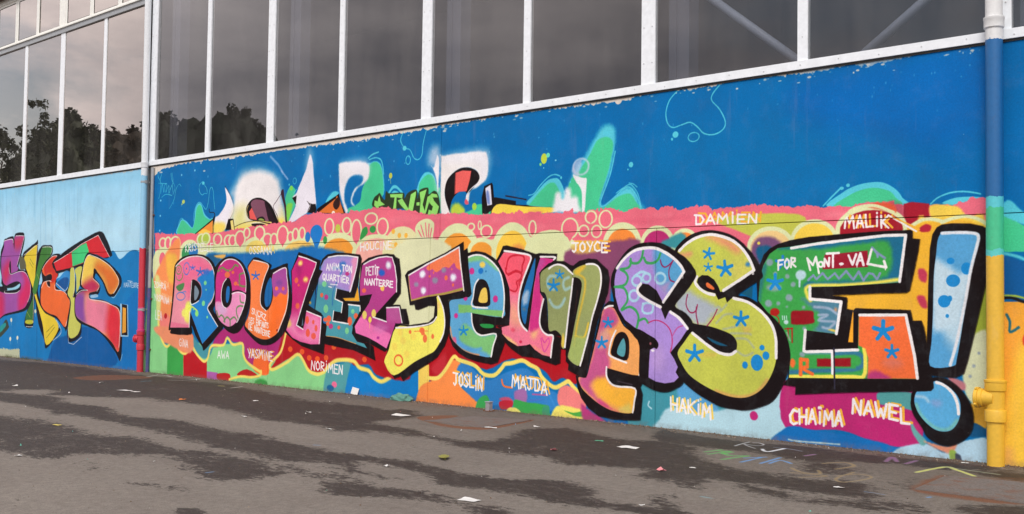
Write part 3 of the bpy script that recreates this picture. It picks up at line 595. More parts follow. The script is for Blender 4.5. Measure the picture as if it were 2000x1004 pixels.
F;24 15 17;7;0;0;0;1;-7039,1493 60,15 -8,-70
F;24 15 17;7;0;0;0;1;-6845,1458 67,-27 45,-2 14,-44 -18,-31 -104,16 37,50
S;244 240 240;5;1;0;10;1;-6825,1449 27,-17 -18,-43 -51,-29;0
F;24 15 17;7;0;0;0;1;-6733,1354 25,38 235,93 25,6 27,-74 63,-80
F;222 115 50;9;0;0;0;1;-6701,1360 217,99 11,22 39,-40 52,-103
F;50 25 20;8;1;0;0;1;-6514,1422 30,33 37,9 14,-54 -36,-36 -38,16
F;88 205 225;9;1;0;0;1;-6608,1434 42,45 55,32 62,-8 -24,-22 -73,-27
S;60 170 210;6;1;0;9;1;-6584,1464 36,37 62,12 50,-18;0
E;245 240 225;6;1;0;0;1;-6510,1348 20,17
F;88 205 225;19;1;0;0;1;-6119,1664 34,35 68,6 47,-29 30,-69 10,-149 -124,-38
F;72 205 150;15;1;0;0;1;-6335,1374 83,19 58,35 21,82 56,86 9,67 46,35 57,-5 41,-40 19,-68 9,-127 -94,-69 -67,-56 -213,2
S;88 205 225;11;1;0;19;1;-6110,1735 46,23 68,13;0
S;88 205 225;11;1;0;19;1;-6098,1723 69,9 58,-19 24,-47 13,-60;0
F;240 238 242;31;1;0;0;1;-6455,1689 24,37 205,-8 106,-24 25,-46 -10,-60 -46,-35 -69,-25 -52,-50 -17,-45 25,-40 -36,18 4,53 40,58 70,26 22,44 -36,25 -95,-1 -58,-42 -28,-75 8,-69 39,-71 -24,-22 -39,71 -39,94 -14,102
F;238 236 244;153;1;0;0;0.7;-6431,1718 85,9 190,0 48,-56 -10,-52 -58,4 -169,66
E;195 205 80;6;1;0;0;1;-5858,1588 18,21
S;190 210 120;4;1;0;7;1;-5861,1572 7,-41;0
E;110 190 220;6;1;0;0;1;-5877,1559 7,6
F;88 205 225;7;1;0;0;1;-5874,1455 21,43 33,20 44,-14 56,-58
F;2 111 179;7;1;0;0;1;-5857,1454 15,28 28,13 39,-13 28,-34
F;88 205 225;7;1;0;0;1;-5846,1453 27,24 44,-10 17,-19
F;88 205 225;14;1;0;0;1;-5573,1481 25,55 51,47 52,0 42,-28 32,-80 12,-64 -219,41
F;72 205 150;11;1;0;0;1;-5557,1480 30,55 51,32 41,-3 37,-31 32,-65 26,-9 4,-175 -206,9
F;235 234 246;128;1;0;0;0.7;-5444,1742 76,15 23,-80 -8,-83 -8,-98 7,-85 -22,72 -29,114 -31,31 -32,24
F;244 242 248;18;1;0;0;1;-5436,1631 31,-16 29,79 21,-44 0,-84 -7,-126 -21,106 -32,59
F;45 60 35;11;1;0;0;1;-6049,1375 10,59 45,28 22,6 35,-39 23,-9 9,59 40,-17 148,-5 12,-41 42,41 85,13 12,-61 20,56 83,12 11,-46 51,21 41,-27 23,-85 -19,-62 -82,11 -146,13 -141,43 -176,1
F;150 225 110;6;0;0;0;1;-6032,1382 5,37 34,-9 16,43 18,-45 46,-25 -67,-11 -5,-22
F;150 225 110;6;0;0;0;1;-5859,1454 137,-4 -5,-33 -60,11 -3,-87 -33,5 14,83 -44,3
F;150 225 110;6;0;0;0;1;-5775,1405 48,12 67,-75 24,99 53,19 0,-22 -33,-127 -43,-5 -88,69
F;150 225 110;6;0;0;0;1;-5576,1380 32,2 0,-25 -31,2
F;150 225 110;6;0;0;0;1;-5546,1450 73,17 -20,-48 -19,-56 22,-44 28,98 31,-2 -48,-117 -63,2 8,93
F;150 225 110;6;0;0;0;1;-5370,1426 -51,10 -41,-26 22,-44 32,-22 -10,-28 -31,8 -10,-35 93,-4 19,56 -52,44 -11,22 51,-3
F;242 238 236;24;1;0;0;1;-5326,1291 -9,364 30,33 350,-1 57,-32 11,-89 -17,-66 -65,-43 -75,-29 -18,-61 -9,-26 -29,15 9,40 66,51 46,52 9,26 -39,44 -96,20 -117,-33 -67,-107 11,-70 42,-92
F;236 236 246;137;1;0;0;0.75;-5325,1669 80,21 290,10 76,-40 -3,-101 -40,-64 -30,42 -39,71 -293,36
F;24 15 17;6;1;0;0;1;-5236,1287 -47,92 -11,71 23,68 58,45 69,26 77,-1 68,-24 34,-39 -9,-34 -51,-44 -48,-31 -29,15 -58,-3 -58,-45 -19,-62
F;238 100 95;7;0;0;0;1;-5199,1416 6,145 68,12 83,-9 -13,-60 -28,-74 -68,1
S;90 30 30;4;0;0;6;1;-5188,1561 -6,-142;0
F;2 111 179;10;1;0;0;1;-5237,1321 19,55 58,45 63,3 11,-35 -14,-40 58,-10 29,-15 -66,-44 -147,6
F;190 215 70;42;1;0;0;1;-5232,1321 34,33 59,-10 40,-57 -117,-8
S;240 240 248;7;1;0;14;1;-4979,1478 -75,-43 -32,-46 15,-42;0
F;232 90 110;7;1;0;0;1;-5100,1363 14,16 25,-32 -29,-5
F;72 205 150;14;1;0;0;1;-5099,1280 67,25 28,25 76,3 20,-68
E;170 215 70;8;1;0;0;1;-5008,1324 21,24
F;24 15 17;6;0;0;0;1;-4941,1381 22,73 70,19 9,-17 11,-81 18,-1 176,-33 1,-23 70,-7 239,-2 0,-26 -480,31 -8,-53 -121,12
F;225 225 240;8;0;0;0;1;-4909,1440 46,20 17,-131 -42,-5 -11,61
F;120 140 200;20;1;0;0;1;-4899,1412 18,6 16,-81 -23,7
F;250 220 80;7;1;0;0;1;-4805,1327 171,-15 105,-12 221,-17 -33,-30 -472,-6
S;40 30 50;5;0;0;16;1;-4724,1379 177,-33;0
F;72 205 150;7;0;0;0;1;-4924,1266 37,5 32,18 -4,-40
F;88 205 225;10;1;0;0;1;-4542,1314 80,73 84,65 67,15 41,-16 34,-59 18,-82 -124,-19
F;72 205 150;16;1;0;0;1;-4520,1312 76,67 75,53 50,7 33,-31 26,-58 -15,-63 -245,19
S;88 205 225;6;1;0;15;1;-4526,1371 47,10 51,49 67,47 49,12 42,-12;0
E;88 205 225;5;1;0;0;1;-4259,1466 7,9
E;195 215 70;6;1;0;0;1;-4401,1595 25,33
E;110 225 190;5;1;0;0;1;-4368,1614 15,15
E;130 220 120;5;1;0;0;1;-4429,1561 9,10
E;130 210 230;5;1;0;0;1;-4305,1577 7,5
E;130 210 230;5;1;0;0;1;-4403,1537 4,5
F;88 205 225;55;1;0;0;1;-4119,1256 -74,172 110,142 61,82 61,80 46,26 61,-18 12,-68 -10,-90 -36,-125 -52,-130 -7,-43 16,-13 75,51 67,44 51,9 37,-26 30,-61 8,-60
F;72 205 150;15;1;0;0;1;-4183,1252 -10,176 79,70 78,93 53,76 54,19 46,-10 23,-39 -14,-84 -29,-95 -52,-131 -7,-48 38,-14 76,44 59,24 59,0 37,-44 16,-60
F;2 111 179;9;1;0;0;1;-3820,1489 -31,63 14,89 17,-188 46,-76 -60,-44 -75,-45 -30,2 -4,25 48,94 36,113
S;88 205 225;6;1;0;15;1;-3844,1593 -36,-136 -60,-130 -11,-43 27,-10 76,47 66,45 44,9 45,-44 26,-49 11,-42;0
S;88 205 225;5;1;0;11;1;-3834,1345 60,32 44,13 44,-42 22,-49 12,-53;0
S;88 205 225;5;1;0;10;1;-3741,1399 33,-8 25,-19;0
R;200 215 235;19;1;0;25;0.8;-4103,1522 60,49;1
F;195 205 235;31;1;0;0;0.7;-4170,1489 15,56 56,20 -15,-67 -7,-49
F;240 240 244;12;1;0;0;1;-4166,1477 28,-9 56,-16 24,-8 -3,-74 -10,-123 -20,1 -5,124 -49,66
F;240 240 244;50;1;0;0;1;-4322,1272 15,88 33,17 33,-40 20,55 36,1 13,-47 36,-2 21,-51 1,-50 -191,9
E;88 205 225;5;1;0;0;1;-3728,1506 16,16
E;88 205 225;5;1;0;0;1;-3750,1479 5,5
E;88 205 225;5;1;0;0;1;-4185,1434 5,5
E;88 205 225;5;1;0;0;1;-4259,1465 7,7
S;88 205 225;5;1;0;13;1;-3411,1900 -52,-49 -23,-66 12,-61 36,-29 58,9 57,9 46,-29 46,-43 66,-11 55,23 13,42 -36,70 -50,54 6,37 43,43;0
F;150 210 215;6;1;0;0;1;-3211,1943 33,-10 11,-15
R;88 205 225;5;1;0;11;1;-3299,1628 36,25;1
E;88 205 225;5;1;0;0;1;-3420,1653 20,18
E;88 205 225;5;1;0;0;1;-3443,1629 7,8
S;88 205 225;6;1;0;12;1;-5730,1892 -27,-59 44,-56 57,-19 43,-60 42,-17 40,29 12,83 31,90;0
E;88 205 225;6;1;0;0;1;-5713,1774 20,17
R;88 205 225;6;1;0;12;1;-5673,1686 24,30;1
F;88 205 225;5;1;0;0;1;-2495,1194 74,71 72,32 76,11 66,-6 59,-35 32,-42 7,-41
F;72 205 150;5;1;0;0;1;-2456,1192 69,57 76,27 66,3 65,-19 32,-34 14,-40
S;88 205 225;5;1;0;16;1;-2523,1205 43,40 49,43;0
E;88 205 225;4;1;0;0;1;-2424,1288 11,8
E;88 205 225;4;1;0;0;1;-2391,1301 10,9
S;88 205 225;5;1;0;14;1;-1979,1187 35,28 56,19 59,3 54,-9 24,-7;0
F;88 205 225;5;1;0;0;1;-1918,1183 42,24 63,5 66,-6 29,-12 0,-29
F;238 112 132;5;0;0;13;1;-9151,1284 380,-22 631,-11 313,20 335,22 389,10 102,4 131,47 157,9 6,7 128,-25 211,-6 72,20 84,-12 134,17 34,9 114,-13 62,12 28,-24 192,-20 212,-41 102,6 101,-5 142,-6 149,-14 130,-2 163,2 44,15 40,-25 69,10 90,-8 122,-12 45,-2 73,19 16,-23 64,10 229,4 83,-22 44,7 29,17 44,-17 86,7 36,-13 90,13 52,-23 105,18 79,-1 33,-21 157,0 71,8 73,2 158,-19 172,-11 172,-4 72,17 117,-6 45,-17 68,4 88,-10 129,-1 62,15 71,3 -1,-313 -7402,-102
E;246 135 150;47;1;0;0;0.4;-3503,1202 67,13
E;225 95 120;49;1;0;0;0.4;-3855,1215 98,17
E;246 135 150;41;1;0;0;0.4;-2433,1106 42,23
E;225 95 120;46;1;0;0;0.4;-3332,1179 126,13
E;246 135 150;50;1;0;0;0.4;-4146,1185 60,22
E;225 95 120;40;1;0;0;0.4;-2250,1128 81,13
E;246 135 150;39;1;0;0;0.4;-1973,1076 36,21
E;225 95 120;52;1;0;0;0.4;-4475,1248 70,27
E;246 135 150;48;1;0;0;0.4;-3834,1179 52,15
E;225 95 120;51;1;0;0;0.4;-4315,1199 144,21
E;246 135 150;52;1;0;0;0.4;-4506,1172 133,28
E;225 95 120;41;1;0;0;0.4;-2504,1129 49,12
E;246 135 150;44;1;0;0;0.4;-3035,1130 117,26
E;225 95 120;47;1;0;0;0.4;-3664,1175 141,14
E;246 135 150;51;1;0;0;0.4;-4266,1195 116,24
E;225 95 120;57;1;0;0;0.4;-5479,1247 80,22
E;246 135 150;56;1;0;0;0.4;-5352,1260 147,23
E;225 95 120;57;1;0;0;0.4;-5421,1248 155,21
E;246 135 150;53;1;0;0;0.4;-4808,1226 142,15
E;225 95 120;44;1;0;0;0.4;-2976,1180 114,15
E;246 135 150;41;1;0;0;0.4;-2442,1157 68,14
E;225 95 120;42;1;0;0;0.4;-2604,1112 39,11
E;246 135 150;43;1;0;0;0.4;-2765,1144 63,16
E;225 95 120;51;1;0;0;0.4;-4306,1194 90,15
E;246 135 150;48;1;0;0;0.4;-3807,1140 123,25
E;225 95 120;39;1;0;0;0.4;-2115,1116 52,22
E;246 135 150;59;1;0;0;0.4;-5841,1236 80,28
E;225 95 120;47;1;0;0;0.4;-3617,1151 43,24
E;246 135 150;41;1;0;0;0.4;-2434,1157 83,15
E;225 95 120;43;1;0;0;0.4;-2715,1102 29,17
E;246 135 150;48;1;0;0;0.4;-3683,1136 137,13
E;225 95 120;58;1;0;0;0.4;-5622,1262 182,31
E;246 135 150;46;1;0;0;0.4;-3440,1132 120,27
E;225 95 120;45;1;0;0;0.4;-3123,1171 103,23
E;246 135 150;39;1;0;0;0.4;-2114,1134 27,15
E;225 95 120;54;1;0;0;0.4;-4897,1234 55,26
E;246 135 150;49;1;0;0;0.4;-4010,1208 51,23
E;225 95 120;59;1;0;0;0.4;-5864,1227 102,35
E;246 135 150;58;1;0;0;0.4;-5704,1267 181,26
E;225 95 120;49;1;0;0;0.4;-3914,1153 57,28
F;170 30 50;10;0;0;0;1;-2109,1194 38,8 86,-14 -1,-102 -123,5
F;130 40 60;40;1;0;0;0.4;-2184,1206 75,-17 0,-74 -75,28
F;250 215 85;19;1;0;0;1;-1983,1178 81,1 59,-17 35,-47 86,-39 -2,-605 -324,-14 1,631 64,22
F;246 186 55;25;1;0;0;1;-2096,1078 379,-25 -2,-489 -453,-15 -372,-12 0,258 269,1
F;226 233 178;21;1;0;0;1;-9141,1109 507,44 964,-15 573,2 525,1 711,-5 532,-29 483,-7 400,8 250,-33 353,-10 220,0 211,-12 69,-59 -136,-142 -1179,-59 -1537,-2 -2684,-3 -245,-1
E;226 233 178;13;1;0;0;1;-8548,1087 170,118
E;60 150 90;18;1;0;0;1;-8546,1079 130,90
E;40 120 190;27;1;0;0;1;-8479,1104 76,63
E;226 233 178;12;1;0;0;1;-7523,1100 190,101
E;240 215 110;17;1;0;0;1;-7522,1093 145,77
E;226 233 178;11;1;0;0;1;-6931,1063 267,129
E;246 205 110;16;1;0;0;1;-6928,1054 203,98
E;250 180 60;48;1;0;0;1;-6827,1049 131,72
E;226 233 178;11;1;0;0;1;-6449,1037 247,162
E;245 160 58;15;1;0;0;1;-6447,1026 197,130
E;226 233 178;10;1;0;0;1;-6006,1032 274,141
E;246 178 165;15;1;0;0;1;-6004,1023 233,120
E;226 233 178;10;1;0;0;1;-5167,992 221,227
E;245 160 58;14;1;0;0;1;-5165,976 172,177
E;226 233 178;9;1;0;0;1;-4939,1022 132,94
E;245 160 58;13;1;0;0;1;-4938,1015 100,72
E;226 233 178;9;1;0;0;1;-4666,1016 178,190
E;250 205 75;13;1;0;0;1;-4664,1003 139,149
E;225 130 80;52;1;0;0;0.7;-4619,1028 62,33
E;230 225 170;11;1;0;0;1;-5725,1038 207,181
E;245 185 70;6;1;0;0;1;-5818,1186 19,18
E;245 185 70;6;1;0;0;1;-5752,1155 19,18
E;245 185 70;6;1;0;0;1;-5681,1153 18,18
E;245 185 70;6;1;0;0;1;-5788,1090 19,18
E;245 185 70;6;1;0;0;1;-5717,1088 18,18
E;245 185 70;6;1;0;0;1;-5647,1083 18,18
E;226 233 178;9;1;0;0;1;-4343,1000 217,146
E;226 232 176;13;1;0;0;1;-4341,989 165,111
E;226 233 178;8;1;0;0;1;-3789,1040 142,132
E;250 145 62;12;1;0;0;1;-3788,1030 110,103
E;226 233 178;8;1;0;0;1;-3538,1033 120,111
E;192 45 115;12;1;0;0;1;-3538,1026 96,89
E;226 233 178;8;1;0;0;1;-3355,1046 88,74
E;250 140 62;11;1;0;0;1;-3354,1041 67,57
F;198 202 82;16;1;0;0;1;-3163,1158 144,22 360,-11 29,-85 -204,-47 -185,60
E;226 233 178;8;1;0;0;1;-2822,1004 137,108
E;243 208 140;11;1;0;0;1;-2821,997 118,92
F;120 80 120;32;1;0;0;1;-2925,1026 60,34 90,-19 30,-60 -119,-78 -61,55
F;20 95 135;27;1;0;0;1;-2901,998 67,12 30,-41 -75,-52
E;230 210 90;4;1;0;0;1;-2889,1025 9,8
E;226 233 178;7;1;0;0;1;-2575,1035 130,104
E;250 214 80;10;1;0;0;1;-2574,1028 111,90
E;226 233 178;7;1;0;0;1;-2274,1082 183,111
E;168 28 45;10;1;0;0;1;-2273,1074 161,97
E;226 233 178;8;1;0;0;1;-9008,1186 75,53
E;238 112 132;8;1;0;0;1;-9008,1186 45,38
E;226 233 178;8;1;0;0;1;-8918,1183 65,62
E;238 112 132;8;1;0;0;1;-8918,1183 36,47
E;226 233 178;8;1;0;0;1;-8793,1171 99,75
E;238 112 132;8;1;0;0;1;-8793,1171 71,60
E;226 233 178;8;1;0;0;1;-9009,1036 84,81
E;238 112 132;8;1;0;0;1;-9009,1036 55,66
E;226 233 178;8;1;0;0;1;-9049,919 84,48
E;238 112 132;8;1;0;0;1;-9048,919 55,33
E;226 233 178;8;1;0;0;1;-8098,1193 74,54
E;238 112 132;8;1;0;0;1;-8097,1193 48,40
E;226 233 178;8;1;0;0;1;-7932,1179 72,53
E;238 112 132;8;1;0;0;1;-7931,1179 47,39
E;226 233 178;8;1;0;0;1;-7869,1177 63,53
E;238 112 132;8;1;0;0;1;-7869,1177 39,39
E;226 233 178;8;1;0;0;1;-7756,1191 85,70
E;238 112 132;8;1;0;0;1;-7755,1191 61,56
F;238 112 132;7;0;0;0;1;-7803,1176 51,-62 46,59
E;226 233 178;8;1;0;0;1;-7659,1235 54,48
E;238 112 132;8;1;0;0;1;-7659,1235 30,34
E;226 233 178;7;1;0;0;1;-7365,1176 73,51
E;238 112 132;7;1;0;0;1;-7364,1176 50,37
F;238 112 132;7;0;0;0;1;-7404,1166 43,-69 37,66
E;226 233 178;7;1;0;0;1;-7272,1169 58,55
E;238 112 132;7;1;0;0;1;-7272,1169 35,41
E;226 233 178;7;1;0;0;1;-7155,1198 84,83
E;238 112 132;7;1;0;0;1;-7155,1198 62,70
F;238 112 132;7;0;0;0;1;-7204,1179 53,-75 47,72
E;226 233 178;7;1;0;0;1;-7051,1183 49,46
E;238 112 132;7;1;0;0;1;-7051,1183 27,33
E;226 233 178;7;1;0;0;1;-6984,1201 48,53
E;238 112 132;7;1;0;0;1;-6984,1201 27,40
E;226 233 178;7;1;0;0;1;-6898,1206 48,53
E;238 112 132;7;1;0;0;1;-6897,1206 27,40
E;226 233 178;8;1;0;0;1;-7475,1229 81,60
E;238 112 132;8;1;0;0;1;-7475,1229 58,46
F;238 112 132;7;0;0;0;1;-7521,1217 49,-51 44,48
E;226 233 178;7;1;0;0;1;-6557,1246 64,67
E;238 112 132;7;1;0;0;1;-6557,1246 44,55
E;226 233 178;7;1;0;0;1;-6347,1246 62,66
E;238 112 132;7;1;0;0;1;-6347,1246 42,54
E;226 233 178;7;1;0;0;1;-6232,1196 67,96
E;238 112 132;7;1;0;0;1;-6232,1196 48,84
F;238 112 132;6;0;0;0;1;-6269,1172 41,-74 35,72
E;226 233 178;7;1;0;0;1;-6065,1288 76,46
E;238 112 132;7;1;0;0;1;-6065,1288 58,34
E;226 233 178;7;1;0;0;1;-5937,1223 69,67
E;238 112 132;7;1;0;0;1;-5937,1223 51,56
E;226 233 178;6;1;0;0;1;-4490,1161 35,52
E;238 112 132;6;1;0;0;1;-4490,1161 22,42
E;226 233 178;6;1;0;0;1;-4185,1150 70,66
E;238 112 132;6;1;0;0;1;-4185,1150 57,56
F;238 112 132;5;0;0;0;1;-4230,1134 47,-66 44,63
E;226 233 178;6;1;0;0;1;-4022,1212 48,41
E;238 112 132;6;1;0;0;1;-4022,1212 35,31
F;238 112 132;5;0;0;0;1;-4050,1204 28,-32 28,29
E;226 233 178;5;1;0;0;1;-3910,1195 54,55
E;238 112 132;5;1;0;0;1;-3910,1195 42,46
E;226 233 178;6;1;0;0;1;-4076,1131 44,38
E;238 112 132;6;1;0;0;1;-4076,1131 32,28
E;226 233 178;6;1;0;0;1;-3978,1124 43,40
E;238 112 132;6;1;0;0;1;-3978,1124 31,31
E;226 233 178;6;1;0;0;1;-5036,1190 39,28
E;238 112 132;6;1;0;0;1;-5036,1190 24,17
E;226 233 178;6;1;0;0;1;-4893,1155 57,44
E;238 112 132;6;1;0;0;1;-4893,1155 42,34
E;226 233 178;8;1;0;0;1;-8358,1200 76,55
E;180 205 80;8;1;0;0;1;-8358,1200 50,40
E;226 233 178;8;1;0;0;1;-8284,1207 76,54
E;180 205 80;8;1;0;0;1;-8284,1207 49,40
E;195 205 80;12;1;0;0;1;-6451,1231 31,31
E;60 160 80;6;1;0;0;1;-6604,1146 25,31
F;55 155 75;8;1;0;0;1;-6189,1149 28,64 46,17 13,-46 -69,-46
E;55 155 75;6;1;0;0;1;-6045,1209 35,26
E;30 125 205;8;1;0;0;1;-6715,1204 77,63
F;30 125 205;8;0;0;0;1;-6792,1195 83,-129 72,124
E;30 120 200;6;1;0;0;1;-6824,1176 33,40
F;226 233 178;7;1;0;0;1;-5503,1058 -77,109 -1,47 41,34 73,15 58,-20 16,-43 -37,-144
S;238 112 132;6;0;0;21;1;-5554,1184 66,-87;0
S;238 112 132;6;0;0;21;1;-5528,1219 55,-123;0
S;238 112 132;6;0;0;21;1;-5481,1232 19,-136;0
S;238 112 132;6;0;0;21;1;-5445,1223 -7,-127;0
S;238 112 132;6;0;0;21;1;-5418,1194 -24,-98;0
R;226 233 178;5;1;0;20;1;-4955,1198 14,27;1
S;226 233 178;7;1;0;34;1;-2066,1089 44,23 44,3 48,-12;0
S;226 233 178;7;1;0;33;1;-1926,1098 53,17 60,7 62,-21 34,-25;0
F;185 40 60;12;1;0;0;1;-2034,1071 31,21 25,-11 -8,-24 -36,-1
F;225 90 60;20;1;0;0;1;-2301,1194 78,14 64,-16 13,-38 -38,9
F;24 112 185;49;1;0;0;1;-8293,1055 398,15 800,12 267,26 258,-29 248,-59 127,-229 -355,-311 -1091,-29 -635,249
F;30 95 140;35;1;0;0;1;-8252,1055 161,6 43,-76 -160,2
F;235 180 90;26;1;0;0;1;-8147,1053 174,10 -38,-35
F;250 150 90;46;1;0;0;1;-9155,858 258,278 191,65 -40,-413 -67,-415 49,-99 -196,11 -77,82 -10,186 -102,187
F;250 190 80;65;1;0;0;1;-8938,1067 178,-3 10,-207 -131,-23
F;245 125 150;74;1;0;0;0.6;-9026,507 179,4 11,-207 -144,18
F;140 214 142;22;1;0;0;1;-9245,787 175,-140 51,-280 96,-99 159,15 668,16 1554,-50 39,-1146 -2628,-372
F;225 225 140;38;1;0;0;1;-9129,882 84,-24 30,-211 -33,-234 -50,233
E;195 30 40;7;1;0;0;1;-8923,523 25,25
F;72 152 165;27;1;0;0;1;-8494,383 206,-118 175,51 -58,-121 -113,-27 -101,49 -78,55
F;62 165 78;9;0;0;0;1;-8877,252 111,59 162,-112 4,-248 -270,-17
F;250 112 62;18;1;0;0;1;-8749,330 281,45 -3,-108 -82,-66 -103,18
F;188 26 36;9;0;0;0;1;-8603,190 67,21 66,29 188,-103 64,26 12,-254 -382,-25
F;178 45 118;25;1;0;0;1;-8135,280 190,163 735,40 127,-78 -63,-144 -191,-115 -217,6 -91,54 -20,109 -159,11 -87,45 -59,-67
F;176 95 170;9;0;0;0;1;-8213,62 168,-4 6,-138 -167,-11
F;188 36 36;9;1;0;0;1;-8045,49 179,10 -5,-64 -163,3
F;188 36 36;8;1;0;0;1;-7751,53 140,58 178,-57
F;250 112 52;17;1;0;0;1;-7525,153 41,73 143,19 29,-11 6,-148 -172,7
S;248 226 112;18;1;0;48;1;-9046,530 17,-140 69,-105 83,-38 111,64 92,-88 105,-27 107,63 86,-64 110,-52 63,33 52,104 182,15 59,63 87,-53 136,14 18,-80 40,-57 75,-38 133,-43;0
S;248 226 112;17;1;0;42;1;-7864,12 166,35 148,1 130,24 13,34;0
E;60 150 70;33;1;0;0;1;-7403,11 86,33
F;184 26 36;19;1;0;0;1;-7149,351 78,95 524,-43 541,-93 251,-25 4,-144 -222,17 -88,69 -175,-17 -91,41 -152,-22 -109,-83 -173,6 -101,94 -67,17 -234,-92 -117,-46 81,93
S;248 226 112;18;1;0;52;1;-7083,418 -63,-148 -136,-96 30,-48 191,67 139,70 74,-44 74,-75 111,-22 87,25;0
F;84 160 165;23;1;0;0;1;-6563,132 146,77 181,-6 10,-315 -327,-25
F;15 130 205;22;1;0;0;1;-6271,201 71,-4 141,-48 143,-36 94,31 124,43 196,32 79,-268 -838,-65
E;235 110 150;11;1;0;0;1;-6455,58 31,23
E;25 100 150;15;1;0;0;1;-6503,28 43,23
S;248 226 112;22;1;0;63;1;-6564,163 85,58 86,23 156,0 72,-45 105,-17 59,-44 85,-25 94,35;0
E;238 92 42;10;1;0;0;1;-7018,299 30,22
E;238 92 42;9;1;0;0;1;-6864,285 30,22
E;238 92 42;9;1;0;0;1;-6771,242 29,22
E;238 92 42;9;1;0;0;1;-6668,239 29,21
E;238 92 42;9;1;0;0;1;-6561,252 28,21
E;238 92 42;9;1;0;0;1;-6109,261 26,20
E;238 92 42;9;1;0;0;1;-6470,337 28,21
E;238 92 42;9;1;0;0;1;-5970,238 25,20
E;238 92 42;9;1;0;0;1;-5978,319 26,20
F;226 228 184;28;1;0;0;1;-5777,1083 549,-14 10,-415 -147,-177 -422,-12 -168,31
F;178 20 32;22;1;0;0;1;-6183,415 558,55 9,-321 -330,36
F;240 150 110;36;1;0;0;1;-9131,411 403,11 261,-61 -18,-157 -367,67
F;178 20 32;13;1;0;0;1;-5437,510 1330,36 5,-323 -121,15 -82,-27 -84,68 -260,57 -225,-83 -239,62 -145,-76 -170,-86
F;215 70 80;55;1;0;0;0.5;-5399,232 138,111 -21,-157
F;248 214 100;7;0;0;0;1;-5529,243 108,16 5,-182 -109,0
F;250 145 75;17;1;0;0;1;-5525,70 107,73 111,35 121,123 84,-37 -46,-87 69,-70 153,-70 -6,-147 -587,-52
F;50 130 200;19;1;0;0;1;-5136,263 96,15 167,-92 181,60 175,32 138,-106 117,-36 9,-84 -90,-26 -127,0 -354,5 -139,10 -170,120
S;248 226 112;14;1;0;55;1;-5429,167 97,6 74,59 77,90 49,-18 92,-16 72,-20 71,-46 92,-2 67,50 27,27 62,10 88,20 69,-25 61,-22 34,-46 59,-41 55,-18 60,25 41,18 40,-31 64,-45;0
F;60 168 88;13;1;0;0;1;-4971,-13 31,69 69,31 38,-57 35,-128 -171,-16
F;205 85 120;19;1;0;0;1;-4756,69 67,21 53,-19 -8,-26
F;198 40 58;10;1;0;0;1;-4751,56 107,11 -8,-49 -89,-10
F;165 110 170;26;1;0;0;1;-4623,127 91,22 10,-83 -87,0
F;60 168 80;13;1;0;0;1;-4631,68 118,-1 127,-3 43,-16 10,-106 -243,-21
F;240 232 120;13;1;0;0;1;-4688,9 67,18 57,-34 -25,-73 -119,-11
S;70 120 200;13;1;0;19;1;-4513,80 127,15;0
S;190 90 150;13;1;0;19;1;-4471,121 126,3;0
S;250 120 50;10;1;0;26;1;-4736,195 19,-38 71,-6;0
S;60 140 210;19;1;0;25;1;-4337,130 43,-59;0
F;242 132 130;18;1;0;0;1;-4263,151 61,44 69,-26 80,-56 -8,-55 -180,-2
F;246 232 110;18;1;0;0;1;-4294,40 74,30 199,-27 78,-66 -357,-32
F;80 175 70;9;1;0;0;1;-4212,40 73,-7 98,17 12,-26 -90,-11
F;60 150 110;13;1;0;0;1;-4385,45 50,16 1,-62 -50,-4
F;185 60 125;30;1;0;0;1;-4081,87 60,-26 116,-51 187,-102 -302,32
F;138 72 108;36;1;0;0;1;-4215,1006 179,46 211,13 166,-5 -71,-147 -129,-119 -16,-181 -98,181 -220,93
F;225 190 90;31;1;0;0;0.8;-4163,1049 186,14 20,-56 -177,-12
F;66 152 168;11;1;0;0;1;-3700,277 380,22 245,-164 -260,-133 -362,-62
F;90 165 215;28;1;0;0;1;-3371,268 232,-111 -32,-71 -198,54
F;182 220 232;27;1;0;0;1;-3513,43 76,78 201,-21 223,67 241,97 73,57 1,-340 -814,-24
S;190 225 235;12;1;0;17;1;-3584,141 -7,-23 22,-16;0
E;195 40 120;9;1;0;0;1;-2913,115 24,24
F;190 40 115;12;1;0;0;1;-2748,287 92,24 608,25 24,-277 -24,-17 -124,-13 -102,15 -159,40 -297,-11
F;86 162 162;12;1;0;0;1;-2243,262 25,26 151,3 19,-76 -37,-3 -87,18 -51,-4
F;20 112 186;15;1;0;0;1;-2815,-4 68,59 63,27 142,-13 163,-5 207,-30 62,-42 -164,-30 -540,-19
S;190 215 220;10;1;0;15;1;-2712,11 57,-4 222,6;0
F;182 218 238;14;1;0;0;1;-2147,17 123,42 53,-9 55,-23 58,48 69,26 68,2 -1,-161 -425,-2
F;105 172 170;14;1;0;0;1;-2077,165 29,-46 48,-48 -24,-22 -44,56
F;230 150 120;19;1;0;0;1;-2012,70 108,-14 42,19 -19,-44 -47,-1
F;232 178 60;19;1;0;0;1;-1800,258 80,29 -1,-127 -67,17
F;20 92 142;9;1;0;0;1;-1788,175 67,-31 0,-23 -86,-8
F;150 185 80;14;1;0;0;1;-1893,39 26,-2 4,-42 -28,2
F;60 70 90;12;1;0;0;1;-1867,27 23,-6 5,-28 -24,2
F;165 182 62;14;1;0;0;1;-1803,608 51,188 34,47 -1,-267 -68,-2
F;215 222 182;19;1;0;0;1;-1833,466 50,108 64,9 -1,-250 -57,-73 -45,55
F;190 120 130;19;1;0;0;1;-1904,380 70,-19 12,-35 -35,-2
E;150 165 175;14;1;0;0;1;-1799,386 7,7
E;150 165 175;14;1;0;0;1;-1783,434 7,7
E;150 165 175;14;1;0;0;1;-1760,493 7,7
F;200 60 90;19;1;0;0;1;-2040,874 25,7 19,-25 -7,-41 -32,17
F;200 60 90;19;1;0;0;1;-2047,747 37,5 16,-52 -29,-1
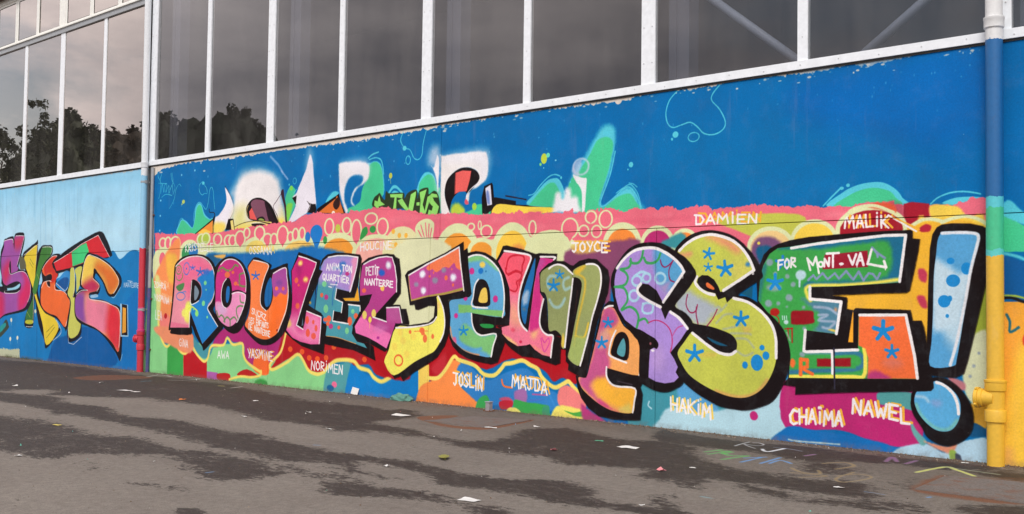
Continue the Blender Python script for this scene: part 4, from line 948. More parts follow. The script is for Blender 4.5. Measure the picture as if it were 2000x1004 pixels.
F;60 150 160;29;1;0;0;1;-3378,1095 34,-44 -67,-41 -105,29
F;24 15 17;13;1;0;0;1;-8784,982 84,54 119,30 168,8 133,-18 99,-42 59,-57 43,-79 7,-88 -15,-87 -28,-70 -14,-52 99,-77 53,-59 -64,-54 -217,-147 -37,25 -108,85 -76,96 -6,-81 -329,-3 -10,34 -39,1 24,113 26,184 17,183
B;238 150 165;7;0;0;0;1;-8766,973 85,45 118,32 151,4 117,-20 91,-46 59,-66 24,-88 -7,-96 -36,-79 -62,-54 67,-60 100,-96 -234,-155 -96,122 -108,145 -12,9 -6,-141 -319,-9 28,140 25,184
F;240 112 150;163;1;1;0;1;-8766,973 84,54 270,31 249,-92 -29,-53 -210,-69 -83,-9 -25,-171 -107,108 -123,36
F;232 120 150;18;0;1;0;1;-8834,418 6,55 312,-24 1,-23
F;34 132 206;27;1;1;0;1;-8402,844 32,35 113,26 144,25 17,-192 -130,-133 183,-157 -249,-166 -157,159 -47,107 -30,98 100,6 81,40 22,54 -28,71
E;238 245 100;45;1;1;0;0.85;-8590,555 55,43
E;238 245 100;45;1;1;0;0.85;-8540,592 54,43
E;238 245 100;45;1;1;0;0.85;-8545,511 54,43
E;238 245 100;45;1;1;0;0.85;-8533,619 54,43
S;225 238 90;13;1;0;27;1;-8540,592 66,19 85,-35;0
E;140 225 120;11;1;0;0;1;-8396,554 28,27
E;125 220 150;9;1;0;0;1;-8272,821 23,19
E;125 220 150;9;1;0;0;1;-8256,762 10,7
E;125 220 150;9;1;0;0;1;-8293,644 25,24
E;125 220 150;9;1;0;0;1;-8227,526 13,12
E;125 220 150;9;1;0;0;1;-8448,593 13,13
R;115 150 80;6;1;0;22;1;-8716,940 45,40;1
R;115 150 80;6;1;0;13;1;-8716,940 16,15;1
R;70 125 205;6;1;0;18;1;-8584,948 48,53;1
E;60 110 200;7;1;0;0;1;-8584,948 10,8
S;115 150 80;6;1;0;22;1;-8650,908 2,-36 -42,-28 -52,10 -10,23;0
F;80 140 80;14;1;0;0;1;-8753,790 133,32 -14,-55 -68,-18
R;80 130 205;6;1;0;18;1;-8669,703 72,35;1
S;80 130 205;6;1;0;15;1;-8671,735 72,10 17,-5;0
S;60 110 200;7;0;0;20;1;-8482,956 -1,22;0
S;60 110 200;7;0;0;20;1;-8482,956 39,7;0
S;60 110 200;7;0;0;20;1;-8482,956 25,-18;0
S;60 110 200;7;0;0;20;1;-8482,956 -24,-18;0
S;60 110 200;7;0;0;20;1;-8482,956 -40,7;0
E;60 110 200;7;1;0;0;1;-8482,956 16,8
S;60 110 200;7;0;0;31;1;-8356,919 -1,36;0
S;60 110 200;7;0;0;31;1;-8356,919 62,11;0
S;60 110 200;7;0;0;31;1;-8356,919 40,-29;0
S;60 110 200;7;0;0;31;1;-8356,919 -37,-28;0
S;60 110 200;7;0;0;31;1;-8356,919 -63,12;0
E;60 110 200;7;1;0;0;1;-8356,919 25,13
E;60 115 205;44;1;0;0;1;-8257,914 49,23
F;24 15 17;7;1;0;0;1;-8498,835 80,6 68,-42 22,-53 -25,-63 -56,-31 -90,1
F;125 145 160;7;1;0;0;1;-8441,795 51,-23 20,-35 -24,-45 -46,-20
S;244 240 240;7;1;0;19;1;-8766,971 85,47 118,31 151,7 116,-19 92,-44 59,-71 25,-88 -5,-96 -39,-79 -62,-54 67,-69 100,-84;0
S;244 240 240;7;1;0;19;1;-8509,570 -6,-139;0
S;244 240 240;7;1;0;19;1;-8492,837 -14,-189 64,-8 74,26;0
F;24 15 17;13;1;0;0;1;-8129,930 61,65 92,40 93,9 108,-23 92,-51 66,-86 34,-110 2,-101 -33,-101 -51,-93 -69,-61 -75,-21 -92,16 -80,41 -81,58 -43,69 -18,157
B;205 52 132;7;1;0;0;1;-8052,973 77,40 77,10 93,-14 80,-44 48,-56 25,-76 6,-93 -9,-76 -41,-76 -58,-69 -58,-44 -76,-22 -78,18 -64,33 -50,51 -23,61 -1,122 -2,114 25,78
F;240 150 195;26;1;1;0;1;-8116,644 126,8 64,-42 65,112 98,18 128,-15 11,-271 -482,-12
F;225 175 215;87;1;1;0;1;-8083,625 94,18 64,-59 -91,-45
S;125 140 82;9;1;1;35;1;-8073,921 54,30 47,-13 55,-14 61,17 37,29 46,-9;0
S;125 140 82;9;1;1;34;1;-7680,905 -67,-16 9,-39;0
S;125 140 82;9;1;1;34;1;-7660,791 -76,8 -16,43;0
S;110 145 95;9;1;1;30;1;-8081,581 34,-51 38,18 40,-21 18,-38;0
S;110 145 95;9;1;1;29;1;-7967,497 45,35 47,-24 5,-47;0
S;110 145 95;9;1;1;29;1;-7875,508 60,27 39,-25;0
S;110 145 95;9;1;1;29;1;-7661,622 -67,8 -48,-18 -2,-43 24,-42;0
S;110 145 95;8;1;1;29;1;-7732,714 10,-50 60,-10;0
E;240 115 75;10;1;1;0;1;-7931,890 40,25
E;240 115 75;10;1;1;0;1;-7847,909 20,12
E;240 115 75;10;1;1;0;1;-7803,816 27,17
E;240 115 75;10;1;1;0;1;-7766,804 12,7
E;240 115 75;10;1;1;0;1;-8018,921 9,6
E;240 115 75;10;1;1;0;1;-7893,924 9,6
F;24 15 17;7;1;0;0;1;-7937,861 47,-8 30,-62 7,-86 -20,-60 -53,-33 -50,14 -30,43 -7,69 16,79
F;30 110 180;7;1;0;0;1;-7911,795 21,-22 -1,-68 -24,-52 -26,17 -3,69 11,43
S;24 15 17;6;1;0;22;1;-7870,739 106,18 121,-27;0
S;244 240 240;7;1;0;18;1;-7944,855 -45,-38 -24,-61 -2,-70 31,-60 46,-18;0
S;244 240 240;7;1;0;18;1;-8036,975 61,36 77,11 93,-13 80,-44 51,-64 24,-76 -1,-72;0
S;244 240 240;7;1;0;18;1;-7854,729 91,14 101,-18 0,-61 -34,-76 -57,-78 -22,-19;0
F;24 15 17;12;1;0;0;1;-7636,950 38,43 65,38 102,-20 133,-45 -2,-37 204,46 24,-30 19,-73 39,-129 4,-104 -27,-81 -50,-115 -66,-58 -95,-48 -98,-20 -100,8 -103,46 -83,50 -32,49 55,86 25,109 2,143 -19,84
B;250 132 72;7;1;0;0;1;-7625,943 35,41 43,25 102,-14 112,-32 -2,-23 -47,-66 -39,-99 -18,-83 16,-58 52,-37 56,18 42,62 9,65 -13,144 171,58 23,-72 20,-97 1,-80 -17,-97 -51,-90 -59,-82 -61,-35 -69,-23 -86,-3 -101,22 -105,55 -39,37 49,77 25,109 -6,126 -18,92
F;252 115 45;147;1;1;0;1;-7264,742 97,1 109,0 -8,-129 -64,-106 -66,-91 -123,-49 -100,9 109,119
F;172 78 158;24;1;1;0;1;-7277,890 171,55 36,-170 -28,-48 -69,16 -54,-33 -50,32
E;120 70 150;65;1;1;0;0.6;-7184,820 41,24
E;250 120 70;10;1;0;0;1;-7217,775 22,16
E;240 105 90;16;1;0;0;1;-7127,775 19,15
S;50 110 195;7;0;0;30;1;-7512,879 -2,33;0
S;50 110 195;7;0;0;29;1;-7512,879 54,10;0
S;50 110 195;7;0;0;29;1;-7512,879 35,-27;0
S;50 110 195;7;0;0;30;1;-7512,879 -33,-27;0
S;50 110 195;7;0;0;30;1;-7512,879 -56,10;0
E;50 110 195;7;1;0;0;1;-7512,879 22,13
F;26 104 170;7;1;0;0;1;-7304,865 23,-49 0,-115 -28,-58 -46,-17 -23,41 1,75 28,74
S;244 240 240;6;0;0;15;1;-7524,603 -22,9 -11,-8 16,-16 16,-16 -15,-7 -18,9;0
S;244 240 240;6;0;0;15;1;-7517,607 5,-40 15,-11 13,3 2,38;0
S;244 240 240;6;0;0;15;1;-7439,584 -18,9 -17,-14 5,-21 14,-11 17,0;0
S;244 240 240;6;0;0;15;1;-7428,542 -1,45 26,-11 1,-14 -26,0 32,-28;0
S;244 240 240;6;0;0;15;1;-7390,571 34,-9 -32,-36 34,-9;0
S;244 240 240;6;0;0;13;1;-7469,547 -21,3 0,-23 22,-3;0
S;244 240 240;6;0;0;13;1;-7491,539 18,-3;0
S;244 240 240;6;0;0;13;1;-7462,547 21,-3;0
S;244 240 240;6;0;0;13;1;-7451,546 0,-23;0
S;244 240 240;6;0;0;15;1;-7593,538 3,-44 20,-1;0
S;244 240 240;6;0;0;15;1;-7546,532 -20,3 1,-43 21,-4;0
S;244 240 240;6;0;0;15;1;-7566,513 17,-2;0
S;244 240 240;6;0;0;15;1;-7520,526 -13,5 -7,-9 10,-13 10,-12 -9,-9 -11,6;0
S;244 240 240;6;0;0;15;1;-7469,517 -20,4 1,-43 21,-4;0
S;244 240 240;6;0;0;15;1;-7489,499 17,-3;0
S;244 240 240;6;0;0;15;1;-7462,475 0,43 18,-46 1,43;0
S;244 240 240;6;0;0;15;1;-7418,513 -20,3 1,-43;0
S;244 240 240;6;0;0;15;1;-7438,495 17,-1;0
S;244 240 240;6;0;0;15;1;-7411,464 8,41 12,-45;0
S;244 240 240;6;0;0;15;1;-7408,478 12,-2;0
S;244 240 240;6;0;0;15;1;-7386,461 0,43 18,-46 1,43;0
S;244 240 240;6;0;0;15;1;-7363,502 21,-4;0
S;244 240 240;6;0;0;15;1;-7353,500 2,-42;0
S;244 240 240;6;0;0;15;1;-7317,493 -13,5 -6,-9 9,-12 10,-13 -9,-9 -10,6;0
S;244 240 240;6;0;0;15;1;-7596,485 2,-46 14,-1 6,19 -8,23 -19,6;0
S;244 240 240;6;0;0;15;1;-7546,477 -22,4 0,-45 24,-5;0
S;244 240 240;6;0;0;15;1;-7569,459 19,-4;0
S;244 240 240;6;0;0;15;1;-7511,429 1,45 20,-49 1,45;0
S;244 240 240;6;0;0;15;1;-7482,417 10,44 13,-48;0
S;244 240 240;6;0;0;15;1;-7478,432 14,-2;0
S;244 240 240;6;0;0;15;1;-7454,414 1,45 20,-49 0,45;0
S;244 240 240;6;0;0;15;1;-7428,456 23,-5;0
S;244 240 240;6;0;0;15;1;-7416,454 1,-46;0
S;244 240 240;6;0;0;15;1;-7377,440 -21,4 0,-45 23,-4;0
S;244 240 240;6;0;0;15;1;-7398,422 18,-4;0
S;244 240 240;6;0;0;15;1;-7369,396 0,45 17,-8 1,-14 -17,-3 21,-25;0
S;244 240 240;6;0;0;15;1;-7341,393 -1,44 18,-8 0,-13 -17,-3 22,-25;0
S;244 240 240;6;0;0;15;1;-7294,430 -21,4 1,-45 22,-4;0
S;244 240 240;6;0;0;15;1;-7315,412 18,-4;0
E;150 30 20;8;1;0;0;1;-7197,442 10,10
S;244 240 240;7;1;0;17;1;-7550,1007 105,-13 110,-31 -47,-89 -37,-83 -21,-83 13,-70 70,-43;0
S;244 240 240;7;1;0;17;1;-7267,896 161,45 23,-69 22,-97 -1,-88 -24,-89 -51,-90 -48,-78;0
F;24 15 17;11;0;0;0;1;-6655,956 24,46 62,34 99,12 146,-7 143,-14 21,-32 -11,-53 -30,-150 -39,-84 -134,-1 37,-21 190,-6 8,-67 -106,-99 17,-67 43,-59 116,-3 60,-29 24,-98 -127,35 -130,32 -180,15 -168,17 -11,61 31,96 -46,60 -101,30 20,110 21,117 29,78
B;76 156 170;6;0;0;0;1;-6642,948 36,46 50,23 111,9 121,-3 120,-12 -10,-68 -21,-75 -44,-116 -170,25 -16,-77 92,-26 -9,-76 -98,10 -10,-77 185,-17 3,142 138,-6 -2,-37 -79,-99 -12,-68 60,-58 82,-12 36,-33 -105,21 -119,26 -122,19 -145,10 13,79 -53,77 -97,33 16,106 15,101
F;172 142 212;108;1;1;0;1;-6689,839 47,117 85,69 352,-7 15,-75 -89,-196 -170,30 -113,38
F;230 150 190;53;1;1;0;1;-6275,997 71,10 -53,-200 -35,-30 20,129
S;40 130 190;38;1;1;31;1;-6491,931 98,-1 -11,-46;0
S;50 120 180;19;1;1;23;1;-6451,823 -40,-77 -3,-92;0
E;45 115 195;46;1;1;0;1;-6382,960 36,18
E;125 210 150;9;1;0;0;1;-6599,811 28,22
E;125 210 150;9;1;0;0;1;-6574,622 28,32
E;125 210 150;9;1;0;0;1;-6251,608 19,17
E;125 210 150;9;1;0;0;1;-6315,463 22,24
E;200 50 130;9;1;0;0;0.9;-6571,711 25,20
E;200 50 130;9;1;0;0;0.9;-6508,492 27,20
E;200 50 130;9;1;0;0;0.9;-6325,887 24,15
E;238 105 70;12;1;0;0;1;-6628,726 19,17
E;238 105 70;12;1;0;0;1;-6534,549 30,25
E;238 105 70;12;1;0;0;1;-6578,540 28,15
E;238 105 70;12;1;0;0;1;-6284,536 26,32
E;238 105 70;12;1;0;0;1;-6214,575 24,21
E;238 105 70;12;1;0;0;1;-6413,485 17,14
E;238 105 70;12;1;0;0;1;-6545,510 22,15
S;244 240 240;5;0;0;20;1;-6578,916 15,47 18,-49;0
S;244 240 240;5;0;0;20;1;-6572,933 20,-2;0
S;244 240 240;5;0;0;20;1;-6535,916 2,47 28,-49 2,47;0
S;244 240 240;5;0;0;20;1;-6485,953 2,-39;0
S;244 240 240;5;0;0;20;1;-6485,968 0,-3;0
S;244 240 240;5;0;0;20;1;-6465,916 3,47 17,-30 15,28 6,-48;0
S;244 240 240;5;0;0;20;1;-6407,910 2,-5;0
S;244 240 240;5;0;0;20;1;-6389,954 32,-4;0
S;244 240 240;5;0;0;20;1;-6373,953 1,-48;0
S;244 240 240;5;0;0;20;1;-6331,952 -14,-13 3,-24 13,-10 14,10 -3,24 -13,13;0
S;244 240 240;5;0;0;20;1;-6303,897 1,47 27,-49 2,47;0
S;244 240 240;5;0;0;20;1;-6604,888 -15,-13 3,-24 13,-11 15,10 -2,25 -14,13;0
S;244 240 240;5;0;0;20;1;-6600,854 14,-21;0
S;244 240 240;5;0;0;20;1;-6577,888 4,-41 14,-9 13,6 2,40;0
S;244 240 240;5;0;0;20;1;-6532,838 15,46 18,-49;0
S;244 240 240;5;0;0;20;1;-6526,854 20,-2;0
S;244 240 240;5;0;0;20;1;-6487,836 0,48 25,-8 0,-14 -24,-5 30,-24;0
S;244 240 240;5;0;0;20;1;-6447,874 32,-4;0
S;244 240 240;5;0;0;20;1;-6431,872 1,-47;0
S;244 240 240;5;0;0;20;1;-6396,862 1,-38;0
S;244 240 240;5;0;0;20;1;-6397,877 1,-3;0
S;244 240 240;5;0;0;20;1;-6346,869 -31,3 0,-48 32,-3;0
S;244 240 240;5;0;0;20;1;-6378,848 26,-2;0
S;244 240 240;5;0;0;20;1;-6333,814 0,47 24,-7 1,-14 -24,-5 29,-23;0
S;244 240 240;5;0;0;14;1;-6522,809 84,-5;0
S;244 240 240;5;0;0;14;1;-6546,792 35,-6;0
F;236 168 45;6;0;0;0;1;-6201,792 21,-108 -163,2 -31,20 137,4
S;225 160 90;8;1;0;11;1;-6561,417 136,-7 122,-22 95,-17;0
S;244 240 240;6;0;0;20;1;-6556,1014 111,11 121,-3 120,-14 -10,-65 -27,-75 -50,-116;0
S;244 240 240;6;0;0;20;1;-6447,777 -18,-78 92,-26 -13,-75;0
S;244 240 240;6;0;0;20;1;-6478,608 -12,-76 189,-16;0
S;244 240 240;6;0;0;20;1;-6306,659 139,-9 -1,-37;0
F;24 15 17;12;0;0;0;1;-7030,912 32,48 63,101 106,-24 176,-46 -15,-66 44,-16 -44,-55 -35,-78 -14,-156 93,-34 19,-73 40,-7 -9,-85 -16,-144 -84,16 -195,36 -121,48 -96,52 -4,16 66,130 15,136 -11,105
B;206 42 122;6;0;0;0;1;-7017,916 32,44 58,71 99,-21 124,-34 -5,-27 -49,-78 -36,-79 -49,-95 -49,-96 -42,-112 80,-27 20,53 17,83 95,-18 92,-21 -2,-78 -6,-128 -114,-6 -131,15 -107,28 -83,57 25,55 37,81 9,112
F;242 135 182;175;1;1;0;1;-7073,447 49,112 107,10 25,32 -42,-112 80,-27 37,136 191,-39 -5,-210 -252,10
F;232 205 110;48;1;1;0;1;-7075,493 39,41 28,-39 -39,-25
F;120 20 90;112;1;1;0;0.4;-6958,952 80,-1 -50,-95
E;250 200 100;40;1;0;0;1;-6906,973 26,19
E;252 225 140;16;1;0;0;1;-6906,973 13,10
E;250 200 100;40;1;0;0;1;-6835,846 31,23
E;252 225 140;16;1;0;0;1;-6835,846 16,11
E;240 105 75;16;1;0;0;1;-6954,840 24,22
E;240 105 75;16;1;0;0;1;-6923,802 13,11
E;240 105 75;16;1;0;0;1;-6933,640 27,24
E;240 95 75;9;1;0;0;1;-6804,532 23,31
E;240 95 75;9;1;0;0;1;-6726,518 15,17
E;240 95 75;9;1;0;0;1;-6690,472 18,26
E;240 95 75;9;1;0;0;1;-6792,433 26,31
E;240 95 75;9;1;0;0;1;-6719,412 31,25
F;30 110 160;6;0;0;0;1;-6710,776 -3,-160 -76,32 39,65
E;200 160 60;24;1;0;0;1;-6770,666 13,11
F;90 110 130;8;0;0;0;1;-6861,554 10,-63 -23,-5
S;244 240 240;6;0;0;19;1;-6931,1030 103,-20 124,-35 -11,-34 -67,-110 -49,-103 -49,-103 -61,-136 87,-30;0
S;244 240 240;6;0;0;19;1;-6813,601 183,-42 -2,-78 -16,-126;0
F;24 15 17;11;0;0;0;1;-6162,963 75,38 113,20 90,6 77,-5 23,-19 39,-15 21,-109 2,-136 -32,-31 -51,-50 76,1 12,-28 53,1 35,-93 -2,-15 -129,-4 -91,-182 -35,-16 -125,39 -69,20 -105,2 -48,37 -20,82 96,107 -24,112 -3,82 12,98
B;186 66 142;6;0;0;0;1;-6150,950 86,32 91,21 89,6 58,-7 33,-64 25,-109 0,-72 -52,-37 -98,-74 -99,-75 147,-30 -5,102 136,6 41,-112 -73,-11 -94,-175 -101,38 -104,33 -140,29 -14,48 80,92 78,83 32,63 -136,-13 -5,106 15,75
F;242 118 182;22;1;1;0;1;-6230,499 86,70 117,-57 226,-70 -41,-96 -380,101
F;205 110 170;102;1;1;0;0.6;-5873,647 137,2 30,-107 -142,11
F;215 130 190;73;1;1;0;0.5;-5959,528 112,-26 -88,-46 -80,27
E;220 225 240;44;1;0;0;1;-5860,946 29,26
E;244 240 240;22;1;0;0;1;-5860,946 13,13
E;40 100 200;30;1;0;0;1;-5931,892 34,24
E;245 200 90;15;1;0;0;1;-5922,782 22,21
E;240 110 80;15;1;0;0;1;-6127,763 23,16
E;238 215 110;9;1;0;0;1;-6115,584 25,31
E;238 215 110;9;1;0;0;1;-6012,597 25,31
E;245 215 90;9;1;0;0;1;-6053,552 18,22
S;245 215 90;4;1;0;7;1;-6053,541 -2,-52;0
E;170 40 140;15;1;0;0;1;-5958,424 16,10
S;244 240 240;5;0;0;21;1;-6106,874 -2,58 18,-3 3,-17 -20,-12;0
S;244 240 240;5;0;0;21;1;-6052,934 -24,1 0,-58 26,-1;0
S;244 240 240;5;0;0;21;1;-6077,906 21,-1;0
S;244 240 240;5;0;0;21;1;-6044,937 25,-1;0
S;244 240 240;5;0;0;21;1;-6032,937 2,-58;0
S;244 240 240;5;0;0;21;1;-6004,928 1,-46;0
S;244 240 240;5;0;0;21;1;-6005,947 0,-4;0
S;244 240 240;5;0;0;21;1;-5991,932 26,-1;0
S;244 240 240;5;0;0;21;1;-5978,932 1,-57;0
S;244 240 240;5;0;0;21;1;-6122,806 2,43 26,-45 2,43;0
S;244 240 240;5;0;0;21;1;-6081,805 15,42 17,-44;0
S;244 240 240;5;0;0;21;1;-6075,820 19,-1;0
S;244 240 240;5;0;0;21;1;-6040,805 2,43 26,-45 2,43;0
S;244 240 240;5;0;0;21;1;-6000,847 31,-3;0
S;244 240 240;5;0;0;21;1;-5985,846 1,-43;0
S;244 240 240;5;0;0;21;1;-5929,837 -29,2 0,-42 30,-2;0
S;244 240 240;5;0;0;21;1;-5959,818 25,-2;0
S;244 240 240;5;0;0;21;1;-5917,796 1,42 23,-5 0,-13 -23,-5 28,-21;0
S;244 240 240;5;0;0;21;1;-5877,796 0,42 23,-6 1,-13 -23,-4 28,-21;0
S;244 240 240;5;0;0;21;1;-5810,828 -28,2 -1,-42 30,-2;0
S;244 240 240;5;0;0;21;1;-5839,809 24,-1;0
S;244 240 240;4;0;0;10;1;-5994,940 5,-88;0
S;244 240 240;6;0;0;19;1;-6135,955 71,26 91,21 89,6 62,-7 31,-63 22,-94 1,-89;0
S;244 240 240;6;0;0;19;1;-6017,571 147,-30;0
S;244 240 240;6;0;0;19;1;-5873,641 137,6 32,-109;0
F;24 15 17;10;0;0;0;1;-5069,1016 84,12 85,-12 83,-38 65,-44 46,-68 26,-72 10,-98 -5,-153 -119,0 0,-16 48,-5 7,-30 27,-9 -1,-55 -58,-124 -59,-15 -139,13 -86,17 -78,31 -59,45 -33,55 16,138 -25,113 112,21 100,18 -34,121
B;98 172 216;5;1;0;0;1;-5056,987 62,16 75,-8 75,-35 65,-54 40,-66 20,-85 1,-92 -18,-66 -259,20 -17,-2 4,-64 25,-46 57,-32 135,16 -23,-78 -17,-72 -111,2 -114,19 -78,37 -69,54 -17,68 3,82 -7,93 102,18 96,21 -21,74 -12,102
F;132 202 128;34;1;1;0;1;-5056,987 137,8 140,-89 -18,-6 -112,61 -141,-5
F;130 200 112;13;0;1;0;1;-5010,644 286,-4 -12,-43 -278,18
F;130 200 112;14;0;1;0;1;-5140,674 130,-5 1,-47 -130,-6
F;128 198 122;47;1;1;0;1;-5079,543 153,-73 133,17 -20,-135 -111,21 -133,29 -68,51
S;90 165 225;34;1;1;34;1;-5184,451 89,-51 96,-23 75,10;0
S;228 150 92;17;1;1;20;1;-5215,519 27,-81 74,-56 96,-29 76,-8;0
E;220 100 140;27;1;1;0;1;-5174,431 18,25
S;175 190 90;13;1;1;20;1;-4721,728 -3,-78;0
F;24 15 17;5;1;0;0;1;-4934,842 47,-13 30,-48 11,-67 -15,-48 -135,2 3,85 22,68
F;240 205 92;5;1;0;0;1;-4919,780 33,4 14,-43 -5,-50 -73,2 9,54
F;42 150 72;7;1;0;0;1;-4933,548 109,0 4,-22 -84,-2
E;210 50 140;14;1;0;0;1;-5018,896 23,23
E;210 50 140;14;1;0;0;1;-5074,716 19,16
E;210 50 140;13;1;0;0;1;-4800,713 22,22
E;210 50 140;14;1;0;0;1;-5177,499 1,1
E;210 50 140;14;1;0;0;1;-5162,598 18,18
E;240 210 95;20;1;0;0;1;-4922,938 26,20
E;30 120 200;13;1;0;0;1;-4937,896 23,19
E;30 110 170;7;1;0;0;1;-4889,893 6,6
S;28 140 212;5;0;0;27;1;-5088,499 -1,30;0
S;28 140 212;5;0;0;27;1;-5088,499 41,10;0
S;28 140 212;5;0;0;27;1;-5088,499 26,-25;0
S;28 140 212;5;0;0;27;1;-5088,499 -25,-26;0
S;28 140 212;5;0;0;27;1;-5088,499 -42,8;0
E;28 140 212;5;1;0;0;1;-5088,499 17,12
S;244 240 240;5;1;0;23;1;-5058,987 64,15 75,-7 75,-35 65,-54 34,-59 21,-92 1,-92 -13,-66;0
S;244 240 240;5;1;0;23;1;-4958,841 -32,-41 -12,-74 -7,-62 139,-10;0
S;244 240 240;5;1;0;23;1;-5016,615 8,-64 30,-53 61,-24 126,13 -23,-76 -17,-72;0
F;24 15 17;11;0;0;0;1;-5682,872 28,28 214,69 161,53 175,70 7,-57 32,15 15,-121 32,-184 -20,-17 -194,-27 14,-114 -4,-103 -42,-90 -78,-86 -91,-48 -133,-63 -115,-65 -28,29 -64,-20 -115,111 48,118 67,163 146,-11 197,26 50,36 9,77 -62,-1 -102,-30 -32,3 -11,32 -48,-2 -30,130
B;190 76 150;6;0;0;0;1;-5647,865 207,86 161,54 134,52 15,-93 35,-196 -178,-30 -171,-16 -167,-32 -23,89
F;250 128 84;14;1;1;0;1;-5440,941 298,106 37,-138 -58,8 -26,34 -48,-33 -40,7 -80,-34 -41,21 -41,-10
S;182 162 72;14;1;1;35;1;-5609,693 165,30 171,22 181,35;0
S;182 162 72;11;1;1;14;1;-5642,865 13,-86 20,-86;0
E;225 220 240;35;1;0;0;1;-5500,878 29,25
E;245 245 252;21;1;0;0;1;-5500,878 17,16
E;225 220 240;35;1;0;0;1;-5487,765 29,25
E;245 245 252;21;1;0;0;1;-5487,765 17,16
E;225 220 240;34;1;0;0;1;-5196,854 28,25
E;245 245 252;21;1;0;0;1;-5196,854 16,15
E;150 140 165;29;1;0;0;1;-5561,807 23,16
E;150 140 165;28;1;0;0;1;-5371,835 28,20
E;150 140 165;28;1;0;0;1;-5287,904 24,17
E;245 115 80;8;1;0;0;1;-5263,852 16,18
E;245 115 80;8;1;0;0;1;-5195,804 10,11
E;245 115 80;8;1;0;0;1;-5427,863 10,8
E;245 115 80;8;1;0;0;1;-5387,888 6,8
E;245 115 80;8;1;0;0;1;-5209,910 6,7
B;246 238 104;6;1;0;0;1;-5353,722 26,2 36,-69 24,-89 -8,-76 -30,-63 -59,-72 -70,-32 -134,-55 -211,-104 -107,90 47,89 74,161 191,5 145,18 60,29 25,43 -3,90
E;245 215 95;29;1;1;0;0.7;-5689,413 30,26
E;245 215 95;29;1;1;0;0.7;-5717,470 30,26
E;245 215 95;29;1;1;0;0.7;-5779,367 31,26
E;245 215 95;29;1;1;0;0.7;-5649,322 30,26
E;245 215 95;28;1;1;0;0.7;-5583,445 29,25
E;250 200 140;35;1;1;0;0.7;-5336,661 14,28
E;243 118 68;7;1;0;0;1;-5616,476 14,14
E;243 118 68;7;1;0;0;1;-5495,490 27,20
E;243 118 68;7;1;0;0;1;-5484,469 19,13
E;243 118 68;7;1;0;0;1;-5463,435 21,28
E;243 118 68;7;1;0;0;1;-5386,452 14,17
S;243 118 68;11;0;0;10;1;-5573,481 135,7;0
R;240 110 60;7;1;0;26;1;-5733,272 43,37;1
S;248 225 130;7;1;0;18;1;-5739,282 11,-21;0
S;244 240 240;6;0;0;22;1;-5642,872 202,80 161,53 137,53 12,-94 39,-199;0
S;244 240 240;6;1;0;22;1;-5338,727 47,-72 21,-89 -8,-83 -35,-65;0
S;244 240 240;6;1;0;23;1;-5767,501 140,7 157,18 81,23 38,36;0
F;24 15 17;10;0;0;0;1;-4798,966 26,33 31,56 31,3 134,-27 117,-33 29,5 148,-7 -5,-44 -66,-31 -50,-19 -20,-25 6,-121 43,-25 17,-63 12,-126 61,-23 5,-28 38,-8 -5,-158 -39,-13 -66,13 -76,21 -68,5 -69,2 -88,41 -62,44 2,45 -32,39 -46,15 115,6 6,121 -11,130 -35,79 -46,59
B;246 125 152;5;0;0;0;1;-4780,956 49,58 120,-5 113,-22 -16,-64 -42,-77 -33,-91 -11,-90 14,-78 36,-50 39,-25 20,122 22,160 24,109 29,73 118,-15 -71,-40 -42,-25 -12,-19 6,-121 30,-38 -20,-63 -11,-83 22,-50 50,-24 42,-8 -7,-60 -11,-69 -71,9 -60,29 -43,34 -26,-8 -78,-9 -80,33 -59,43 -1,40 67,14 7,118 -11,117 -38,85
F;244 92 112;79;1;1;0;1;-4780,956 49,58 233,-27 -74,-206 -69,-26 -27,13 -47,98
F;216 52 135;26;1;1;0;1;-4421,976 126,-15 -124,-77 11,-166 -14,-178 -80,-18 34,260
F;190 95 170;64;1;1;0;0.6;-4437,960 59,6 -33,-70 -42,-38
F;250 190 140;143;1;1;0;0.7;-4675,664 70,1 37,-116 -105,10
F;250 205 130;39;1;1;0;1;-4725,480 72,-24 53,-37 -71,23
F;250 200 130;64;1;1;0;0.8;-4481,513 51,8 -16,-45 -34,-1
F;246 170 110;38;1;1;0;0.7;-4488,430 60,-36 76,-28 -76,41
S;204 36 56;7;1;1;24;1;-4707,905 17,66 53,22 70,-5 14,-26 -17,-38 -4,-39 -52,10 -71,-22 -19,39;0
S;204 36 56;7;1;1;23;1;-4688,866 62,22 53,-16 -13,-32 -30,-17 9,-35 -21,-26 -49,12;0
S;204 36 56;7;1;1;23;1;-4573,839 -21,-19 4,-19;0
S;225 75 160;6;1;1;15;1;-4404,471 10,-44 21,-37 37,55 -9,31 -29,-29 -21,30;0
E;215 40 80;13;1;1;0;1;-4574,444 12,8
E;240 70 100;26;1;1;0;0.7;-4641,518 18,10
F;30 112 178;6;1;0;0;1;-4459,973 -9,-115 -24,-102 -24,-103 -20,-97 -33,51 -3,97 34,103 42,96
F;200 215 230;45;1;0;0;0.8;-4537,768 22,-12 -7,-65 -35,-13 -5,52
E;90 120 140;32;1;0;0;1;-4548,652 14,10
S;244 240 240;5;1;0;26;1;-4727,1023 116,-14 111,-23 -18,-63 -38,-77 -30,-84 -12,-97 12,-78 27,-44 37,-28;0
S;244 240 240;5;1;0;25;1;-4417,980 117,-4 -8,-15;0
S;244 240 240;5;1;0;25;1;-4387,715 -20,-67 -10,-76 21,-50 42,-27 48,-5 -8,-60 -8,-72;0
F;24 15 17;9;0;0;0;1;-3946,613 37,73 30,23 53,-4 61,-136 103,-44 46,-22 6,-232 -33,-54 15,-40 -13,-148 -45,-6 -146,-6 -113,11 -78,42 -55,56 -29,55 -17,78 83,-7
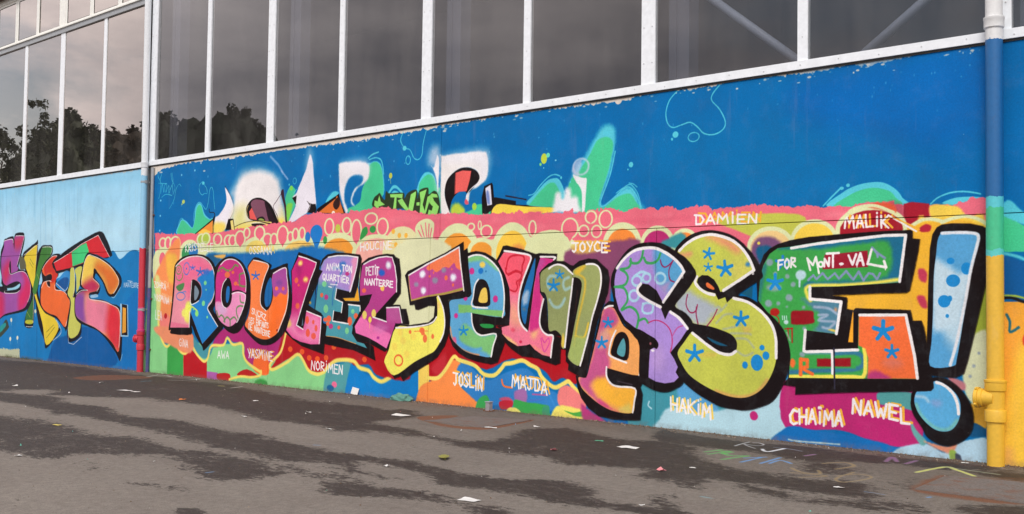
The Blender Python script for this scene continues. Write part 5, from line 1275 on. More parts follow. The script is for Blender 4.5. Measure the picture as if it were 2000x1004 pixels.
B;246 170 96;5;1;0;0;1;-3916,661 68,11 38,-44 45,-64 74,-40 43,-22 13,-87 -3,-58 -17,-73 -226,31 -11,-1 12,-59 45,-39 89,-6 63,-2 -2,-70 -14,-70 -134,-1 -106,33 -85,48 -55,45 -21,55 59,4 30,86 37,123 36,122
F;200 88 140;60;1;1;0;1;-3945,583 37,85 68,-2 34,-68 -33,-42 -60,-14 31,-47 -15,-61 9,-59 8,-36 -29,-85 -92,-23 -14,-44 77,-90 -171,115 84,126
F;240 200 150;72;1;1;0;0.7;-3944,523 60,13 9,-65 -68,-39
F;252 186 62;60;1;1;0;1;-3986,225 83,35 53,-51 166,-1 -17,-139 -73,15 -150,48
S;245 215 100;9;1;1;18;1;-4079,188 55,-45 31,-22;0
F;220 205 110;47;1;1;0;0.8;-3789,89 66,28 22,-51 -87,-1
F;215 80 130;36;1;1;0;1;-3939,131 91,-47 45,-20 -136,31
F;24 15 17;5;1;0;0;1;-3787,530 37,-10 24,-50 -15,-102 -112,25 8,67 22,48
F;86 160 170;5;1;0;0;1;-3768,494 17,-48 -12,-58 -48,14 7,42
S;28 140 212;5;0;0;26;1;-3881,582 0,29;0
S;28 140 212;5;0;0;26;1;-3881,582 36,9;0
S;28 140 212;5;0;0;26;1;-3881,582 22,-24;0
S;28 140 212;5;0;0;26;1;-3881,582 -21,-25;0
S;28 140 212;5;0;0;26;1;-3881,582 -35,8;0
E;28 140 212;5;1;0;0;1;-3881,582 14,11
S;28 140 212;5;0;0;29;1;-3927,463 0,33;0
S;28 140 212;5;0;0;29;1;-3927,463 40,12;0
S;28 140 212;5;0;0;29;1;-3927,463 25,-26;0
S;28 140 212;5;0;0;29;1;-3927,463 -24,-28;0
S;28 140 212;5;0;0;29;1;-3927,463 -40,9;0
E;28 140 212;5;1;0;0;1;-3927,463 16,13
S;120 110 130;12;0;0;12;0.5;-3805,242 103,-13;0
S;244 240 240;5;1;0;23;1;-3824,537 -29,-54 -18,-66 12,-31 115,-33;0
S;244 240 240;5;1;0;23;1;-3889,320 1,-53 31,-40 52,-15 122,-4 -2,-70 -12,-69;0
S;244 240 240;5;1;0;22;1;-3648,501 17,-86 -3,-58 -19,-71;0
S;244 240 240;5;1;0;23;1;-3907,667 29,12 31,2;0
F;24 15 17;9;0;0;0;1;-4425,880 25,22 50,35 66,16 57,-4 49,-23 24,-6 48,30 70,13 63,-6 46,-34 40,-32 12,-54 -10,-78 -31,-73 -30,-73 -22,-61 -22,-91 -51,-212 -71,10 -72,28 3,36 -22,17 5,70 -45,3 1,76 -41,2 -2,28 -58,4 -11,145 -18,63 -44,25
B;150 160 102;5;1;0;0;1;-4400,890 50,25 66,15 58,-10 49,-32 22,-31 3,-19 -11,-74 -22,-156 -26,-182 -26,7 -1,56 -47,36 -54,-2 -10,114 -10,82 -22,37 -29,13 -6,89
S;165 205 205;19;1;1;38;0.85;-4291,857 -41,1 -25,-26 9,-44 42,-12;0
S;165 205 205;19;1;1;38;0.85;-4185,851 -32,-13 -12,-31 17,-31 36,12;0
S;165 205 205;19;1;1;38;0.85;-4338,712 30,-37 37,-9 32,16 24,38;0
S;28 140 212;5;0;0;23;1;-4258,868 -1,27;0
S;28 140 212;5;0;0;23;1;-4258,868 32,8;0
S;28 140 212;5;0;0;23;1;-4258,868 20,-21;0
S;28 140 212;5;0;0;23;1;-4258,868 -20,-21;0
S;28 140 212;5;0;0;23;1;-4258,868 -33,9;0
E;28 140 212;5;1;0;0;1;-4258,868 13,10
S;28 140 212;5;0;0;32;1;-4306,801 -1,36;0
S;28 140 212;5;0;0;32;1;-4306,801 44,11;0
S;28 140 212;5;0;0;32;1;-4306,801 28,-29;0
S;28 140 212;5;0;0;32;1;-4306,801 -28,-29;0
S;28 140 212;5;0;0;32;1;-4306,801 -46,11;0
E;28 140 212;5;1;0;0;1;-4306,801 18,14
F;230 200 80;19;1;0;0;1;-4239,433 11,75 13,-25 0,-55
B;156 166 102;5;1;0;0;1;-4153,889 47,26 55,13 55,-1 46,-23 18,-49 -3,-60 -27,-85 -30,-73 -22,-74 -30,-110 -44,-132 -93,36 11,66 37,156 30,123 19,93 -9,37 -28,15 -28,2
F;222 186 62;31;1;1;0;1;-4149,888 59,30 39,6 -23,-31 -47,-30
S;222 186 62;22;1;1;25;1;-4105,866 44,-28 1,-68 -26,-98 -30,-111 -22,-124;0
S;230 196 60;12;1;1;25;1;-4127,496 67,-4 30,83;0
F;170 190 105;49;1;1;0;0.8;-4155,479 103,4 -37,-155 -87,33
F;24 15 17;6;1;0;0;1;-4149,841 28,6 28,-15 9,-37 -19,-93 -30,-123 -37,-156 -36,-51 11,112 32,249
S;75 35 30;12;0;0;12;0.6;-4116,770 -17,-136;0
S;244 240 240;5;1;0;25;1;-4345,905 28,16 41,9 50,-10 41,-28 30,-22;0
S;244 240 240;5;1;0;25;1;-4153,841 -10,-77 -22,-143 -25,-196;0
S;244 240 240;5;1;0;24;1;-4051,928 47,2 43,-15 21,-40 2,-68 -24,-91 -38,-104 -29,-110 -60,-183;0
F;24 15 17;7;0;0;0;1;-1970,1042 20,32 24,13 47,4 83,-4 55,-14 22,-14 -1,-225 -36,-158 -23,-100 -28,-118 -19,-62 -36,-20 -57,-2 -72,6 -8,127 6,144 3,146 8,178
B;88 165 216;4;1;0;0;1;-1946,1008 12,33 12,12 71,0 83,-8 16,-19 -7,-42 -32,-121 -23,-136 -19,-117 -24,-142 -18,-39 -106,-5 6,110 7,120 5,191 10,96
F;196 222 236;67;1;1;0;1;-1970,898 53,9 65,-43 60,-10 -33,-174 -28,-141 -65,45 -52,31
F;175 212 232;95;1;1;0;0.7;-1909,584 56,25 -9,-94 -28,-1
E;28 140 212;4;1;0;0;1;-1885,916 18,15
E;28 140 212;4;1;0;0;1;-1813,880 24,28
E;28 140 212;4;1;0;0;1;-1874,824 32,29
E;28 140 212;4;1;0;0;1;-1915,728 29,29
E;28 140 212;4;1;0;0;1;-1889,741 11,14
E;28 140 212;4;1;0;0;1;-1901,660 8,9
S;228 232 238;7;1;0;29;1;-1924,1046 73,1 73,-6 19,-18 -9,-48 -24,-93 -23,-131 -19,-95 -28,-132 -26,-90;0
F;24 15 17;7;1;0;0;1;-2073,262 7,37 42,43 48,28 57,3 56,-29 46,-49 26,-50 8,-55 -10,-56 -33,-41 -47,-28 -42,-7 -47,12 -38,25 -20,37 -39,54 -15,47
B;92 176 226;4;1;0;0;1;-2055,273 12,29 43,32 46,22 35,-10 42,-28 29,-40 7,-51 -12,-52 -28,-39 -38,-12 -43,7 -43,31 -33,40 -17,42
S;120 195 190;24;1;1;29;1;-2048,240 19,-42 34,-35 38,-25 38,-6 33,12 28,35;0
S;190 220 238;24;1;1;24;0.8;-2048,278 39,-2 19,-18;0
E;165 165 215;38;1;1;0;0.5;-1952,252 24,16
S;244 240 240;4;1;0;28;1;-1952,349 33,-10 38,-30 21,-37 7,-32 2,-29;0
F;24 15 17;8;0;0;0;1;-2900,850 18,54 24,59 36,32 47,23 70,17 103,14 166,9 211,8 151,1 10,-7 1,-34 35,-5 -15,-93 -34,-151 -17,-11 -131,-3 -184,-8 -59,-4 70,-7 6,-8 -3,-51 32,-4 2,-5 3,7 9,7 274,-6 12,-49 40,0 14,-30 12,-74 7,-109 24,-66 2,-34 -13,-15 -196,-16 -260,-23 -241,-25 2,40 -71,6 29,35 5,105 -64,155 -120,126
B;62 165 76;4;0;0;0;1;-2876,850 18,59 36,58 47,29 76,6 153,20 217,11 104,11 127,0 -10,-81 -20,-147 -149,-9 -157,-10 -151,-3 -5,-60 166,-12 -11,-68 -16,-94 -161,13 -17,-110 161,9 132,11 3,179 237,5 17,-64 7,-50 21,-106 11,-87 -342,-18 -326,-15 5,102 -41,146 -77,72 -66,74
F;30 110 145;36;1;1;0;1;-2775,990 76,12 153,17 217,12 231,13 -30,-230 -308,-17 -177,-11 6,31 171,10 246,19 11,163 -150,-1 -217,-20
F;40 115 140;43;1;1;0;0.8;-2882,850 24,59 18,-6 -23,-107 -18,-75
F;80 132 155;47;1;1;0;1;-2635,734 51,-10 162,-4 -30,-160 -115,12 22,70 -68,71
F;62 165 76;31;1;1;0;1;-2568,662 23,0 0,-51 -22,-21
S;242 228 92;20;1;1;36;1;-2590,726 -17,24 5,47 168,6 157,9 150,19;0
S;235 205 80;15;1;1;20;1;-2490,582 38,-9;0
E;225 150 100;26;1;1;0;1;-2455,679 8,11
S;55 122 152;20;1;1;46;1;-2708,355 163,17 216,24 0,70 -139,-6;0
S;90 150 150;15;1;1;21;1;-2612,454 133,8;0
F;62 165 76;20;0;1;0;1;-2578,440 228,18 0,-63 -228,-12
S;246 232 92;10;1;1;40;1;-2708,332 326,19 74,6 10,81 -7,54;0
F;250 116 62;12;0;1;0;1;-2333,662 237,5 17,-64 7,-50 21,-106 11,-87 -245,-12 0,100 -13,44 -36,14
F;190 60 120;35;1;1;0;1;-2277,374 36,12 41,-13 25,-23 -107,-6
E;200 160 160;70;1;1;0;0.35;-2225,638 31,25
E;190 140 170;69;1;1;0;0.35;-2160,429 45,20
F;152 16 28;13;1;0;0;1;-2692,668 46,4 67,0 7,-31 -4,-32 -110,-8 -12,22
F;156 22 46;6;0;0;0;1;-2513,956 226,17 2,-81 -239,-9
F;152 16 28;13;0;0;0;1;-2553,432 179,11 -1,-42 -178,-9
E;150 165 185;16;1;0;0;0.85;-2822,922 20,18
E;150 165 185;16;1;0;0;0.85;-2789,863 12,11
E;150 165 185;16;1;0;0;0.85;-2719,849 13,12
E;150 165 185;16;1;0;0;0.85;-2687,807 14,13
E;150 165 185;16;1;0;0;0.85;-2710,738 20,18
E;150 165 185;16;1;0;0;0.85;-2827,708 20,18
E;150 165 185;16;1;0;0;0.85;-2771,709 11,10
E;150 165 185;16;1;0;0;0.85;-2721,691 7,6
E;150 165 185;16;1;0;0;0.85;-2627,690 10,9
E;150 165 185;16;1;0;0;0.85;-2624,583 10,9
E;150 165 185;16;1;0;0;0.85;-2634,450 15,13
E;150 165 185;27;1;0;0;0.8;-2798,791 44,20
S;28 140 212;4;0;0;36;1;-2789,818 0,40;0
S;28 140 212;4;0;0;36;1;-2789,818 42,12;0
S;28 140 212;4;0;0;36;1;-2789,818 26,-33;0
S;28 140 212;4;0;0;36;1;-2789,818 -26,-33;0
S;28 140 212;4;0;0;36;1;-2789,818 -43,12;0
E;28 140 212;4;1;0;0;1;-2789,818 17,15
E;190 222 232;16;1;0;0;1;-2644,855 30,26
S;190 222 232;5;1;0;21;1;-2650,838 -1,-42;0
S;40 130 205;4;0;0;31;1;-2745,918 -1,35;0
S;40 130 205;4;0;0;31;1;-2745,918 36,11;0
S;40 130 205;4;0;0;31;1;-2745,918 22,-29;0
S;40 130 205;4;0;0;31;1;-2745,918 -23,-28;0
S;40 130 205;4;0;0;31;1;-2745,918 -38,12;0
E;40 130 205;4;1;0;0;1;-2745,918 15,13
S;132 150 188;5;0;0;23;1;-2602,830 28,24 17,-21 33,31 28,-31 38,30 22,-28 38,38 37,-43 28,40 25,-43 27,35 21,-5 21,-25 15,29;0
S;132 150 188;8;1;0;25;1;-2264,986 23,-25 5,-20;0
S;132 150 188;7;1;0;25;1;-2246,966 46,-31;0
S;150 172 195;13;1;0;26;1;-2568,693 78,-7 43,-27;0
S;150 172 195;13;1;0;26;1;-2545,652 49,1 -49,-27 88,-5;0
S;150 172 195;13;1;0;26;1;-2523,591 33,-4 33,26;0
E;175 32 26;11;1;0;0;1;-2791,663 27,19
S;175 32 26;5;1;0;11;1;-2815,652 41,-15 9,-31;0
S;180 40 30;5;0;0;13;1;-2732,577 43,4;0
S;180 40 30;5;0;0;16;1;-2715,581 3,-48;0
S;180 40 30;5;0;0;16;1;-2692,581 1,-73;0
S;150 180 160;11;0;0;16;1;-2721,559 18,-41;0
S;248 116 52;6;0;0;42;1;-2643,348 0,77;0
S;248 116 52;6;0;0;36;1;-2643,424 37,-1 0,-36 -34,-7 62,-27;0
E;248 116 52;16;1;0;0;1;-2688,403 15,23
S;244 240 240;4;0;0;22;1;-2744,934 -27,-3 -1,-49;0
S;244 240 240;4;0;0;22;1;-2772,906 22,5;0
S;244 240 240;4;0;0;22;1;-2722,939 -12,-16 1,-24 11,-9 12,14 -1,24 -11,11;0
S;244 240 240;4;0;0;22;1;-2699,895 2,49 20,-3 0,-14 -20,-10 24,-19;0
S;244 240 240;4;0;0;23;1;-2608,940 17,-60;0
S;244 240 240;4;0;0;23;1;-2608,940 31,-35 17,42 16,-83;0
R;244 240 240;4;1;0;21;1;-2534,908 12,13;1
S;244 240 240;4;0;0;23;1;-2515,897 2,39 22,-37 3,41;0
S;244 240 240;4;0;0;24;1;-2502,962 66,2;0
S;244 240 240;4;0;0;22;1;-2468,963 0,-69;0
E;244 240 240;4;1;0;0;1;-2423,909 13,7
S;244 240 240;3;0;0;8;1;-2425,909 -3,-11;0
S;244 240 240;4;0;0;25;1;-2386,951 21,-46 19,51;0
S;244 240 240;4;0;0;25;1;-2343,905 19,55 16,-58;0
S;244 240 240;4;0;0;20;1;-2337,925 23,0;0
S;244 240 240;4;0;0;25;1;-2267,977 -20,-70 93,-17 -10,30;0
S;244 240 240;3;0;0;8;1;-2341,905 -1,-14;0
S;244 240 240;3;0;0;8;1;-2197,891 0,-14;0
S;190 225 220;4;0;0;10;1;-2747,643 2,-18;0
S;190 225 220;4;0;0;10;1;-2736,643 2,-18;0
S;190 225 220;4;0;0;10;1;-2724,644 2,-19;0
E;200 230 230;11;1;0;0;1;-2725,612 13,11
F;250 172 48;4;0;0;0;1;-2363,675 3,-9 -1,-145 -26,0
S;244 240 240;4;0;0;30;1;-2698,994 152,20 217,19 129,11 103,-1 -11,-80 -19,-142;0
S;244 240 240;4;0;0;31;1;-2593,794 0,-61 169,-13 -11,-66 -14,-93;0
S;244 240 240;4;0;0;31;1;-2618,573 -8,-104 14,-5 141,9 2,-110;0
S;244 240 240;4;0;0;30;1;-2452,477 115,8;0
S;244 240 240;4;0;0;29;1;-2328,656 231,5 22,-102 20,-91 14,-105;0
S;28 140 212;4;0;0;41;1;-2209,582 1,46;0
S;28 140 212;4;0;0;41;1;-2209,582 46,15;0
S;28 140 212;4;0;0;41;1;-2209,582 29,-37;0
S;28 140 212;4;0;0;41;1;-2209,582 -28,-39;0
S;28 140 212;4;0;0;42;1;-2209,582 -46,13;0
E;28 140 212;4;1;0;0;1;-2209,582 18,18
S;28 140 212;4;0;0;28;1;-2165,483 0,32;0
S;28 140 212;4;0;0;28;1;-2165,483 30,11;0
S;28 140 212;4;0;0;28;1;-2165,483 19,-25;0
S;28 140 212;4;0;0;28;1;-2165,483 -20,-26;0
S;28 140 212;4;0;0;28;1;-2165,483 -32,8;0
E;28 140 212;4;1;0;0;1;-2166,483 12,12
S;45 42 60;4;0;0;17;1;-2462,488 4,-200;0
F;24 15 17;8;1;0;0;1;-3415,999 44,49 60,35 66,18 59,3 71,-11 70,-24 63,-43 61,-61 32,-45 25,-54 -3,-27 -53,-33 -86,-55 50,-9 61,-31 60,-47 62,-53 47,-62 25,-96 -8,-79 -32,-84 -58,-89 -91,-44 -75,-18 -49,1 -94,6 -77,27 -85,39 -80,51 -58,30 -24,23 6,108 113,140 6,29 -108,91 126,168 -115,98
B;200 206 86;4;1;0;0;1;-3398,984 54,51 67,32 78,14 71,-8 83,-30 56,-40 44,-49 30,-71 -79,-49 -106,-63 32,-30 31,-8 69,-13 73,-37 60,-52 42,-63 13,-79 -2,-74 -22,-70 -41,-66 -54,-46 -66,-26 -81,-2 -95,21 -97,38 -79,46 -48,59 -26,58 45,63 40,49 10,0 43,-29 66,-42 64,-25 57,-9 44,18 7,44 -27,37 -56,23 -90,23 -112,17 -40,41 -72,50 71,80 65,91 -47,68
F;236 158 112;67;1;1;0;1;-3212,1065 84,3 83,-30 50,-45 -24,-22 -64,35 -76,40
F;236 150 120;57;1;1;0;1;-3377,978 67,5 -6,-17 -54,-5
F;230 215 110;131;1;1;0;0.6;-3057,917 100,26 25,-66 -87,-37
E;60 130 190;27;1;1;0;1;-2950,914 14,12
F;172 182 192;68;1;1;0;1;-3412,687 70,86 81,-28 72,-33 58,-38 -45,-45 -32,-48 -92,15
S;165 178 185;17;1;1;22;0.6;-3189,629 58,23 51,45;0
S;165 178 185;17;1;1;22;0.6;-3143,597 50,45 47,6;0
S;165 178 185;16;1;1;22;0.6;-3099,565 57,12 50,12;0
S;165 178 185;16;1;1;22;0.6;-3054,544 99,3 24,-5;0
S;165 178 185;16;1;1;22;0.6;-3017,518 62,-3 43,-42;0
S;165 178 185;16;1;1;22;0.6;-3016,453 49,-25 49,18;0
S;165 178 185;17;1;1;22;0.6;-3169,646 38,39 19,-16;0
S;232 150 100;38;1;1;27;0.8;-3141,230 95,-21 81,2 72,27 60,68;0
F;230 190 90;33;1;1;0;0.5;-3252,426 110,10 -13,-22 -91,-4
E;225 160 100;54;1;1;0;0.5;-2955,569 25,16
S;150 32 78;5;1;0;15;1;-3329,750 -9,-51 18,-39 26,-10 23,16 7,29;0
S;150 32 78;5;1;0;15;1;-3271,683 0,-45 12,-47;0
S;150 32 78;5;1;0;14;1;-3138,671 -25,-47 -38,-43;0
F;24 15 17;4;0;0;0;1;-3267,818 5,23 26,17 39,-2 39,-23 26,-36 14,-31 18,4 61,-31 -38,-30 -11,29 -43,-14 -20,34 -45,9 -46,17
F;242 118 62;6;1;0;0;1;-3210,810 13,7 38,-27 -4,-12 -39,14
F;20 86 118;8;1;0;0;1;-3201,520 58,-20 72,-23 -46,-1 -51,17
S;28 140 212;4;0;0;27;1;-3195,975 7,30;0
S;28 140 212;4;0;0;27;1;-3195,975 36,2;0
S;28 140 212;4;0;0;27;1;-3195,975 15,-29;0
S;28 140 212;4;0;0;27;1;-3195,975 -26,-21;0
S;28 140 212;5;0;0;27;1;-3195,975 -31,15;0
E;28 140 212;4;1;0;0;1;-3195,975 14,12
S;28 140 212;4;0;0;20;1;-3196,901 0,22;0
S;28 140 212;4;0;0;20;1;-3196,901 25,6;0
S;28 140 212;4;0;0;20;1;-3196,901 15,-18;0
S;28 140 212;4;0;0;20;1;-3196,901 -15,-18;0
S;28 140 212;4;0;0;20;1;-3196,901 -25,7;0
E;28 140 212;4;1;0;0;1;-3196,901 10,8
S;28 140 212;4;0;0;36;1;-3089,893 -5,40;0
S;28 140 212;4;0;0;36;1;-3089,893 42,15;0
S;28 140 212;4;0;0;36;1;-3089,893 31,-31;0
S;28 140 212;4;0;0;36;1;-3089,893 -24,-36;0
S;28 140 212;4;0;0;36;1;-3089,893 -47,9;0
E;28 140 212;4;1;0;0;1;-3089,893 18,16
S;28 140 212;4;0;0;34;1;-2991,622 0,38;0
S;28 140 212;4;0;0;34;1;-2991,622 42,13;0
S;28 140 212;4;0;0;34;1;-2991,622 26,-30;0
S;28 140 212;4;0;0;34;1;-2991,622 -25,-32;0
S;28 140 212;4;0;0;34;1;-2991,622 -41,11;0
E;28 140 212;4;1;0;0;1;-2991,622 16,14
S;28 140 212;5;0;0;40;1;-3280,426 0,45;0
S;28 140 212;4;0;0;39;1;-3280,426 50,16;0
S;28 140 212;4;0;0;39;1;-3280,426 31,-35;0
S;28 140 212;5;0;0;40;1;-3280,426 -31,-38;0
S;28 140 212;5;0;0;40;1;-3280,426 -51,12;0
E;28 140 212;5;1;0;0;1;-3280,426 20,17
E;28 140 212;5;1;0;0;1;-2894,395 36,43
E;28 140 212;5;1;0;0;1;-2841,434 20,22
E;28 140 212;5;1;0;0;1;-2864,475 15,15
E;28 140 212;5;1;0;0;1;-2965,379 17,19
F;22 92 122;4;0;0;0;1;-2923,798 -3,-64 -67,24 31,16
S;244 240 240;4;1;0;33;1;-3384,996 47,38 66,32 79,14 71,-10 76,-27 63,-48 43,-58 25,-54;0
S;244 240 240;4;1;0;33;1;-2914,883 -80,-49 -106,-60;0
S;244 240 240;5;1;0;34;1;-3268,849 -12,-28 25,-32 46,-28 53,-11;0
S;244 240 240;4;1;0;32;1;-3037,733 81,-18 67,-37 54,-47 36,-53 16,-63 1,-90;0
S;244 240 240;4;1;0;33;1;-3294,538 61,-39 58,-36 65,-29 56,-3 32,18;0
S;244 240 240;3;0;0;8;1;-2923,883 0,-23;0
S;244 240 240;3;0;0;8;1;-2917,883 1,-23;0
F;24 15 17;9;1;0;0;1;-3865,819 11,54 27,43 51,65 59,44 79,21 86,1 70,-16 76,-40 61,-35 47,-46 26,-47 -25,-46 -46,-56 -67,-74 68,-38 48,-50 -21,-46 -105,-124 12,-27 56,-59 1,-80 -41,-34 -68,-27 -70,1 -63,19 -58,47 -2,186 -36,51 -59,57 -53,70 -34,65 -21,73
B;172 142 216;5;0;0;0;1;-3837,819 7,48 18,42 59,59 65,37 65,13 71,-4 63,-19 62,-33 55,-47 21,-34 -60,-80 -82,-95 -43,66 -56,35 -50,6 -29,-41 29,-35 58,-35 77,-28 30,-65 26,48 55,-27 74,-66 -53,-70 -65,-70 26,-33 25,-45 -14,-29 21,-27 -31,-28 -62,-12 -62,7 -50,20 3,83 6,75 53,25 -22,40 -71,33 -72,27 -66,40 -45,58 -27,77
F;92 168 216;58;1;1;0;1;-3552,1014 70,-16 110,-83 22,-34 -68,-85 -62,-23 -42,46 -25,64
F;175 150 200;58;1;1;0;1;-3508,796 62,23 -34,-58
E;200 165 215;116;1;1;0;0.5;-3525,391 42,69
S;62 165 92;5;1;0;30;1;-3793,897 48,5 23,18 2,35;0
S;62 165 92;5;1;0;30;1;-3724,943 19,-13 36,1 25,23 12,47;0
S;62 165 92;5;1;0;29;1;-3626,960 18,-27 43,-4 35,17 17,35;0
S;62 165 92;5;1;0;30;1;-3793,894 37,-18 17,-33 -23,-39 -72,-12;0
S;62 165 92;5;1;0;30;1;-3829,792 60,-6 27,-38 -2,-42 -39,-45;0
S;62 165 92;5;1;0;30;1;-3779,657 51,20 44,-17 24,-41 -12,-59;0
S;62 165 92;5;1;0;29;1;-3663,596 44,15 26,-22;0
S;150 32 86;5;1;0;15;1;-3513,946 11,-29 21,-12 27,11 29,26;0
S;150 32 86;5;1;0;15;1;-3428,938 -25,-50 6,-52 29,-15;0
S;192 52 112;5;1;0;14;1;-3590,589 42,14 42,-5 42,-22 28,-38 9,-57 -12,-52;0
S;192 80 150;7;1;0;13;1;-3429,515 33,47 37,15;0
R;172 216 236;7;1;0;30;1;-3675,828 33,29;1
R;172 216 236;7;1;0;29;1;-3607,845 27,25;1
S;172 216 236;7;1;0;29;1;-3693,854 50,25 57,-14;0
R;172 216 236;9;1;0;29;1;-3512,842 35,30;1
R;172 216 236;7;1;0;30;1;-3694,742 33,31;1
S;172 216 236;7;1;0;29;1;-3630,696 -3,-41 28,-14 39,9 3,41 -35,11 -32,-9;0
F;24 15 17;5;1;0;0;1;-3668,548 86,-32 42,-20 20,-30 -12,-24 -20,6 -22,4 -14,-26 -65,29
E;140 80 90;9;1;0;0;1;-3576,470 7,8
E;244 240 240;12;1;0;0;1;-3559,431 11,7
S;244 240 240;5;1;0;35;1;-3819,903 51,53 66,43 72,16 78,-1 63,-22 63,-36 48,-41 25,-37;0
S;244 240 240;5;1;0;34;1;-3353,878 -65,-82 -72,-88;0
S;244 240 240;5;1;0;35;1;-3646,810 -23,-26 8,-30 55,-34 97,-41;0
S;244 240 240;5;1;0;34;1;-3441,652 58,-33 56,-56;0
S;244 240 240;3;0;0;8;1;-3370,870 -1,-29;0
S;244 240 240;3;0;0;8;1;-3360,870 -1,-29;0
S;200 215 150;6;0;0;18;1;-8567,1178 5,-68;0
S;200 215 150;6;0;0;18;1;-8525,1177 -36,-33 39,-35;0
S;200 215 150;6;0;0;18;1;-8507,1112 -1,68 31,-7 1,-20 -30,-10 38,-31;0
S;200 215 150;6;0;0;18;1;-8447,1169 2,-54;0
S;200 215 150;6;0;0;18;1;-8448,1191 0,-4;0
S;200 215 150;6;0;0;18;1;-8384,1180 -24,6 -14,-17 19,-17 20,-17 -18,-17 -21,7;0
S;200 215 150;6;0;0;17;1;-8371,1176 41,-2;0
S;200 215 150;6;0;0;17;1;-8350,1176 2,-67;0
S;200 215 150;6;0;0;17;1;-8277,1178 -39,1 2,-67 40,-1;0
S;200 215 150;6;0;0;17;1;-8316,1145 32,0;0
S;200 215 150;6;0;0;17;1;-8265,1181 5,-67 38,3;0
S;200 215 150;6;0;0;17;1;-8212,1172 5,-66 38,2;0
S;200 215 150;6;0;0;17;1;-8120,1174 -38,1 1,-67 40,0;0
S;200 215 150;6;0;0;17;1;-8158,1141 31,0;0
S;244 240 240;6;0;0;18;1;-8618,1166 6,-69;0
S;244 240 240;6;0;0;18;1;-8576,1165 -36,-34 40,-34;0
S;244 240 240;6;0;0;18;1;-8557,1100 -2,68 32,-7 1,-21 -31,-9 39,-31;0
S;244 240 240;6;0;0;18;1;-8497,1157 3,-54;0
S;244 240 240;6;0;0;18;1;-8498,1179 0,-4;0
S;244 240 240;6;0;0;18;1;-8433,1168 -25,5 -14,-16 20,-18 19,-17 -18,-16 -21,7;0
S;244 240 240;6;0;0;18;1;-8420,1164 41,-2;0
S;244 240 240;6;0;0;18;1;-8400,1164 3,-68;0
S;244 240 240;6;0;0;17;1;-8326,1166 -39,1 2,-68 40,0;0
S;244 240 240;6;0;0;17;1;-8365,1133 33,0;0
S;244 240 240;6;0;0;17;1;-8313,1169 5,-67 38,3;0
S;244 240 240;6;0;0;17;1;-8260,1160 5,-67 38,3;0
S;244 240 240;6;0;0;17;1;-8168,1162 -38,1 1,-67 40,0;0
S;244 240 240;6;0;0;17;1;-8206,1129 32,0;0
S;250 215 100;6;0;0;16;1;-7553,1130 -17,-17 3,-30 17,-12 17,14 -3,29 -17,16;0
S;250 215 100;6;0;0;16;1;-7480,1124 -24,6 -13,-14 18,-15 19,-16 -18,-14 -20,7;0
S;250 215 100;6;0;0;16;1;-7428,1125 -24,5 -13,-14 18,-15 19,-16 -17,-13 -20,6;0
S;250 215 100;6;0;0;16;1;-7413,1073 17,57 22,-59;0
S;250 215 100;6;0;0;16;1;-7406,1093 24,-1;0
S;250 215 100;6;0;0;16;1;-7361,1063 3,58 21,-36 17,34 9,-58;0
S;250 215 100;6;0;0;16;1;-7299,1063 17,57 21,-59;0
S;250 215 100;6;0;0;16;1;-7292,1083 23,-1;0
S;244 240 240;6;0;0;17;1;-7596,1118 -18,-17 3,-29 17,-13 18,14 -4,30 -16,15;0
S;244 240 240;6;0;0;16;1;-7523,1113 -24,6 -14,-14 19,-16 19,-16 -18,-14 -20,7;0
S;244 240 240;6;0;0;16;1;-7471,1113 -24,6 -13,-14 18,-16 19,-15 -17,-14 -21,7;0
S;244 240 240;6;0;0;16;1;-7456,1061 17,58 23,-60;0
S;244 240 240;6;0;0;16;1;-7449,1081 24,-1;0
S;244 240 240;6;0;0;16;1;-7404,1052 4,58 20,-36 18,34 9,-59;0
S;244 240 240;6;0;0;16;1;-7341,1052 17,57 22,-59;0
S;244 240 240;6;0;0;16;1;-7334,1072 23,-2;0
S;246 200 130;5;0;0;20;1;-6147,1121 4,-56;0
S;246 200 130;5;0;0;20;1;-6104,1121 0,-56;0
S;246 200 130;5;0;0;20;1;-6146,1093 43,0;0
S;246 200 130;5;0;0;19;1;-6070,1124 -18,-17 3,-28 17,-11 18,14 -3,28 -17,14;0
S;246 200 130;5;0;0;19;1;-6036,1126 5,-47 18,-9 16,9 3,47;0
S;246 200 130;5;0;0;19;1;-5940,1123 -21,6 -20,-23 5,-25 17,-8 21,5;0
S;246 200 130;5;0;0;19;1;-5916,1110 1,-44;0
S;246 200 130;5;0;0;19;1;-5917,1128 1,-3;0
S;246 200 130;5;0;0;19;1;-5892,1069 2,55 34,-55 3,55;0
S;246 200 130;5;0;0;19;1;-5800,1126 -38,0 -1,-55 40,0;0
S;246 200 130;5;0;0;19;1;-5840,1099 33,0;0
S;244 240 240;5;0;0;20;1;-6181,1111 3,-57;0
S;244 240 240;5;0;0;20;1;-6139,1111 0,-57;0
S;244 240 240;5;0;0;20;1;-6181,1083 43,0;0
S;244 240 240;5;0;0;20;1;-6104,1113 -19,-16 3,-29 17,-11 19,14 -3,28 -17,14;0
S;244 240 240;5;0;0;19;1;-6070,1116 5,-48 18,-8 16,8 3,48;0
S;244 240 240;5;0;0;19;1;-5973,1113 -21,5 -21,-22 5,-25 17,-8 21,5;0
S;244 240 240;5;0;0;19;1;-5950,1100 1,-44;0
S;244 240 240;5;0;0;19;1;-5950,1118 0,-4;0
S;244 240 240;5;0;0;19;1;-5926,1058 3,56 34,-56 3,56;0
S;244 240 240;5;0;0;19;1;-5833,1116 -39,0 0,-55 41,0;0
S;244 240 240;5;0;0;19;1;-5873,1089 33,0;0
S;245 180 60;4;0;0;23;1;-4143,1068 48,0;0
S;245 180 60;4;0;0;23;1;-4113,1068 1,-45 -13,-10 -13,9;0
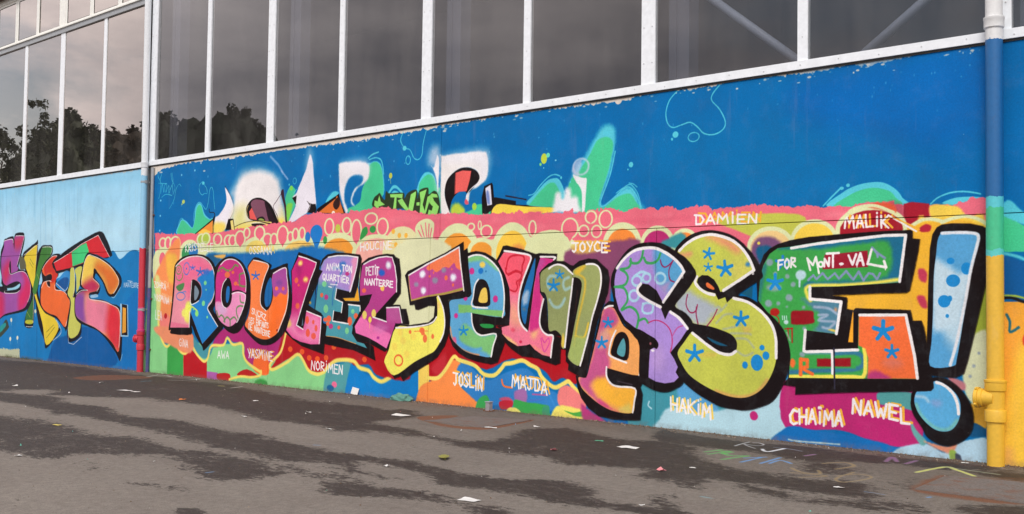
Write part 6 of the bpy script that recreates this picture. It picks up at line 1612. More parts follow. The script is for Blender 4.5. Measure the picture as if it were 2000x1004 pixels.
S;245 180 60;4;0;0;23;1;-4060,1069 -20,-16 3,-28 17,-12 19,14 -2,27 -17,15;0
S;245 180 60;4;0;0;22;1;-4026,1070 22,-28;0
S;245 180 60;4;0;0;22;1;-3983,1069 -25,-55;0
S;245 180 60;4;0;0;22;1;-3928,1064 -21,6 -21,-21 5,-25 17,-9 21,5;0
S;245 180 60;4;0;0;22;1;-3874,1060 -39,2 -1,-55 41,-1;0
S;245 180 60;4;0;0;22;1;-3915,1034 34,-1;0
S;244 240 240;4;0;0;23;1;-4167,1060 48,-1;0
S;244 240 240;4;0;0;23;1;-4137,1059 1,-44 -13,-11 -13,9;0
S;244 240 240;4;0;0;23;1;-4084,1060 -19,-16 2,-28 18,-11 19,13 -3,28 -17,14;0
S;244 240 240;4;0;0;22;1;-4049,1062 22,-29;0
S;244 240 240;4;0;0;22;1;-4007,1060 -24,-54;0
S;244 240 240;4;0;0;22;1;-3951,1055 -21,7 -21,-22 5,-25 17,-9 21,5;0
S;244 240 240;4;0;0;22;1;-3896,1052 -40,1 -1,-55 41,-1;0
S;244 240 240;4;0;0;22;1;-3938,1026 34,-1;0
S;245 180 60;4;0;0;22;1;-3253,1201 1,-51 32,1 16,22 -16,24 -43,4;0
S;245 180 60;4;0;0;22;1;-3187,1150 26,50 27,-52;0
S;245 180 60;4;0;0;22;1;-3177,1167 32,-1;0
S;245 180 60;4;0;0;22;1;-3118,1150 8,50 26,-31 25,29 8,-50;0
S;245 180 60;4;0;0;22;1;-3022,1189 0,-39;0
S;245 180 60;4;0;0;22;1;-3023,1205 1,-3;0
S;245 180 60;4;0;0;21;1;-2943,1190 -48,2 -2,-49 50,-2;0
S;245 180 60;4;0;0;21;1;-2994,1167 41,-1;0
S;245 180 60;4;0;0;21;1;-2927,1143 5,49 40,-51 5,49;0
S;244 240 240;4;0;0;22;1;-3279,1191 0,-52 33,2 16,22 -16,24 -44,4;0
S;244 240 240;4;0;0;22;1;-3213,1140 26,50 27,-52;0
S;244 240 240;4;0;0;22;1;-3203,1157 32,-1;0
S;244 240 240;4;0;0;22;1;-3143,1140 7,50 26,-31 25,29 9,-50;0
S;244 240 240;4;0;0;22;1;-3048,1180 1,-40;0
S;244 240 240;4;0;0;22;1;-3048,1195 1,-3;0
S;244 240 240;4;0;0;21;1;-2968,1180 -48,2 -2,-49 51,-2;0
S;244 240 240;4;0;0;21;1;-3019,1157 41,-1;0
S;244 240 240;4;0;0;21;1;-2952,1133 5,49 41,-51 4,49;0
S;245 180 60;4;0;0;20;1;-2386,1089 6,61 18,-38 18,36 6,-61;0
S;245 180 60;4;0;0;20;1;-2326,1090 18,60 19,-62;0
S;245 180 60;4;0;0;20;1;-2319,1111 23,-1;0
S;245 180 60;4;0;0;20;1;-2278,1151 2,-60 35,2;0
S;245 180 60;3;0;0;19;1;-2220,1140 0,-48;0
S;245 180 60;4;0;0;20;1;-2220,1159 0,-4;0
S;245 180 60;3;0;0;19;1;-2200,1143 2,-59;0
S;245 180 60;3;0;0;19;1;-2164,1142 -32,-29 32,-31;0
S;244 240 240;4;0;0;20;1;-2408,1087 6,61 19,-37 18,36 6,-62;0
S;244 240 240;4;0;0;20;1;-2347,1088 18,60 19,-61;0
S;244 240 240;4;0;0;20;1;-2340,1109 22,-1;0
S;244 240 240;4;0;0;20;1;-2299,1150 2,-61 35,2;0
S;244 240 240;4;0;0;20;1;-2241,1138 0,-48;0
S;244 240 240;4;0;0;20;1;-2241,1157 0,-3;0
S;244 240 240;3;0;0;19;1;-2221,1142 2,-60;0
S;244 240 240;3;0;0;19;1;-2184,1140 -33,-28 33,-31;0
S;244 240 240;5;1;0;15;1;-2184,1143 63,-40 74,-44;0
S;245 180 60;5;1;0;15;1;-2159,1132 63,-32 62,-32;0
S;226 233 178;8;1;0;30;1;-2435,1103 54,69 80,22 65,-6 77,-33;0
S;250 200 150;7;0;0;16;1;-9090,849 34,-4 -31,-47 34,-5;0
S;250 200 150;7;0;0;16;1;-9029,844 -14,-14 3,-26 14,-12 14,11 -3,26 -14,15;0
S;250 200 150;7;0;0;16;1;-9002,843 5,-52;0
S;250 200 150;7;0;0;16;1;-8968,838 1,-51;0
S;250 200 150;7;0;0;16;1;-9000,817 33,-5;0
S;250 200 150;7;0;0;16;1;-8953,788 -2,51 26,-9 1,-15 -25,-5 31,-27;0
S;250 200 150;6;0;0;16;1;-8911,776 14,49 19,-54;0
S;250 200 150;6;0;0;16;1;-8905,793 19,-3;0
S;244 240 240;7;0;0;16;1;-9145,835 34,-4 -31,-47 34,-5;0
S;244 240 240;7;0;0;16;1;-9083,830 -15,-14 4,-26 14,-12 14,11 -3,26 -14,15;0
S;244 240 240;7;0;0;16;1;-9056,829 5,-52;0
S;244 240 240;7;0;0;16;1;-9022,824 1,-51;0
S;244 240 240;7;0;0;16;1;-9054,803 34,-5;0
S;244 240 240;7;0;0;16;1;-9007,774 -1,51 25,-9 1,-15 -25,-5 32,-27;0
S;244 240 240;7;0;0;16;1;-8964,762 14,49 19,-54;0
S;244 240 240;7;0;0;16;1;-8959,779 20,-3;0
S;250 200 150;7;0;0;16;1;-9084,736 17,-31;0
S;250 200 150;7;0;0;16;1;-9053,731 -16,-53;0
S;250 200 150;7;0;0;16;1;-9041,676 13,54 18,-59;0
S;250 200 150;7;0;0;16;1;-9036,695 19,-3;0
S;250 200 150;7;0;0;16;1;-8973,718 -18,8 -10,-12 14,-17 15,-16 -13,-11 -16,8;0
S;250 200 150;7;0;0;16;1;-8960,668 1,55 17,-36 13,31 7,-56;0
S;250 200 150;6;0;0;16;1;-8907,696 3,-44;0
S;250 200 150;6;0;0;16;1;-8907,714 0,-3;0
S;250 200 150;6;0;0;16;1;-8887,652 0,55 27,-60 0,55;0
S;250 200 150;6;0;0;16;1;-8848,648 12,53 18,-58;0
S;250 200 150;6;0;0;16;1;-8843,666 18,-3;0
S;244 240 240;7;0;0;16;1;-9139,722 18,-31;0
S;244 240 240;7;0;0;16;1;-9107,717 -16,-54;0
S;244 240 240;7;0;0;16;1;-9095,661 13,54 18,-59;0
S;244 240 240;7;0;0;16;1;-9090,680 19,-3;0
S;244 240 240;7;0;0;16;1;-9026,704 -19,8 -10,-13 15,-16 14,-16 -13,-12 -16,8;0
S;244 240 240;7;0;0;16;1;-9014,654 2,55 16,-36 14,31 7,-57;0
S;244 240 240;7;0;0;16;1;-8960,682 3,-45;0
S;244 240 240;7;0;0;16;1;-8961,700 1,-4;0
S;244 240 240;6;0;0;16;1;-8940,637 0,56 27,-60 0,55;0
S;244 240 240;6;0;0;16;1;-8901,634 13,53 18,-58;0
S;244 240 240;6;0;0;16;1;-8896,652 18,-3;0
S;244 240 240;7;0;0;17;1;-9103,570 6,-80 29,0;0
S;244 240 240;7;0;0;17;1;-9032,563 -29,5 3,-80 30,-4;0
S;244 240 240;7;0;0;17;1;-9061,528 25,-4;0
S;244 240 240;7;0;0;17;1;-9019,486 11,77 20,-81;0
S;244 240 240;7;0;0;17;1;-9014,513 18,-3;0
S;244 240 240;6;0;0;15;1;-8645,316 -17,9 -16,-23 5,-29 17,-12 13,4 -1,25 -13,2;0
S;244 240 240;6;0;0;15;1;-8627,310 3,-51;0
S;244 240 240;6;0;0;15;1;-8628,330 1,-4;0
S;244 240 240;6;0;0;15;1;-8606,260 1,62 29,-67 0,63;0
S;244 240 240;6;0;0;15;1;-8562,256 13,61 19,-65;0
S;244 240 240;6;0;0;15;1;-8557,278 20,-3;0
S;244 240 240;6;0;0;17;1;-8051,183 20,60 25,-61;0
S;244 240 240;6;0;0;17;1;-8043,204 27,-1;0
S;244 240 240;6;0;0;17;1;-7995,245 17,-61 12,36 16,-37 11,60;0
S;244 240 240;6;0;0;17;1;-7923,186 19,59 25,-61;0
S;244 240 240;6;0;0;17;1;-7915,206 26,-1;0
S;245 180 60;6;0;0;20;1;-7582,284 22,-37;0
S;245 180 60;6;0;0;20;1;-7541,281 -21,-70;0
S;245 180 60;6;0;0;19;1;-7525,213 17,69 23,-72;0
S;245 180 60;6;0;0;19;1;-7518,237 24,-2;0
S;245 180 60;6;0;0;19;1;-7435,275 -24,7 -13,-16 19,-19 18,-19 -17,-16 -20,8;0
S;245 180 60;6;0;0;19;1;-7420,213 4,70 21,-43 18,40 8,-70;0
S;245 180 60;6;0;0;19;1;-7348,256 2,-56;0
S;245 180 60;6;0;0;19;1;-7349,278 0,-4;0
S;245 180 60;6;0;0;19;1;-7324,202 1,70 34,-72 2,69;0
S;245 180 60;6;0;0;19;1;-7236,269 -37,3 0,-70 39,-2;0
S;245 180 60;6;0;0;19;1;-7274,237 31,-2;0
S;244 240 240;6;0;0;20;1;-7603,278 22,-37;0
S;244 240 240;6;0;0;20;1;-7562,276 -22,-70;0
S;244 240 240;6;0;0;20;1;-7547,207 18,70 23,-72;0
S;244 240 240;6;0;0;20;1;-7540,232 25,-2;0
S;244 240 240;6;0;0;19;1;-7456,270 -24,7 -14,-16 19,-19 19,-19 -17,-16 -21,8;0
S;244 240 240;6;0;0;19;1;-7441,208 3,70 22,-43 17,40 9,-70;0
S;244 240 240;6;0;0;19;1;-7369,251 2,-56;0
S;244 240 240;6;0;0;19;1;-7370,273 0,-4;0
S;244 240 240;6;0;0;19;1;-7345,197 1,70 35,-72 1,69;0
S;244 240 240;6;0;0;19;1;-7257,264 -37,3 1,-70 39,-2;0
S;244 240 240;6;0;0;19;1;-7295,232 31,-2;0
S;244 240 240;5;0;0;22;1;-6742,156 3,66 38,-69 3,66;0
S;244 240 240;5;0;0;22;1;-6662,220 -20,-18 4,-34 18,-14 20,15 -3,33 -19,18;0
S;244 240 240;5;0;0;22;1;-6621,155 0,65 34,-9 0,-19 -33,-8 41,-32;0
S;244 240 240;5;0;0;22;1;-6556,206 2,-52;0
S;244 240 240;5;0;0;22;1;-6556,227 0,-4;0
S;244 240 240;5;0;0;22;1;-6529,144 5,65 22,-41 20,38 9,-66;0
S;244 240 240;5;0;0;22;1;-6418,204 -41,3 0,-65 43,-3;0
S;244 240 240;5;0;0;22;1;-6460,175 34,-3;0
S;244 240 240;5;0;0;22;1;-6403,142 3,64 36,-67 2,64;0
S;245 180 60;5;0;0;25;1;-5168,227 43,-4;0
S;245 180 60;5;0;0;25;1;-5141,225 2,-65 -12,-15 -12,13;0
S;245 180 60;5;0;0;25;1;-5094,223 -17,-22 3,-41 16,-18 16,19 -2,40 -16,22;0
S;245 180 60;5;0;0;25;1;-5025,213 -23,9 -13,-19 18,-22 17,-22 -16,-18 -20,10;0
S;245 180 60;5;0;0;24;1;-5013,222 3,-81 36,0;0
S;245 180 60;5;0;0;24;1;-4954,189 1,-64;0
S;245 180 60;5;0;0;24;1;-4955,214 1,-5;0
S;245 180 60;5;0;0;24;1;-4932,126 2,80 32,-84 2,80;0
S;244 240 240;5;0;0;25;1;-5183,216 43,-4;0
S;244 240 240;5;0;0;25;1;-5155,214 1,-65 -11,-15 -12,13;0
S;244 240 240;5;0;0;25;1;-5108,212 -17,-22 3,-41 15,-18 17,19 -3,40 -15,22;0
S;244 240 240;5;0;0;25;1;-5039,202 -23,9 -13,-19 18,-22 17,-22 -16,-18 -20,10;0
S;244 240 240;5;0;0;24;1;-5027,211 3,-81 36,0;0
S;244 240 240;5;0;0;24;1;-4968,178 1,-64;0
S;244 240 240;5;0;0;24;1;-4969,203 1,-4;0
S;244 240 240;5;0;0;24;1;-4946,115 2,80 32,-83 2,79;0
S;245 180 60;5;0;0;23;1;-4624,163 6,74 23,-47 21,42 8,-75;0
S;245 180 60;4;0;0;23;1;-4551,159 21,71 24,-76;0
S;245 180 60;4;0;0;23;1;-4543,184 27,-3;0
S;245 180 60;4;0;0;23;1;-4498,229 49,-4;0
S;245 180 60;4;0;0;23;1;-4467,227 1,-59 -13,-13 -14,12;0
S;245 180 60;4;0;0;23;1;-4431,226 1,-73 27,1 13,31 -14,34 -36,8;0
S;245 180 60;4;0;0;23;1;-4376,138 21,70 23,-75;0
S;245 180 60;4;0;0;23;1;-4368,163 26,-3;0
S;244 240 240;5;0;0;24;1;-4646,155 6,74 23,-47 21,42 9,-75;0
S;244 240 240;4;0;0;23;1;-4573,151 21,72 24,-77;0
S;244 240 240;4;0;0;23;1;-4564,176 27,-3;0
S;244 240 240;4;0;0;23;1;-4520,221 50,-4;0
S;244 240 240;4;0;0;23;1;-4488,219 1,-59 -13,-13 -14,13;0
S;244 240 240;4;0;0;23;1;-4452,218 1,-73 27,1 13,31 -14,35 -36,7;0
S;244 240 240;4;0;0;23;1;-4397,130 21,71 23,-75;0
S;244 240 240;4;0;0;23;1;-4389,155 27,-3;0
S;250 215 100;4;0;0;24;1;-3424,182 3,-75;0
S;250 215 100;4;0;0;24;1;-3380,176 -2,-73;0
S;250 215 100;4;0;0;24;1;-3424,145 44,-5;0
S;250 215 100;4;0;0;23;1;-3366,105 21,71 23,-76;0
S;250 215 100;4;0;0;23;1;-3357,130 26,-4;0
S;250 215 100;4;0;0;23;1;-3309,175 2,-73;0
S;250 215 100;4;0;0;23;1;-3266,170 -39,-32 39,-41;0
S;250 215 100;4;0;0;23;1;-3242,156 0,-58;0
S;250 215 100;4;0;0;23;1;-3243,179 1,-4;0
S;250 215 100;4;0;0;23;1;-3218,86 6,72 21,-46 20,41 7,-73;0
S;244 240 240;4;0;0;24;1;-3438,175 3,-74;0
S;244 240 240;4;0;0;24;1;-3394,170 -1,-74;0
S;244 240 240;4;0;0;24;1;-3437,138 44,-5;0
S;244 240 240;4;0;0;24;1;-3379,98 21,71 22,-76;0
S;244 240 240;4;0;0;24;1;-3371,123 27,-3;0
S;244 240 240;4;0;0;23;1;-3323,168 3,-73;0
S;244 240 240;4;0;0;23;1;-3280,163 -38,-32 39,-41;0
S;244 240 240;4;0;0;23;1;-3255,149 0,-58;0
S;244 240 240;4;0;0;23;1;-3256,173 1,-5;0
S;244 240 240;4;0;0;23;1;-3231,79 6,72 21,-46 20,41 7,-73;0
S;245 180 60;4;0;0;26;1;-2653,166 -20,7 -19,-30 4,-33 16,-10 20,8;0
S;245 180 60;4;0;0;26;1;-2640,177 2,-72;0
S;245 180 60;4;0;0;26;1;-2601,178 -2,-72;0
S;245 180 60;4;0;0;26;1;-2640,141 39,1;0
S;245 180 60;4;0;0;25;1;-2589,110 20,72 19,-71;0
S;245 180 60;4;0;0;25;1;-2581,135 23,1;0
S;245 180 60;4;0;0;25;1;-2528,173 0,-58;0
S;245 180 60;4;0;0;25;1;-2533,196 0,-5;0
S;245 180 60;4;0;0;25;1;-2524,196 1,-5;0
S;245 180 60;4;0;0;25;1;-2507,107 6,72 19,-43 18,44 6,-71;0
S;245 180 60;4;0;0;25;1;-2446,113 18,71 19,-70;0
S;245 180 60;4;0;0;25;1;-2439,138 23,0;0
S;244 240 240;4;0;0;26;1;-2664,157 -20,7 -20,-30 4,-33 16,-10 20,8;0
S;244 240 240;4;0;0;26;1;-2652,169 2,-73;0
S;244 240 240;4;0;0;26;1;-2612,169 -2,-72;0
S;244 240 240;4;0;0;26;1;-2652,132 40,1;0
S;244 240 240;4;0;0;25;1;-2600,101 19,73 20,-72;0
S;244 240 240;4;0;0;25;1;-2592,127 23,0;0
S;244 240 240;4;0;0;25;1;-2539,164 0,-57;0
S;244 240 240;4;0;0;25;1;-2544,187 0,-4;0
S;244 240 240;4;0;0;25;1;-2535,187 1,-4;0
S;244 240 240;4;0;0;25;1;-2518,98 6,72 19,-42 18,43 6,-71;0
S;244 240 240;4;0;0;25;1;-2457,104 19,72 18,-71;0
S;244 240 240;4;0;0;25;1;-2450,129 23,1;0
S;245 180 60;3;0;0;26;1;-2353,179 4,69 36,-74 5,69;0
S;245 180 60;3;0;0;26;1;-2294,175 22,67 22,-72;0
S;245 180 60;3;0;0;26;1;-2286,198 27,-3;0
S;245 180 60;3;0;0;26;1;-2237,241 14,-71 14,40 14,-43 14,67;0
S;245 180 60;3;0;0;25;1;-2125,230 -41,5 -2,-68 43,-5;0
S;245 180 60;3;0;0;25;1;-2168,201 34,-4;0
S;245 180 60;3;0;0;25;1;-2112,220 2,-68 40,-1;0
S;244 240 240;4;0;0;26;1;-2366,172 4,70 36,-74 5,69;0
S;244 240 240;3;0;0;26;1;-2307,169 22,67 22,-72;0
S;244 240 240;3;0;0;26;1;-2299,192 27,-3;0
S;244 240 240;3;0;0;26;1;-2250,235 14,-71 14,40 14,-43 14,67;0
S;244 240 240;3;0;0;25;1;-2138,225 -40,5 -3,-69 43,-5;0
S;244 240 240;3;0;0;25;1;-2180,196 34,-5;0
S;244 240 240;3;0;0;25;1;-2124,214 2,-68 40,-1;0
F;2 111 179;2;0;0;0;1;-1644,2389 1621,-310 -24,-1358 -1604,-25
F;72 205 150;9;1;0;0;1;-1659,1135 49,11 48,-79 255,-47 420,45 847,15 -2,-120 -846,-34 -420,-4 -254,30 -98,15
F;88 205 225;14;1;0;0;1;-1659,1161 37,24 54,-54 101,-68 -95,10 -60,28 -37,21
S;88 205 225;14;1;0;27;1;-1660,948 61,-14 60,-27;0
F;14 95 165;14;1;0;0;1;-1660,928 121,-27 231,-28 -1,-196 -352,71
F;248 176 62;5;0;0;0;1;-1661,728 352,8 515,-49 182,-194 35,-741 -1089,-189
S;25 20 25;7;1;0;27;1;-1661,745 49,1 60,-20 130,-7 223,8 405,-29 191,-194 35,-751;0
S;170 195 70;9;1;0;18;1;-1661,758 61,-3 60,-16;0
F;250 205 70;90;1;0;0;1;-1601,493 291,86 514,-50 84,-800 -893,-155
S;30 110 130;9;1;0;23;1;-1639,671 14,-32 0,-45 37,21;0
E;220 60 40;14;1;0;0;1;-1562,558 10,25
F;238 185 90;63;1;0;0;1;-1654,57 39,11 11,-132 -51,-6
"""
GROUND_MARKS = """
F;255 0 0;421;1;0;0;0.76;-12846,-263 960,10 1357,151 1646,-121 787,61 944,-102 1020,-244 616,-42 1140,-795 -373,-66 -476,-19 -461,60 -482,111 -355,-51 -340,-8 -207,-153 -311,-170 -166,-51 -215,160 -186,-114 -38,-176 -300,-135
F;255 0 0;289;1;0;0;0.76;-8061,-2041 147,189 562,135 424,-97 480,29 453,-117 449,90 396,-70 352,47 574,-83 488,-70 309,-253 -248,10 -183,-52 -235,-23 -302,8 -448,77 -279,10 -594,57 -473,18 -64,-77 -360,52 -579,19 -260,-125
F;255 0 0;337;1;0;0;0.7;-6619,-2576 175,133 544,71 672,-75 151,65 270,-3 305,-35 159,90 340,-36 407,-61 38,-154 -22,-148 -163,-55 -243,65 -390,96 -2,-83 -227,-91 52,-183 -359,-79 -217,-70
F;255 0 0;277;1;0;0;0.6;-3813,-3043 84,63 179,80 60,-72 -169,-47
F;255 0 0;304;1;0;0;0.4;-4432,-2997 1,76 321,-5 13,-118
F;255 0 0;97;1;0;0;0.76;-3192,-3207 -34,52 6,30 51,9 118,-46 120,-111 -44,-46
F;255 0 0;310;1;0;0;0.45;-4502,-2420 261,118 766,8 83,25 359,-210 -364,-50
F;255 0 0;282;1;0;0;0.76;-5786,-623 203,154 334,-54 72,88 349,-166 79,-284 4,-139 166,-76 312,-16 361,-150 148,171 -195,345 14,205 131,153 322,-171 213,24 303,33 715,-969 -214,-51 -152,27 -58,142 -162,-35 -136,-76 -191,103 -279,-56 -241,3 -248,119 -224,-41 -293,7 -223,-137
F;255 0 0;212;1;0;0;0.76;-4016,-1974 274,49 252,41 223,-51 308,1 173,125 176,8 167,-103 22,-81 130,-13 265,48 184,-181 -291,22 -266,-53 -269,16 -212,-65 -150,12 -152,85 -308,77 -346,-74
F;255 0 0;196;1;0;0;0.76;-3651,-2252 179,55 211,-37 105,20 -57,-61 -230,7
F;255 0 0;270;1;0;0;0.72;-3381,-2459 61,5 230,73 245,44 144,-50 146,11 155,-60 -1,-85 -207,42 -220,-45 -138,-47 -167,-77
F;255 0 0;243;1;0;0;0.76;-3466,-76 338,-91 214,2 279,47 287,-5 257,19 387,52 67,-131 -189,-171 -230,-26 -247,-194 -254,52 -260,29 -316,-60
F;255 0 0;315;1;0;0;0.76;-2939,-862 102,-60 288,-5 410,-120 192,82 173,-56 128,-292 -138,5 -211,-9 -226,-9 -144,-32 -102,-175
F;255 0 0;286;1;0;0;0.7;-2268,-1315 206,-17 232,-25 177,137 196,-85 -6,-141 -285,-75 -302,34
F;255 0 0;265;1;0;0;0.7;-2302,-1813 65,18 186,-142 125,-210 -146,11
F;255 0 0;302;1;0;0;0.76;-1795,-735 20,153 64,-251 75,-152 -92,73
F;255 0 0;321;1;0;0;0.76;-1698,-287 179,126 153,-40 55,-197 -264,-32
F;255 0 0;274;1;0;0;0.7;-1439,-1190 168,228 167,34 73,-274 -292,-140
F;255 0 0;337;1;0;0;0.6;-2603,-987 200,-5 172,118 -68,225 132,146 169,-186 -90,-302 -199,-84 -205,-15
F;0 255 0;53;1;0;0;0.9;-4775,-693 -11,142 97,118 80,-168 1,-117 218,-94 184,44 -4,237 -43,264 57,-48 94,-331 8,-195 -204,-60 -269,88
F;0 255 0;138;1;0;0;0.95;-1684,-952 -56,375 26,49 43,-262 87,-82 120,17 120,129 108,62 56,-200 -165,-152 -124,-6
F;0 255 0;167;1;0;0;0.45;-1736,-735 18,216 366,267 139,-495 -270,-237
F;0 255 0;100;1;0;0;0.4;-2489,-23 363,3 428,-2 47,-140 -408,-17 -369,31
F;0 255 0;83;1;0;0;0.6;-8933,-850 -161,334 198,198 357,8 47,-286 -77,-273
S;200 205 210;5;1;0;23;0.8;-2809,-361 -16,82 -14,108;0
S;200 205 210;5;1;0;23;0.8;-2812,-182 29,12 50,-45 -8,-57 -72,7;0
S;200 205 210;5;1;0;22;0.8;-2806,-277 59,-53 53,-37;0
S;200 205 210;5;1;0;40;1;-2657,-363 33,-45 31,-14 4,61 -5,100;0
S;150 170 200;5;1;0;22;0.7;-2652,-261 56,4 45,-5 64,-22;0
S;90 165 85;10;1;0;54;0.8;-2791,-662 11,122;0
S;90 165 85;10;1;0;53;0.8;-2740,-712 12,157;0
S;90 165 85;10;1;0;54;0.8;-2764,-578 59,12 2,-87;0
S;90 165 85;10;1;0;53;0.8;-2720,-619 74,-58 65,56;0
S;90 165 85;10;1;0;52;0.8;-2604,-814 6,89 16,86;0
S;90 150 215;6;1;0;38;0.8;-2504,-822 -11,193;0
S;90 150 215;6;1;0;38;0.8;-2424,-789 -29,229;0
S;90 150 215;6;1;0;37;0.8;-2397,-758 -14,120 79,-48;0
S;90 150 215;6;1;0;38;0.8;-2559,-696 52,101;0
S;170 135 70;7;1;0;35;0.6;-2268,-805 92,-79 70,21 -51,85;0
S;170 135 70;7;1;0;34;0.6;-2118,-1011 59,118 -144,-34;0
S;170 135 70;7;1;0;37;0.6;-2233,-576 54,99 76,-71 -15,-143;0
S;170 135 70;7;1;0;34;0.6;-2028,-859 40,113 77,-51 -26,-189 -65,56 -23,212;0
S;195 200 110;5;1;0;49;0.9;-1840,-514 26,248 63,-43 117,-118;0
S;150 165 130;9;1;0;33;0.7;-1814,-266 116,-21 124,-19;0
S;150 95 150;10;1;0;45;0.7;-2402,-417 6,77;0
S;150 95 150;10;1;0;44;0.7;-2063,-307 -41,163 75,-125;0
S;150 95 150;10;1;0;43;0.7;-1974,-304 -4,132;0
S;205 200 195;4;1;0;18;0.8;-1509,-837 63,85;0
S;205 200 195;4;1;0;18;0.8;-1514,-768 58,-51;0
S;95 150 205;4;1;0;17;0.8;-1786,-1137 33,3 47,-10;0
S;110 185 200;11;1;0;27;0.6;-2157,-1683 47,-2;0
S;95 150 205;6;1;0;21;1;-1571,-1079 6,17;0
S;95 150 205;7;1;0;24;0.8;-4197,-1886 30,14;0
S;95 150 205;6;1;0;20;0.8;-3814,-2701 -1,33;0
S;190 195 190;17;1;0;49;0.7;-8669,-306 -125,206 248,-37;0
S;190 195 190;17;1;0;48;0.7;-8234,-349 95,128 -91,226;0
S;190 195 190;17;1;0;49;0.7;-8475,-39 290,-36;0
S;60 130 150;12;1;0;41;1;-8239,-588 8,76;0
S;190 180 100;8;1;0;39;1;-7476,-345 55,13;0
S;170 170 160;12;1;0;42;1;-7242,-382 -52,131;0
"""
